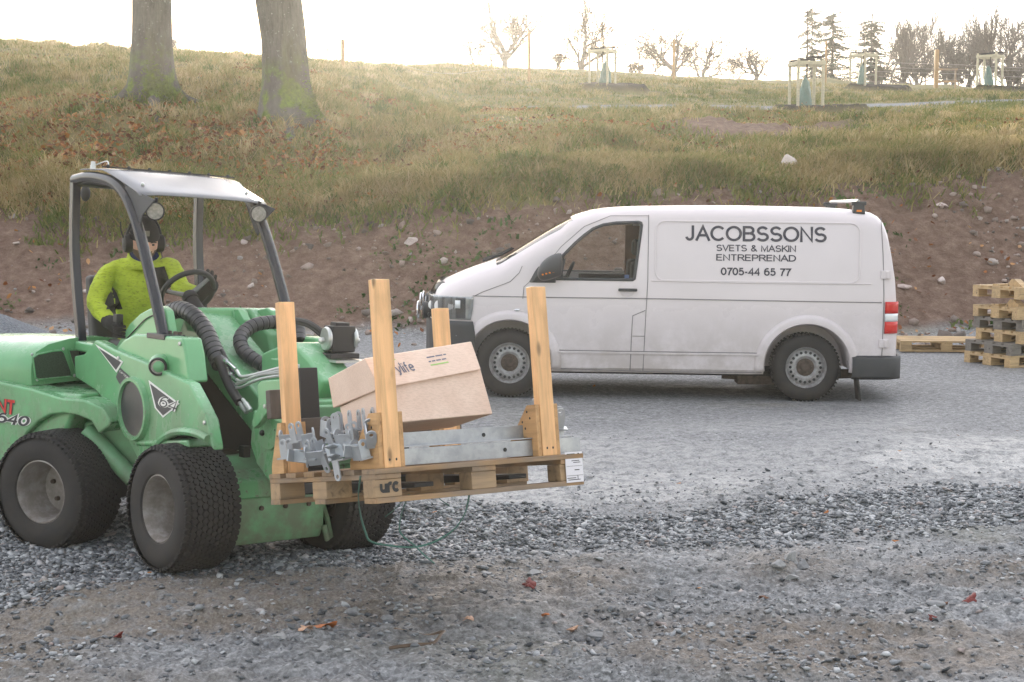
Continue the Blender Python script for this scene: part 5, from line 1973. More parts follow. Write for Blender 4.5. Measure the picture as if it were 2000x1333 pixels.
def strap(name, P, w, lab, m=None, up=(.5, -.8, .2)):
    C_ = curve_pts(P, 8)
    b = MB()
    L = []
    for i, p in enumerate(C_):
        t = C_[min(i + 1, len(C_) - 1)] - C_[max(i - 1, 0)]
        s = np.cross(t, np.array(up)); s = s / (np.linalg.norm(s) + 1e-9) * w / 2
        tw = math.sin(i * .16) * .6
        s = s * math.cos(tw) + np.array(up) * math.sin(tw) * w / 2
        L += [p + s, p - s]
    b.grid(L, 2, len(C_))
    o = b.build(name, m or M_strap, solid=.0012, smooth=60)
    return tag(o, lab, "strap", "green straps hanging from the pallet" if m is None else None)


strap("packing_strap", [at(x, y, Y) for x, y, Y in ((704, 930, 5.86), (700, 968, 5.88), (704, 1005, 5.9), (714, 1040, 5.9), (724, 1058, 5.9), (760, 1066, 5.92), (805, 1069, 5.95), (845, 1060, 6.0), (885, 1036, 6.05), (908, 1003, 6.1), (918, 960, 6.12))], .009,
      "wide green packing strap drooping in a loop under the pallet")
strap("packing_strap", [at(x, y, Y) for x, y, Y in ((800, 966, 6.0), (787, 995, 5.98), (780, 1030, 5.96), (786, 1046, 5.95), (812, 1068, 5.92), (830, 1086, 5.9), (849, 1101, 5.88))], .007,
      "short green packing strap dangling with its loose end down")
strap("packing_strap", [at(x, y, Y) for x, y, Y in ((798, 966, 6.2), (785, 980, 6.2), (770, 996, 6.2), (752, 1010, 6.2))], .004, "thin green thread under the pallet slanting down left")
strap("packing_strap", [at(x, y, Y) for x, y, Y in ((846, 962, 6.2), (858, 974, 6.2), (870, 983, 6.2), (878, 989, 6.2))], .005, "thin green thread under the pallet slanting down right")

# ------------------------------------------------------------------ stack of pallets by the bank
def pallet(name, mb_, mblk, label, loc, rz, wedge=False, flip=False):
    t = empty(name, loc, label, "pallet", "pallets stacked at the foot of the bank", rz)
    for y in (.05, .4, .75):
        MB().box((.6, y, .011), (1.2, .1 if y != .4 else .145, .022)).build("bottom_runner", mb_, t)
    for x in (.0725, .6, 1.1275):
        for y, w in ((.05, .1), (.4, .145), (.75, .1)):
            MB().box((x, y, .061), (.145, w, .078)).build("block", mblk, t, bevel=.003)
        MB().box((x, .4, .111), (.145, .8, .0215)).build("stringer", mb_, t)
    for y, w in ((.0725, .145), (.235, .1), (.4, .145), (.565, .1), (.7275, .145)):
        MB().box((.6, y, .133), (1.2, w, .0215)).build("deck_board", mb_, t)
    if wedge:
        for x in (.10, .98):
            MB().prism([(.06, .1445), (.34, .1445), (.25, .235), (.20, .235)], x, x + .1, 0).build("wedge", mb_, t)
        MB().box((.6, .45, .156), (1.1, .12, .022)).build("cross_board", mb_, t)
    return t


NC = at(1976, 721, 17.1)
rz0 = R(24)
zz = float(NC[2]) + .01
STK = [(W_yellow, W_yellow, "lowest yellowish pallet of the stack by the bank"), (W_greyp, W_greyp, "weathered grey pallet, second from the bottom of the stack"),
       (W_yellow, W_yellow, "yellowish pallet between the two grey ones in the stack"), (W_greyp, W_greyp, "weathered grey pallet, fourth from the bottom of the stack"),
       (W_yellow, W_yellow, "yellowish pallet with wooden wedges, second from the top of the stack"), (W_yellow, W_yellow, "topmost yellowish pallet of the stack with a tall wooden wedge on it")]
for i, (a, b_, lab) in enumerate(STK):
    off = [(-.02, .0), (.0, .0), (.10, -.02), (.12, .03), (.05, .0), (.08, .02)][i]
    pallet("wooden_pallet", a, b_, lab, (NC[0] + off[0], NC[1] + off[1], zz), rz0 + R([0, 1, -1, 2, -2, 1][i]), wedge=i >= 4)
    zz += .1455 if i < 4 else .1455 + .10
e = at(1905, 700, 18.9)
pp = pallet("wooden_pallet", W_yellow, W_yellow, "yellowish pallet lying raised on its own on two blocks, left of the stack", (e[0] - 1.0, e[1], e[2] + .09), R(-6))
for x, s_ in ((.25, -1), (.82, 1)):
    MB().prism([(-.0, -.09), (.16, -.09), (.20, 0.0), (-.04, 0.0)], .02, .14).build("foot", W_block, pp).location = (x, 0, 0)

# ------------------------------------------------------------------ the driver
from mathutils.bvhtree import BVHTree

M_fleece = Mat("lime_fleece", .9)
_c = M_fleece.coord('World', (1, 1, 1.5))
_s1 = M_fleece.noise(M_fleece.coord('World', (42, 42, 140)), 1.0, 3)
M_fleece.color(M_fleece.mix(M_fleece.rng(_s1, .52, .68, 0, .55), M_fleece.ramp(M_fleece.noise(_c, 7, 4), ((.3, (.35, .45, .025)), (.7, (.49, .60, .045)))), (.13, .17, .02)))
_w1 = M_fleece.noise(M_fleece.coord('World', (1, 1, 2.2)), 9, 3, .5, .6)
M_fleece.bump(_w1, .9, .03)
M_fleece = M_fleece.m
M_skin = simple("skin", (.60, .35, .26), .5, var=.12, scale=30)
M_beard = simple("beard", (.12, .078, .054), .8, var=.3, scale=60)
M_knit = simple("black_knit", (.012, .012, .013), .95, var=.2, scale=40)
M_gaiter = simple("blue_gaiter", (.02, .03, .09), .9, var=.4, scale=60)
M_trouser = simple("dark_trousers", (.03, .032, .036), .9, var=.2)

J = dict(pel=at(262, 672, 8.98), spi=at(262, 606, 8.96), che=at(269, 538, 8.90), nkb=at(281, 505, 8.86), nk=at(283, 487, 8.83), shr=at(212, 527, 8.84), shl=at(334, 519, 8.83),
         elr=at(183, 594, 8.66), wrr=at(214, 629, 8.50), ell=at(352, 566, 8.70), wrl=at(394, 574, 8.66), hpr=at(246, 676, 8.92), hpl=at(284, 672, 8.90))
for nm, q in (('knr', (-1.0, -.18, 1.12)), ('knl', (-.98, .16, 1.12)), ('anr', (-.80, -.2, .68)), ('anl', (-.80, .18, .68)), ('ftr', (-.64, -.2, .62)), ('ftl', (-.64, .18, .62))):
    J[nm] = FR.w(*q)
E_ = [('pel', 'spi'), ('spi', 'che'), ('che', 'nkb'), ('nkb', 'nk'), ('che', 'shr'), ('shr', 'elr'), ('elr', 'wrr'), ('che', 'shl'), ('shl', 'ell'), ('ell', 'wrl'),
      ('pel', 'hpr'), ('hpr', 'knr'), ('knr', 'anr'), ('anr', 'ftr'), ('pel', 'hpl'), ('hpl', 'knl'), ('knl', 'anl'), ('anl', 'ftl')]
RAD = dict(pel=.135, spi=.155, che=.165, nkb=.092, nk=.055, shr=.082, shl=.080, elr=.058, ell=.056, wrr=.046, wrl=.046, hpr=.10, hpl=.10, knr=.075, knl=.075, anr=.05, anl=.05, ftr=.045, ftl=.045)
names = list(J)
PO = np.array(J['pel'])
me = bpy.data.meshes.new('skel')
me.from_pydata([tuple(J[n] - PO) for n in names], [(names.index(a), names.index(b)) for a, b in E_], [])
sk = link(bpy.data.objects.new('skel', me))
q = sk.modifiers.new('skin', 'SKIN'); q.branch_smoothing = .6
for i, n in enumerate(names):
    d = me.skin_vertices[0].data[i]
    d.radius = (RAD[n], RAD[n] * (.80 if n in ('che', 'spi', 'pel') else 1))
    d.use_root = n == 'pel'
q = sk.modifiers.new('sub', 'SUBSURF'); q.levels = q.render_levels = 3
bpy.context.view_layer.update()
bme = bpy.data.meshes.new_from_object(sk.evaluated_get(bpy.context.evaluated_depsgraph_get()))
bpy.data.objects.remove(sk)
from mathutils import noise as mn
bme.calc_loop_triangles()
for v_, nv_ in zip(bme.vertices, [Vector(n.vector) for n in bme.vertex_normals]):
    c_ = v_.co
    v_.co = c_ + nv_ * (.006 * mn.noise(Vector((c_.x * 9, c_.y * 9, c_.z * 24))) + .005 * mn.noise(Vector((c_.x * 22 + c_.z * 20, c_.y * 22, c_.z * 30))))
bv = BVHTree.FromPolygons([v.co for v in bme.vertices], [tuple(p.vertices) for p in bme.polygons])
# head, in its own frame: x forward, y left, z up
HF = Frame(at(281, 472, 8.80), -62, 0, -15)
HF.M = HF.M * 1.08
hm = MB(HF)
nu, nv = 32, 24
P, info = [], []
for i in range(nv + 1):
    t = PI * i / nv
    for k in range(nu):
        a = 2 * PI * k / nu
        d = np.array([math.sin(t) * math.cos(a), math.sin(t) * math.sin(a), -math.cos(t)])
        p = d * np.array([.098, .076, .122])
        az = math.atan2(d[1], d[0])
        if d[0] > 0:
            p[0] += .026 * math.exp(-(az / .20) ** 2 - ((d[2] + .12) / .20) ** 2)         # nose
            p[0] += .010 * math.exp(-(az / .30) ** 2 - ((d[2] + .80) / .20) ** 2)         # chin
            p[0] -= .011 * math.exp(-((abs(az) - .42) / .20) ** 2 - ((d[2] - .06) / .13) ** 2)   # eye sockets
            p[0] += .006 * math.exp(-(az / .6) ** 2 - ((d[2] - .24) / .10) ** 2)
            p[0] += .006 * math.exp(-(az / .24) ** 2 - ((d[2] + .46) / .08) ** 2)         # lips
        if d[2] < -.3:
            p[1] *= 1 - .28 * (-d[2] - .3)
            p[0] *= 1 - (.15 * (-d[2] - .3) if d[0] < 0 else 0)
        P.append(p); info.append(d)
F = []
for i in range(nv):
    for k in range(nu):
        F.append((i * nu + k, i * nu + (k + 1) % nu, (i + 1) * nu + (k + 1) % nu, (i + 1) * nu + k))
hm.add(P, F)
bme.materials.clear()
for m in (M_fleece, M_trouser, M_skin, M_beard, simple("lips", (.42, .16, .13), .5)):
    bme.materials.append(m)
bm = bmesh.new(); bm.from_mesh(bme)
n0 = len(bm.verts)
vs = [bm.verts.new(Vector(p - PO)) for p in hm.v]
up_ = J['nkb'] - PO
for f in bm.faces:
    c = f.calc_center_median()
    w_ = np.array(c) + PO
    low = w_[2] < (J['pel'][2] + .02) and np.linalg.norm(w_ - J['wrr']) > .22
    f.material_index = 1 if low else 0
for f in F:
    d = np.mean([info[i] for i in f], axis=0)
    nf_ = bm.faces.new([vs[i] for i in f]) if len(set(f)) == 4 else None
    if nf_:
        az = abs(math.atan2(d[1], d[0]))
        beard = d[2] < -.29 and az < 1.9 and not (az < .20 and -.52 < d[2] < -.40) and not (d[2] > -.42 and az < .5 and az > .30)
        beard = beard or (d[2] < -.1 and 1.15 < az < 1.8)
        nf_.material_index = 3 if beard else (4 if az < .26 and -.52 < d[2] < -.38 else 2)
bm.to_mesh(bme); bm.free()
finish(bme, 0)
bme.polygons.foreach_set('use_smooth', [True] * len(bme.polygons))
person = link(bpy.data.objects.new("person", bme))
person.location = tuple(PO)
tag(person, "driver in a lime green fleece, black beanie and ear defenders, seated at the loader wheel", "person")


def HB(b, name, m, parent=None, **kw):
    return b.build(name, m, parent or person, origin=PO, **kw)


b = MB(HF)
for s in (-1, 1):
    b.sphere((.087, s * .032, .004), (.006, .009, .006), 10, 8); b.tube([(.094, s * .014, .017), (.094, s * .032, .021), (.083, s * .050, .016)], .0035, 6)
HB(b, "eye", simple("eye", (.04, .035, .03), .3))
b = MB(HF)
P, rows = [], 12
for i in range(rows):
    t = i / (rows - 1)
    z = .024 + .118 * math.sin(t * PI / 2)
    r = math.sqrt(max(0, 1 - ((z - .024) / .1225) ** 2)) if i < rows - 1 else 0.0
    for k in range(28):
        a = 2 * PI * k / 28
        tilt = -.010 * math.cos(a) * (1 - t) if math.cos(a) < 0 else .008 * math.cos(a) * (1 - t)
        P.append((.107 * r * math.cos(a) - .002, .086 * r * math.sin(a), z + tilt))
b.grid(P, 28, rows, closeu=True)
bean = HB(b, "beanie", M_knit, smooth=60)
b = MB(HF); b.lathe([(.098, .022), (.101, .035), (.100, .052), (.093, .055)], (-.002, 0, 0), (0, 0, 1), 28, caps=False)
for k in range(len(b.v)):
    q_ = HF.loc(b.v[k]); q_[1] *= .86; q_[0] *= 1.06; b.v[k] = HF.w(*q_)
HB(b, "fold", M_knit, bean, smooth=60)
HB(MB(HF).box((.102, -.008, .075), (.006, .026, .030)), "badge", simple("badge", (.22, .20, .18), .8), bean)
ed = None
for s in (-1, 1):
    b = MB(HF)
    b.lathe([(.030, -.022), (.040, -.018), (.042, .0), (.038, .022), (.026, .030), (0, .032)], (.0, s * .088, -.012), (0, s, 0), 20)
    for k in range(len(b.v)):
        q_ = HF.loc(b.v[k]); q_[2] = -.012 + (q_[2] + .012) * 1.3; b.v[k] = HF.w(*q_)
    o = HB(b, "ear_defenders" if ed is None else "ear_cup", M_black, ed)
    ed = ed or o
b = MB(HF); b.tube([(-.01 , .100 * math.cos(t), -.0 + .152 * math.sin(t)) for t in np.linspace(0, PI, 20)], .007, 8); HB(b, "headband", M_black, ed)
b = MB(HF); b.tube([(.0, -.112, .01), (-.005, -.13, .06), (-.005, -.135, .115)], .004, 6); b.tube(curve_pts([(.01, -.115, .02), (.03, -.12, .06), (.05, -.10, .07), (.03, -.09, .05)], 4), .002, 5); HB(b, "antenna", M_black, ed)
b = MB(HF); b.tube(curve_pts([(.0, .10, -.05), (.03, .10, -.085), (.06, .085, -.09)], 4), .003, 6); HB(b, "microphone", M_black, ed)
nk = J['nk']; nb_ = J['nkb']
b = MB(); b.tube([nb_ + np.array([0, 0, -.005]), (nb_ + nk) / 2, nk + np.array([0, 0, -.012])], [.098, .086, .072], 16); HB(b, "neck_gaiter", M_gaiter)
b = MB(); b.tube([nb_ + np.array([0.0, 0.01, -.055]), nb_ + np.array([0, .005, -.005]), (nb_ * .5 + nk * .5)], [.125, .105, .094], 18, caps=False); HB(b, "collar", M_fleece, solid=.008)


def drape(corners, nu_, nv_, name, m, off=.005):
    """Cloth patch laid on the torso: corners are surveyed sight lines TL, TR, BR, BL."""
    C4 = [np.array(c, float) for c in corners]
    L, ok = [], True
    for i in range(nv_):
        for k in range(nu_):
            a, t = k / (nu_ - 1), i / (nv_ - 1)
            p = (C4[0] * (1 - a) + C4[1] * a) * (1 - t) + (C4[3] * (1 - a) + C4[2] * a) * t
            d = Vector(ray(*p)).normalized()
            h = bv.ray_cast(Vector(_C - PO), d)
            if h[0] is None:
                d0 = L[-1] - PO if L else np.zeros(3)
                L.append(PO + d0)
                continue
            L.append(np.array(h[0]) + PO + np.array(h[1]) * off * (1 if h[1].dot(d) < 0 else -1))
    b = MB(); b.grid(L, nu_, nv_)
    return HB(b, name, m, smooth=60)


cp_ = drape(((298, 524), (322, 521), (336, 560), (300, 580)), 9, 10, "chest_panel", M_knit)
drape(((221, 560), (229, 572), (240, 604), (207, 606)), 6, 8, "side_panel", M_knit)


def glove(wr, palm, fingers, thumb, name):
    """Glove: palm from wrist to knuckles, each finger its own bent chain."""
    b = MB()
    wr, palm = np.array(wr), np.array(palm)
    d = palm - wr
    b.tube([wr - d * .35, wr, wr + d * .5, palm, palm + d * .35], [.044, .040, .046, .050, .040], 14)
    for f, r in fingers:
        b.tube(curve_pts(f, 3), list(np.linspace(r, r * .75, 3 * (len(f) - 1) + 1)), 8)
        b.sphere(f[-1], r * .78, 8, 6)
    b.tube(curve_pts(thumb, 3), list(np.linspace(.0135, .010, 3 * (len(thumb) - 1) + 1)), 8); b.sphere(thumb[-1], .0105, 8, 6)
    return HB(b, name, M_knit, smooth=60)


jw = FR.w(*js)
T = lambda x, y, z: jw + np.array([x, y, z])
glove(J['wrr'], at(225, 634, 8.44), [([T(-.02, -.02, .02 - .02 * k), T(.012, -.050 + .004 * k, .012 - .02 * k), T(.042, -.02, .006 - .02 * k), T(.036, .012, .004 - .02 * k)], .0115) for k in range(4)],
      [T(-.03, .02, .0), T(-.005, .035, .03), T(.02, .01, .045)], "glove")
Lw = J['wrl']
pal_ = at(410, 560, 8.60)
fg = []
for (x1, y1, x2, y2, r) in ((402, 546, 398, 533, .0145), (407, 544, 406, 529, .015), (413, 546, 414, 532, .0148), (418, 551, 421, 540, .0135)):
    fg.append(([pal_ + (at(x1, y1, 8.64) - pal_) * .3, at(x1, y1, 8.63), at((x1 + x2) / 2, (y1 + y2) / 2, 8.62), at(x2, y2, 8.60)], r))
glove(Lw, pal_, fg, [at(403, 566, 8.62), at(396, 560, 8.57), at(398, 550, 8.53)], "glove")

# ------------------------------------------------------------------ trees
def bark(name, c, moss=0.0):
    m = Mat(name, .9)
    co = m.coord('Object', (1, 1, .35))
    n = m.noise(co, 7, 9, .7)
    c1 = m.ramp(n, ((.3, tuple(x * .55 for x in c)), (.5, c), (.75, tuple(x * 1.45 for x in c))))
    sp = m.noise(m.coord('Object'), 16, 4)
    c1 = m.mix(m.rng(sp, .62, .70, 0, .7), c1, (.26, .265, .24))
    if moss:
        z = m.sep(m.coord('Object'), 2)
        g = m.noise(m.coord('Object'), 2.2, 6)
        f = m.math('MULTIPLY', m.rng(z, .25, 1.25, 1, 0), m.rng(g, .46, .56), True)
        c1 = m.mix(f, c1, m.ramp(m.noise(m.coord('Object'), 18, 5), ((.3, (.05, .075, .010)), (.7, (.17, .25, .02)))))
        c1 = m.mix(m.rng(m.noise(m.coord('Object', (1, 1, .25)), 1.3, 4), .52, .7, 0, .5), c1, (.15, .15, .045))
    m.color(c1).bump(m.math('ADD', n, m.noise(m.coord('Object', (1, 1, .12)), 22, 5)), .9, .06)
    return m.m


M_beech = bark("beech_bark", (.095, .090, .076), 1)
M_bark = bark("dark_bark", (.075, .065, .055))
M_twig = simple("twigs", (.085, .065, .055), .9, var=.3)
M_needle = simple("needles", (.045, .065, .035), .85, var=.4, scale=2)


def big_trunk(px, py, Y, prof, label, seed):
    """prof: (height, centre shift, radius) up the stem."""
    base = at(px, py, Y)
    t = empty("beech_tree", tuple(base), label, "tree", "big trees on the slope")
    n, P, hs = 44, [], np.array([p[0] for p in prof])
    H = np.concatenate([np.linspace(-.6, 1.6, 26), np.linspace(1.75, prof[-1][0], 40)])
    r_ = np.random.default_rng(seed)
    lob = r_.uniform(0, 2 * PI, 5)
    for h in H:
        cx = np.interp(h, hs, [p[1] for p in prof]); rad = np.interp(h, hs, [p[2] for p in prof])
        fl = math.exp(-max(h + .1, 0) / .42)
        for k in range(n):
            a = 2 * PI * k / n
            w = sum(max(0, math.cos((a - l))) ** 5 for l in lob)
            rr = rad * (1 + fl * (.10 + .36 * w) + .035 * math.sin(3 * a + h) + .03 * vnoise(a * 2.2 + seed, h * 1.2, seed))
            P.append((cx + rr * math.cos(a), rr * math.sin(a), h))
    MB().grid(P, n, len(H), closeu=True).build("trunk", M_beech, t, smooth=60)
    # roots creeping out
    for l in lob[:4]:
        d = np.array([math.cos(l), math.sin(l), 0])
        b = MB(); R0 = prof[1][2]
        ps = []
        for q in (.6, 1.1, 1.6, 2.3, 3.0):
            p = d * R0 * q * 1.25
            z = float(ground_z(base[0] + p[0], base[1] + p[1])) - base[2]
            ps.append((p[0], p[1], z + .10 - .06 * q + (.25 if q < .8 else 0)))
        b.tube(curve_pts(ps, 4), list(np.linspace(.16, .04, 17)), 10); b.build("root", M_beech, t, smooth=60)
    # moss cushions low on the stem: many short fibres
    rr_ = np.random.default_rng(seed + 5)
    V, F = [], []
    for l in lob[:3]:
        for _ in range(900):
            h = abs(rr_.normal(0, .38)) - .15
            a = l + rr_.normal(0, .33) * (1 + .4 * (h < .2))
            fl = math.exp(-max(h + .1, 0) / .42)
            w = sum(max(0, math.cos((a - q))) ** 5 for q in lob)
            cx = np.interp(h, hs, [p[1] for p in prof]); rad = np.interp(h, hs, [p[2] for p in prof]) * (1 + fl * (.10 + .36 * w))
            o = np.array([cx + rad * math.cos(a), rad * math.sin(a), h])
            nrm = np.array([math.cos(a), math.sin(a), .2]); tt = np.array([-math.sin(a), math.cos(a), 0])
            s_ = .03; i0 = len(V)
            V += [o - tt * s_, o + tt * s_, o + nrm * rr_.uniform(.02, .06) + rr_.normal(0, .02, 3)]
            F.append((i0, i0 + 1, i0 + 2))
    quick("moss", V, F, M_moss, t)
    # limbs above the picture
    top = prof[-1]
    for k in range(6):
        a = k * 1.1 + seed; h0 = top[0] - .5 - .3 * k
        p0 = np.array([top[1], 0, h0]); d = np.array([math.cos(a), math.sin(a), 1.1])
        b = MB()
        for j in range(5):
            e = p0 + d * (1.2 + .6 * j) + r_.normal(0, .5, 3)
            b.tube(curve_pts([p0 + d * (.3 * j), p0 + d * (.8 + .4 * j) + r_.normal(0, .15, 3), e], 3), list(np.linspace(.16 - .02 * j, .02, 7)), 7)
        b.build("limb", M_beech, t, smooth=60)
    return t


M_moss = simple("moss", (.15, .215, .018), .95, var=.5, scale=8)
big_trunk(296, 196, 30.4, [(-.6, 0, .46), (0, 0, .47), (.6, .0, .44), (1.2, .02, .415), (2.2, .05, .40), (8.5, .18, .33)], "left and thinner of the two big mossy beech trunks on the slope", 3)
big_trunk(557, 222, 28.6, [(-.6, 0, .50), (0, 0, .50), (.7, .0, .46), (1.4, -.02, .44), (2.2, -.10, .455), (3.0, -.13, .45), (8.0, -.2, .38)], "right and thicker of the two big mossy beech trunks, nearer the sun", 8)


def bare_tree_meshes(seed, H, spread, levels=5, upright=.5, rtr=.045, fork=.22):
    r = np.random.default_rng(seed)
    tr, cr = MB(), MB()

    def grow(p, d, L, rad, lv):
        n = 4
        pts, q, dd = [p], p.copy(), d.copy()
        for _ in range(n):
            dd = dd + r.normal(0, .16, 3) + np.array([0, 0, .05 * upright])
            dd /= np.linalg.norm(dd)
            q = q + dd * L / n
            pts.append(q)
        rr = list(np.linspace(rad, rad * .55, n + 1))
        (tr if lv <= 1 else cr).tube(pts, rr, 7 if lv == 0 else (5 if lv < 3 else 3), caps=False)
        if lv >= levels:
            return
        kids = (4 if lv == 0 else 3) + int(r.random() < .5)
        for k in range(kids):
            t = 1.0 if k == 0 else r.uniform(.35, .98)
            i = min(n - 1, int(t * n)); f = t * n - i
            o = pts[i] + (pts[min(i + 1, n)] - pts[i]) * f
            a = r.uniform(0, 2 * PI)
            sp = spread * (r.uniform(.5, 1.1) if k else .4)
            side = np.cross(dd, np.array([math.cos(a), math.sin(a), .3])); side /= np.linalg.norm(side) + 1e-9
            nd = dd * (1 - .35 * sp) + side * sp + np.array([0, 0, .18 * upright])
            nd /= np.linalg.norm(nd)
            grow(o, nd, L * r.uniform(.64, .90) * (1.35 if lv == 0 else 1), max(rad * (.50 if k else .66), .032), lv + 1)

    grow(np.array([0, 0, -.2]), np.array([r.normal(0, .05), r.normal(0, .05), 1.0]), H * fork * 1.5, H * rtr, 0)
    return tr, cr


def proto_tree(name, seed, H, **kw):
    tr, cr = bare_tree_meshes(seed, H, **kw)
    zmax = max(p[2] for p in tr.v + cr.v)
    k = 1.0 / zmax
    for b in (tr, cr):
        b.v = [p * k for p in b.v]
    a, c = tr.mesh('trunk'), cr.mesh('crown')
    a.materials.append(M_bark); c.materials.append(M_twig)
    return a, c


def conifer(seed):
    r = np.random.default_rng(seed)
    tr = MB().tube([(0, 0, -.02), (.004, 0, .5), (0, 0, 1.0)], [.020, .012, .002], 7)
    V, F = [], []
    br = MB()
    for i in range(34):
        h = .06 + .93 * i / 46
        L = (.50 * (1 - h) ** .7 + .03) * r.uniform(.6, 1.15)
        for j in range(3):
            a = r.uniform(0, 2 * PI)
            d = np.array([math.cos(a), math.sin(a), 0])
            Lj = L * r.uniform(.55, 1.1)
            p1 = np.array([0, 0, h]) + d * Lj + np.array([0, 0, -.12 * Lj + .02 * r.normal()])
            br.tube([(0, 0, h), tuple(p1)], [.003, .001], 3, caps=False)
            for q in np.linspace(.12, 1.0, 14):
                o = np.array([0, 0, h]) * (1 - q) + p1 * q
                for s in (-1, 1, 0):
                    side = np.array([-d[1], d[0], 0]) * s
                    tip = o + side * .055 * (1.15 - q * .6) * r.uniform(.6, 1.3) + d * .018 + np.array([0, 0, -.022 * r.uniform(.3, 1.3)])
                    i0 = len(V)
                    V += [o + np.array([0, 0, .005]) - d * .006, o - np.array([0, 0, .006]) + d * .012, tip]
                    F.append((i0, i0 + 1, i0 + 2))
    a, c = tr.mesh('trunk'), None
    a.materials.append(M_bark)
    bm_ = br.mesh('branch'); bm_.materials.append(M_bark)
    me = bpy.data.meshes.new('crown'); me.from_pydata([tuple(v) for v in V], [], F); me.materials.append(M_needle)
    return a, me, bm_


PROTO = [proto_tree('oak', 4, 8, spread=.85, upright=.25, levels=5, fork=.16), proto_tree('oak', 12, 8, spread=.95, upright=.15, levels=5, fork=.14),
         proto_tree('ash', 21, 9, spread=.55, upright=.8, levels=5, fork=.2), proto_tree('birch', 33, 9, spread=.5, upright=.9, levels=5, rtr=.022, fork=.24), proto_tree('shrub', 41, 4, spread=.8, upright=.5, levels=5, rtr=.014, fork=.10)]
CON = [conifer(2), conifer(9)]


def place_tree(kind, px, pytop, Y, label, wide=1.0, group="bare trees along the skyline"):
    x = (px - 1000) / FPX * Y
    z0 = float(ground_z(x, Y))
    h = float(at(px, pytop, Y)[2]) - z0
    t = empty("conifer_tree" if kind >= 10 else "bare_tree", (x, Y, z0), label, "tree", "conifers on the skyline" if kind >= 10 else group, rnd.uniform(0, 6.28))
    t.scale = (h * wide, h * wide, h)
    parts = zip(("trunk", "crown", "branch"), CON[kind - 10]) if kind >= 10 else zip(("trunk", "crown"), PROTO[kind])
    for nm, me in parts:
        link(bpy.data.objects.new(nm, me), t)
    return t


TREES = [(4, 345, 72, 62, "tiny bare shrub on the skyline just right of the left beech trunk", .7), (4, 222, 78, 66, "faint bare shrub on the skyline left of the left beech trunk", 1.0),
         (4, 470, 96, 66, "faint low bush on the skyline just left of the thicker beech trunk", 1.3), (3, 633, 58, 72, "thin bare young tree just right of the thicker beech trunk", .55),
         (0, 925, 40, 84, "bare tree right of the setting sun, leftmost of the group there", .9), (1, 985, -20, 100, "wide bare tree right of the sun, behind a fence post", .85),
         (0, 1128, -40, 92, "large bare oak behind the left staked sapling", 1.05), (4, 1085, 100, 80, "low bare shrub beside the fence post, left of the large oak", 1.2),
         (1, 1312, 34, 100, "broad bare oak with a round crown in the middle of the skyline", 1.15), (0, 1368, 36, 104, "bare oak touching the right side of the round crowned one", 1.15),
         (4, 1243, 118, 92, "dense low bush at the left foot of the round crowned oak", 1.3), (1, 1470, 80, 104, "small spreading bare tree alone left of the conifers", 1.3),
         (2, 1752, 20, 104, "slim bare tree just right of the conifers", .75), (3, 1797, 18, 110, "tall thin bare tree left of the thick wooden post", .7), (2, 1840, 40, 112, "bare tree behind the thick wooden post", .8),
         (1, 1880, 60, 112, "low bare tree behind the empty wooden frame", 1.2), (2, 1908, -14, 108, "tall dark bare tree above the right staked sapling", .8), (3, 1950, 30, 112, "thin bare tree right of the right staked sapling", .8),
         (0, 1985, 62, 106, "bushy bare tree at the right edge of the picture", 1.1), (2, 2040, -10, 104, "bare tree whose twigs reach in at the right edge", .9),
         (4, 1770, 118, 100, "dense brush at the foot of the slim bare trees", 1.5), (4, 1862, 120, 106, "brush under the tall bare trees, left of the right sapling", 1.6), (4, 1955, 122, 104, "brush at the far right behind the mesh fence", 1.6), (4, 1715, 122, 104, "low brush between the conifers and the slim bare tree", 1.4)]
for kd, px, pt, Y, lab, w in TREES:
    place_tree(kd, px, pt, Y, lab, w)
k_ = 0
for px in range(1700, 2120, 42):
    k_ += 1
    place_tree((2, 3, 2, 0, 3, 2, 3)[k_ % 7], px + rnd.uniform(-9, 9), 52 + rnd.uniform(-40, 36), 122 + rnd.uniform(-6, 8), "bare tree in the thicket at the far right of the skyline", 1.1, "trees of the far thicket")
place_tree(10, 1617, -22, 98, "larger conifer standing behind the nearest staked sapling", .92)
place_tree(11, 1692, -8, 104, "smaller conifer right of the larger one", .80)
place_tree(11, 1577, -40, 112, "thin faint conifer left of the larger one", .5)

# ------------------------------------------------------------------ staked saplings
M_strapb = simple("black_webbing", (.015, .015, .018), .8)
M_bag = Mat("green_bag", .42)
_c = M_bag.coord('Object')
M_bag.color(M_bag.ramp(M_bag.noise(_c, 3, 4), ((.3, (.075, .15, .125)), (.7, (.13, .225, .195)))))
M_bag.bump(M_bag.noise(M_bag.coord('Object', (1, 1, .4)), 7, 4, .5, .8), .9, .05)
M_bag = M_bag.m


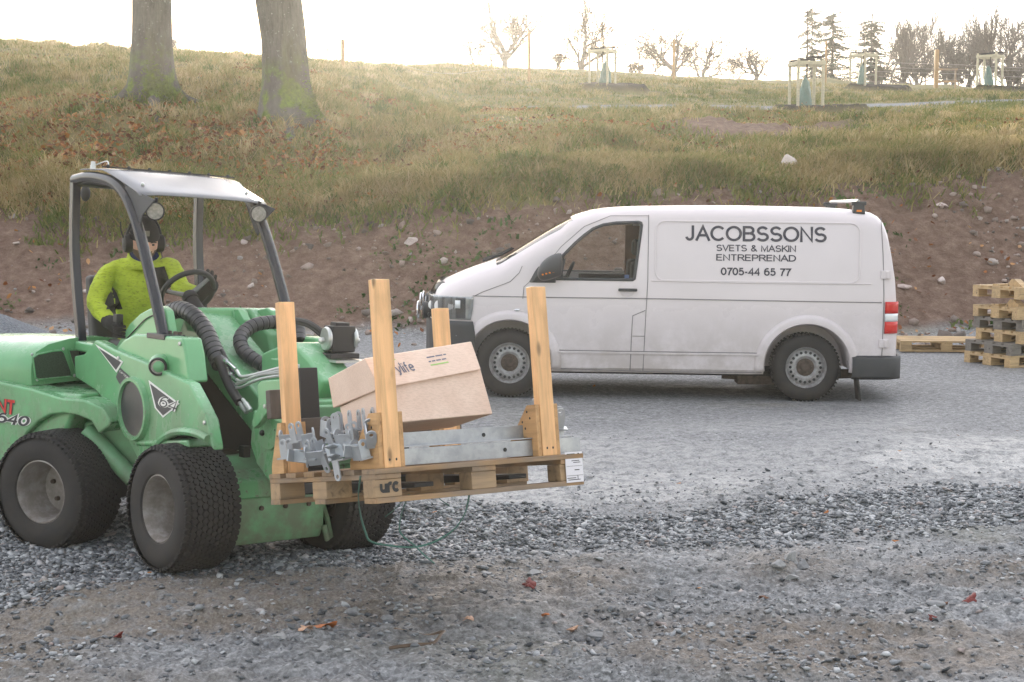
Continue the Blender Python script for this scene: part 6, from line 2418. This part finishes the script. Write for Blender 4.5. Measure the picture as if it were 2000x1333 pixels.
def stake_frame(loc, rz, sc, label, nposts=4):
    t = empty("stake_frame", loc, label, "tree support", "stake frames round the saplings", rz)
    t.scale = (sc,) * 3
    w, h = .50, 1.72
    C_ = [(-w, -w), (w, -w), (w, w), (-w, w)][:nposts]
    for x, y in C_:
        MB().tube([(x, y, -.35), (x, y, h + rnd.uniform(0, .08))], .062, 10).build("post", W_stake, t)
    E4 = [((-w, -w), (w, -w)), ((w, -w), (w, w)), ((w, w), (-w, w)), ((-w, w), (-w, -w))]
    for (a, b_) in E4:
        d = np.array([b_[0] - a[0], b_[1] - a[1]]); c = (np.array(a) + np.array(b_)) / 2
        n_ = np.array([d[1], -d[0]]) / np.linalg.norm(d) * .06
        MB().box((c[0] + n_[0], c[1] + n_[1], h - .1), (abs(d[0]) + .16 if abs(d[0]) > .1 else .028, abs(d[1]) + .16 if abs(d[1]) > .1 else .028, .13)).build("rail", W_stake, t, bevel=.004)
    for (a, b_, z) in (((-w, -w), (.0, .04), h + .05), ((w, -w), (.0, .04), h + .14), ((w, w), (0, -.04), h + .10), ((-w, w), (0, -.04), h + .05)):
        b = MB(); a, b_ = np.array([a[0], a[1], z]), np.array([b_[0], b_[1], z + .01])
        b.tube([a, b_], .055, 4, flat=(0, 0, 1)); b.build("strap", M_strapb, t)
    return t


def watering_bag(loc, rz, sc, label):
    b = MB()
    n, P, Z = 30, [], np.linspace(0, 1, 16)
    for z in Z:
        r0 = .29 - .20 * z ** 1.3 - .05 * (z > .9)
        for k in range(n):
            a = 2 * PI * k / n
            rr = r0 * (1 + .10 * math.sin(5 * a + 6 * z) * (.3 + z) + .05 * math.sin(9 * a - 4 * z))
            P.append((rr * math.cos(a) + .05 * z, rr * .8 * math.sin(a), z * 1.02 + .05 * math.sin(2 * a) * (z > .8)))
    b.grid(P, n, len(Z), closeu=True)
    o = b.build("watering_bag", M_bag, solid=.006, smooth=50)
    o.location = loc; o.rotation_euler = (0, 0, rz); o.scale = (sc,) * 3
    return tag(o, label, "tree bag", "watering bags on the saplings")


def sapling(loc, seed, h, label):
    t = empty("young_tree", loc, label, "tree", "staked saplings")
    r = np.random.default_rng(seed)
    MB().tube([(0, 0, -.1), (.02, 0, h * .5), (0, .03, h)], [.035, .026, .008], 7).build("trunk", M_bark, t)
    b = MB()
    for k in range(26):
        z = h * r.uniform(.52, .98); a = r.uniform(0, 2 * PI); L = (1 - z / h) * 1.1 + .2
        d = np.array([math.cos(a), math.sin(a), .9])
        m_ = np.array([0, 0, z]) + d * L * .5 + r.normal(0, .05, 3)
        b.tube([(0, 0, z), m_, m_ + d * L * .4 + r.normal(0, .08, 3)], [.010, .006, .003], 4)
    b.build("crown", M_twig, t)
    return t


SLAB = ("left staked sapling, against the skyline above the path", "nearest staked sapling, on dark soil below the path", "staked sapling beyond the path, under the conifers", "staked sapling at the far right beyond the path")
for (px, py, D, s), rzz, lab, k in zip(STAKES, (R(62), R(8), R(40), R(52)), SLAB, range(4)):
    c = at(px, py, D)
    cx, cy = c[0] + .1, D + .2
    z = float(ground_z(cx, cy)) - .02
    stake_frame((cx, cy, z), rzz, s, "pale wooden stake frame round the " + lab)
    watering_bag((cx + (.10 if k == 0 else -.05), cy, z), .6 * k, s * 1.12, "green watering bag tied to the " + lab)
    sapling((cx, cy, z), 50 + k, 3.1, "bare " + lab)
# empty frame and the wire fence
D = 72
c = at(1847, 163, D)
t = empty("wooden_hurdle", (c[0], D, float(ground_z(c[0], D))), "empty brown wooden frame right of the thick post, without a bag", "wooden frame")
for x in (-.48, .48):
    MB().box((x, 0, .45), (.07, .06, 1.15)).build("post", W_old, t)
for z in (.98, .38):
    MB().box((0, -.045, z), (1.15, .03, .10)).build("rail", W_old, t)

M_post = wood("orange_post", (.40, .25, .11), .7, False, .1)
M_wire = simple("fence_wire", (.42, .41, .40), .5, .4)


def post(px, ptop, Y, rad, label, square=False):
    x = (px - 1000) / FPX * Y
    z0 = float(ground_z(x, Y)); h = float(at(px, ptop, Y)[2]) - z0
    o = MB().tube([(0, 0, -.3), (0, 0, h - .05), (0, 0, h)], [rad, rad, rad * .6], 4 if square else 9).build("fence_post", M_post)
    o.location = (x, Y, z0)
    return tag(o, label, "post", "posts along the skyline fence")


FP = [(674, 77, 50, .065, "wooden fence post just left of the sun"), (1033, 62, 58, .06, "tall thin fence post left of the large oak"), (1312, 78, 64, .06, "fence post in front of the round crowned oak"),
      (1605, 80, 70, .05, "thin fence post behind the nearest staked sapling"), (1818, 97, 70, .13, "thick square wooden post right of the conifers")]
for px, pt, Y, r_, lab in FP:
    post(px, pt, Y, r_, lab, r_ > .1)
b_objs = []
wf = None
for hh in (.45, .95):
    b = MB()
    pts = []
    for px in range(-260, 2320, 20):
        Y = np.interp(px, (-200, 674, 1033, 1312, 1605, 1818, 2400), (46, 50, 58, 64, 70, 70, 72))
        x = (px - 1000) / FPX * Y
        pts.append((x, Y, float(hill(x, Y)) + hh + .05 * math.sin(px * .02)))
    b.tube(pts, .006, 4)
    o = b.build("wire_fence" if wf is None else "wire", M_wire, wf)
    if wf is None:
        wf = o; tag(o, "thin wires strung along the top of the hill between the posts", "fence")
b = MB()
for hh in (.2, .7, 1.15):
    b.tube([((px - 1000) / FPX * np.interp(px, (1605, 1818, 2400), (70, 70, 72)), np.interp(px, (1605, 1818, 2400), (70, 70, 72)), float(hill((px - 1000) / FPX * np.interp(px, (1605, 1818, 2400), (70, 70, 72)), np.interp(px, (1605, 1818, 2400), (70, 70, 72)))) + hh) for px in range(1640, 2310, 20)], .006, 3)
tag(b.build("wire_fence", M_wire), "faint three strand wire fence behind the saplings at the far right", "fence")

# ------------------------------------------------------------------ grass, leaves and other ground cover
def blade_mat(name, stops, trans=.28):
    m = Mat(name, .75, 0, .25)
    c = m.ramp(m.attr('tint'), stops)
    m.color(c)
    t = _n(m.nt, "ShaderNodeBsdfTranslucent"); m.L(c, t.inputs[0])
    x = _n(m.nt, "ShaderNodeMixShader"); x.inputs[0].default_value = trans
    m.L(m.b.outputs[0], x.inputs[1]); m.L(t.outputs[0], x.inputs[2])
    m.L(x.outputs[0], m.nt.nodes["Material Output"].inputs[0])
    return m.m


GSTOPS = ((0, (.075, .115, .022)), (.25, (.145, .185, .04)), (.45, (.24, .24, .07)), (.6, (.34, .275, .11)), (.8, (.47, .37, .18)), (1, (.58, .47, .28)))
M_grass = blade_mat("grass_blades", GSTOPS)


def tufts(name, x, y, h, tone, nb, seed, label, spread=.14, lean=(0, -.35), wid=.011, mat=None):
    """Tufts of curved blades merged into one sheet."""
    r = np.random.default_rng(seed)
    n = len(x); N = n * nb
    X = np.repeat(x, nb) + r.normal(0, spread, N); Y = np.repeat(y, nb) + r.normal(0, spread, N)
    Z = ground_z(X, Y) - .02
    Hh = np.repeat(h, nb) * r.uniform(.5, 1.25, N)
    a = r.uniform(0, 2 * PI, N); bend = r.uniform(.4, 1.8, N)
    dx = np.cos(a) * bend + lean[0]; dy = np.sin(a) * bend + lean[1]
    wa = r.uniform(0, 2 * PI, N)
    wx, wy = np.cos(wa) * wid * r.uniform(.6, 1.5, N), np.sin(wa) * wid * r.uniform(.6, 1.5, N)
    P = np.zeros((N, 5, 3))
    for k, (t, q, w) in enumerate(((0, 0, 1), (0, 0, -1), (.62, .38, .8), (.62, .38, -.8), (.92, 1.05, 0))):
        P[:, k, 0] = X + dx * Hh * q * .75 + wx * w
        P[:, k, 1] = Y + dy * Hh * q * .75 + wy * w
        P[:, k, 2] = Z + Hh * t * (1 - .25 * bend * q)
    f = np.array([(0, 1, 3), (0, 3, 2), (2, 3, 4)])
    F = (f[None] + (np.arange(N) * 5)[:, None, None]).reshape(-1, 3)
    tint = np.clip(np.repeat(tone, nb) + r.normal(0, .13, N), 0, 1)
    o = quick(name, P.reshape(-1, 3), F, mat or M_grass, attrs=dict(tint=np.repeat(tint, 5)))
    return tag(o, label, "grass", kind='stuff')


def hill_points(n, seed, y0, y1, p0=-480, p1=2420):
    """Points spread evenly over the slope as it is seen, thinner with distance."""
    r = np.random.default_rng(seed)
    n = int(n * 1.25)
    y = y0 * (y1 / y0) ** r.random(n)
    x = (r.uniform(p0, p1, n) - 1000) / FPX * y
    return x, y, r


def litter(x, y):
    px = 1000 + FPX * x / y
    return (1 - sstep(420, 1000, px)) * np.exp(-((y - 27.2) / 3.0) ** 2) * np.clip(.65 + .8 * vnoise(x * .6, y * .6, 141), 0, 1)


# matted short grass everywhere on the slope
x, y, r = hill_points(17000, 1, 22.8, 66)
z = hill(x, y)
g = (1 - .6 * litter(x, y)) * (1 - soilness(x, y)) * (1 - np.clip(mounds(x, y) * 2, 0, 1))
pxv = 1000 + FPX * x / y
onpath = np.abs(y - np.interp(pxv, (700, 1200, 1700, 2100), (46.8, 47.6, 49.5, 51.5))) < 1.4
k = (r.random(len(x)) < g) & ~(onpath & (pxv > 780)) & (z > 1.2)
x, y, z, pxv = x[k], y[k], z[k], pxv[k]
straw = vnoise(x * .35, y * .22, 91) * .5 + vnoise(x * 1.1, y * .8, 92) * .35
tone = .50 - .16 * np.exp(-((y - 46) / 9) ** 2) * (pxv > 700) + .18 * r.normal(0, 1, len(x)) + .34 * straw + .10 * (1 - sstep(600, 1500, pxv)) - .12 * np.exp(-((y - 52) / 4.5) ** 2) * (pxv > 820)
h = (.10 + .10 * np.clip(vnoise(x * .8, y * .6, 93) + .3, 0, 1)) * (y / 28) ** .4
tufts("grass", x, y, h, np.clip(tone, .08, .95), 16, 2, "matted autumn grass covering the slope", spread=.20, wid=.010)
# long pale grass along the lip of the bank and on the swells
x, y, r = hill_points(16000, 3, 22.8, 34)
pxv = 1000 + FPX * x / y
lipy = np.interp(pxv, (-900, 0, 300, 560, 720, 900, 1100, 1300, 1570, 2000, 2900), (24.3, 24.6, 24.2, 23.8, 23.6, 23.4, 23.5, 23.8, 24.1, 24.9, 25))
near = np.exp(-((y - lipy - .75) / .95) ** 2)
k = (r.random(len(x)) < np.clip(near + .30 * (vnoise(x * .5, y * .5, 95) > .15), 0, 1)) & (soilness(x, y) < .55)
x, y = x[k], y[k]
tone = .60 + .14 * r.normal(0, 1, len(x)) + .34 * vnoise(x * .55, y * .5, 96)
h = .20 + .20 * np.clip(vnoise(x * .9, y * .9, 97) + .2, 0, 1)
tufts("long_grass", x, y, h, np.clip(tone, .2, 1), 20, 4, "long straw coloured grass drooping over the edge of the bank", spread=.15, lean=(.18, -.45), wid=.008)
# single tussocks standing out of the sward
x, y, r = hill_points(2600, 31, 23.6, 60)
pxv = 1000 + FPX * x / y
k = (soilness(x, y) < .3) & (mounds(x, y) < .1) & (vnoise(x * .5, y * .5, 131) > -.1) & ~((np.abs(y - 48.5) < 3) & (pxv > 780))
x, y = x[k], y[k]
tufts("tussocks", x, y, (.20 + .22 * r.random(len(x))), np.clip(.50 + .26 * r.normal(0, 1, len(x)), .05, 1), 55, 32, "pale and green grass tussocks dotted over the slope", spread=.09, lean=(.1, -.2), wid=.010)
# darker green tussocks hanging under the lip
x, y, r = hill_points(2300, 5, 22.2, 26)
pxv = 1000 + FPX * x / y
lipy = np.interp(pxv, (-900, 0, 300, 560, 720, 900, 1100, 1300, 1570, 2000, 2900), (24.3, 24.6, 24.2, 23.8, 23.6, 23.4, 23.5, 23.8, 24.1, 24.9, 25))
k = r.random(len(x)) < np.exp(-((y - lipy + .05) / .5) ** 2) * np.clip(.7 + vnoise(x * .7, y, 98), 0, 1)
x, y = x[k], y[k]
tufts("edge_grass", x, y, np.full(len(x), .22), np.clip(.34 + .25 * vnoise(x, y, 99), .05, .8), 22, 6, "dark green grass hanging under the lip of the bank", spread=.12, lean=(.05, -.6), wid=.012)
# weeds on the soil
M_weed = blade_mat("weed_leaves", ((0, (.035, .07, .02)), (.5, (.08, .14, .04)), (1, (.16, .20, .07))), .25)
x, y, r = hill_points(700, 7, 21.0, 24.6)
k = (soilness(x, y) > .6) & (vnoise(x * .7, y * .9, 101) > .12) & (r.random(len(x)) < .75)
x, y = x[k], y[k]
tufts("weeds", x, y, .05 + .09 * r.random(len(x)), r.random(len(x)), 16, 8, "small green weeds sprouting on the bare bank", spread=.09, lean=(0, -.2), wid=.022, mat=M_weed)

# fallen leaves
M_leaf = blade_mat("fallen_leaves", ((0, (.10, .035, .015)), (.3, (.22, .075, .025)), (.55, (.34, .13, .035)), (.75, (.45, .21, .06)), (1, (.46, .30, .18))), .2)


def leaves(name, x, y, size, seed, label, lift=0.0, tilt=.5):
    r = np.random.default_rng(seed)
    n = len(x)
    a = r.uniform(0, 2 * PI, n); tl = r.normal(0, tilt, (n, 2))
    base = np.array([(-.5, 0), (-.25, .32), (.1, .36), (.55, 0), (.1, -.36), (-.25, -.32)])
    P = np.zeros((n, 6, 3))
    for k, (u, v) in enumerate(base):
        P[:, k, 0] = (u * np.cos(a) - v * np.sin(a)) * size
        P[:, k, 1] = (u * np.sin(a) + v * np.cos(a)) * size
        P[:, k, 2] = (tl[:, 0] * u + tl[:, 1] * v + .35 * (abs(u) + abs(v)) * r.random(n)) * size
    z = ground_z(x, y) + size * .4 + .02 + lift * r.random(n)
    P += np.stack([x, y, z], -1)[:, None, :]
    F = np.array([(0, 1, 2), (0, 2, 3), (0, 3, 4), (0, 4, 5)])
    F = (F[None] + (np.arange(n) * 6)[:, None, None]).reshape(-1, 3)
    o = quick(name, P.reshape(-1, 3), F, M_leaf, attrs=dict(tint=np.repeat(np.clip(r.random(n) ** 1.2 + r.normal(0, .05, n), 0, 1), 6)))
    return tag(o, label, "leaves", kind='stuff')


x, y, r = hill_points(46000, 11, 23.6, 44)
pxv = 1000 + FPX * x / y
dens = np.clip(.25 + .9 * vnoise(x * .3, y * .35, 111) + 1.0 * (1 - sstep(450, 1050, pxv)) * np.exp(-((y - 27) / 4.0) ** 2), .04, 1) * (1 - .6 * sstep(900, 1500, pxv))
k = (r.random(len(x)) < dens + 1.5 * litter(x, y)) & (soilness(x, y) < .5)
leaves("fallen_leaves", x[k], y[k], r.uniform(.05, .085, k.sum()) * (1 + .6 * litter(x[k], y[k])), 12, "brown and orange fallen leaves lying in the grass of the slope", .05)
x, y, r = hill_points(700, 13, 19.5, 24)
k = vnoise(x * .5, y * .5, 113) > .05
leaves("leaves_on_soil", x[k], y[k], r.uniform(.04, .09, k.sum()), 14, "scattered brown leaves on the bare bank and its foot")
x, y, r = hill_points(34, 15, 6.6, 19)
leaves("leaves_on_gravel", x, y, r.uniform(.025, .05, len(x)), 16, "a few small brown leaves on the gravel", 0, .15)

# single leaves and stones that stand out in the foreground
LEAFC = dict(red=(.17, .026, .02), orange=(.50, .17, .06), tan=(.50, .30, .20), brown=(.16, .07, .035))
LM = {k: simple(k + "_leaf", c, .6, var=.3, scale=50) for k, c in LEAFC.items()}
for (px, py, sz, col_, lab) in ((1034, 1170, .085, 'red', "dark red curled leaf lying alone near the middle of the foreground"), (638, 1250, .105, 'orange', "big pale orange maple leaf standing up among the stones"),
                                (598, 1264, .085, 'tan', "pinkish tan leaf just left of the big orange one"), (1894, 1184, .095, 'red', "bright red leaf at the far right of the foreground"), (1842, 1198, .06, 'brown', "brown leaf beside a pale stone at the right"),
                                (1066, 1229, .05, 'orange', "small orange leaf right of the middle foreground"), (1120, 1245, .06, 'tan', "small pale tan leaf beside a flat stone"), (232, 1276, .06, 'red', "small red leaf at the lower left"),
                                (915, 1237, .06, 'tan', "small tan leaf right of the curled band"), (1490, 1198, .055, 'brown', "dark brown leaf in the mud below the stone heap"), (1822, 1226, .05, 'red', "small red leaf below the pale stone at the right"), (1995, 1182, .05, 'red', "small red leaf at the right edge")):
    Y = (CAMH) / ((py - 412) / FPX)
    p = at(px, py, Y); z = float(ground_z(p[0], Y))
    r_ = np.random.default_rng(px)
    n, P = 34, [(0, 0, .012)]
    for k in range(n):
        a = 2 * PI * k / n
        rr = sz * .5 * (.55 + .45 * abs(math.cos(2.5 * a)) ** .7 + .08 * r_.normal())
        P.append((rr * math.cos(a), rr * math.sin(a) * .8, .28 * rr * math.sin(a * 2 + px) + .10 * rr))
    b = MB().add(P, [(0, 1 + k, 1 + (k + 1) % n) for k in range(n)])
    b.add([(-sz * .8, 0, .0), (0, .002, .012), (0, -.002, .012)], [(0, 1, 2)])
    o = b.build("fallen_leaf", LM[col_], smooth=60, solid=.0012)
    o.location = (p[0], Y, z + .012); o.rotation_euler = (r_.normal(.25, .2), r_.normal(0, .25), r_.uniform(0, 6.28))
    tag(o, lab, "leaf", "leaves on the yard")

SM = stone_material("grey_stone", ((0, (.17, .175, .18)), (1, (.33, .33, .33))), .7)
PS = stone_material("pink_stone", ((0, (.42, .33, .30)), (1, (.52, .45, .42))), .7)


def stone(px, py, Y, size, flat, m, label, group, seed):
    p = at(px, py, Y); z = float(ground_z(p[0], Y))
    V, F = rock_shape(seed, flat)
    me = bpy.data.meshes.new("stone"); me.from_pydata([tuple(v * size) for v in V], [], [tuple(int(i) for i in f) for f in F])
    bm_ = bmesh.new(); bm_.from_mesh(me); bmesh.ops.recalc_face_normals(bm_, faces=bm_.faces[:]); bm_.to_mesh(me); bm_.free()
    a = me.attributes.new('tint', 'FLOAT', 'POINT'); a.data.foreach_set('value', np.full(12, (seed * .37) % 1, np.float32))
    me.materials.append(m)
    o = link(bpy.data.objects.new("stone", me))
    q = o.modifiers.new('b', 'BEVEL'); q.width, q.segments = size * .12, 2
    o.location = (p[0], Y, z + size * flat * .25); o.rotation_euler = (0, 0, seed * 1.3)
    return tag(o, label, "stone", group)


def gy(py):
    return CAMH / ((py - 412) / FPX)


for i, (px, py, s, f, lab) in enumerate(((690, 1226, .06, .5, "flat grey stone in the mud, largest of those left of the middle"), (640, 1300, .05, .5, "grey stone near the lower edge under the orange leaf"), (545, 1270, .045, .45, "pale flat stone left of the orange leaf"),
                                         (1160, 1248, .055, .4, "flat brownish stone right of the small tan leaf"), (1545, 1118, .06, .8, "angular grey stone on top of the little heap"), (1570, 1128, .045, .8, "dark angular stone at the right of the little heap"),
                                         (1518, 1132, .045, .7, "grey stone at the left of the little heap"), (1545, 1142, .05, .5, "flat grey stone at the foot of the little heap"), (1825, 1200, .06, .45, "pale flat stone under the brown leaf at the right"), (1587, 1003, .042, .9, "single dark stone alone on the pale ground behind the gravel band"),
                                         (1045, 1140, .04, .5, "flat stone below the edge of the gravel band"), (760, 1232, .04, .6, "grey stone right of the largest flat one"))):
    stone(px, py, gy(py), s, f, SM, lab, "stones in the foreground", 60 + i)
for i, (px, py, Y, s, f, lab) in enumerate(((804, 528, 22.6, .15, .6, "pinkish boulder in the bank left of the van"), (1545, 312, 25.2, .24, .8, "pale boulder at the lip of the bank above the van"), (1838, 408, 23.8, .11, .4, "flat white stone in the bank right of the van roof"),
                                            (1838, 560, 22.3, .12, .7, "pale rounded stone in the bank left of the pallet stack"), (1765, 583, 22.1, .13, .5, "flat pinkish stone in the bank just right of the van"), (476, 472, 23.2, .09, .6, "pale stone in the bank under the canopy"), (490, 576, 22.2, .08, .7, "pinkish stone in the bank right of the steering wheel"),
                                            (725, 600, 21.6, .08, .6, "grey stone low in the bank left of the tall upright"), (30, 440, 23.6, .08, .6, "small pale stone high in the bank at the left edge"), (165, 525, 22.6, .07, .6, "small white stone in the bank behind the driver"))):
    stone(px, py, Y, s, f, PS, lab, "stones in the bank", 80 + i)
# heap of grey gravel behind the loader
cx, cy = (-20 - 1000) / FPX * 16.6, 16.6
n = 60
xs_ = np.linspace(-3.2, 3.2, n)
gx, gy_ = np.meshgrid(xs_, xs_ * .6)
d = np.sqrt((gx / 1.55) ** 2 + (gy_ / 1.2) ** 2)
hz = np.maximum(.72 * (1 - d ** 1.15), -.1) + .02 * fbm(gx * 3, gy_ * 3, 3, 5)
V = np.stack([gx + cx, gy_ + cy, hz + ground_z(gx + cx, gy_ + cy, False)], -1).reshape(-1, 3)
i = np.arange((n - 1) * n).reshape(-1, n)[:, :-1].ravel()
M_heap = Mat("heap_gravel", .85)
_c = M_heap.coord('World')
_q = M_heap.noise(_c, 45, 8, .7)
M_heap.color(M_heap.ramp(_q, ((.3, (.07, .08, .095)), (.55, (.16, .175, .195)), (.75, (.30, .315, .33))))).bump(M_heap.voro(_c, 40), .8, .03)
tag(quick("gravel_heap", V, np.stack([i, i + 1, i + n + 1, i + n], -1), M_heap.m, smooth=60), "low heap of dark grey gravel behind the loader at the left edge", "gravel heap")
# curled scrap of band in the foreground
M_scrap = simple("brown_band", (.10, .065, .04), .5, var=.4, scale=20)
yy = gy(1272)
strap("scrap_band", [np.array([p[0], p[1], float(ground_z(p[0], p[1])) + dz]) for p, dz in ((at(770, 1254, gy(1258)), .03), (at(800, 1262, gy(1262)), .025), (at(835, 1266, gy(1264)), .03), (at(866, 1258, gy(1264)), .05), (at(862, 1270, gy(1270)), .04), (at(845, 1287, gy(1284)), .012), (at(800, 1296, gy(1290)), .008), (at(760, 1300, gy(1294)), .008))], .016,
      "curled brown scrap of band lying in the foreground mud", M_scrap, (.3, -.3, .9))

# ------------------------------------------------------------------ evening haze
hz_ = MB().box((10, 72, 14), (420, 190, 32))
HAZE = .0006
hm_ = bpy.data.materials.new("haze"); hm_.use_nodes = True
nt = hm_.node_tree; nt.nodes.clear()
pv = nt.nodes.new("ShaderNodeVolumePrincipled"); out = nt.nodes.new("ShaderNodeOutputMaterial")
pv.inputs['Color'].default_value = (1, 1, 1, 1); pv.inputs['Density'].default_value = HAZE; pv.inputs['Anisotropy'].default_value = .72
nt.links.new(pv.outputs[0], out.inputs['Volume'])
tag(hz_.build("haze", hm_, smooth=0), "pale evening haze over the hill", kind='stuff')
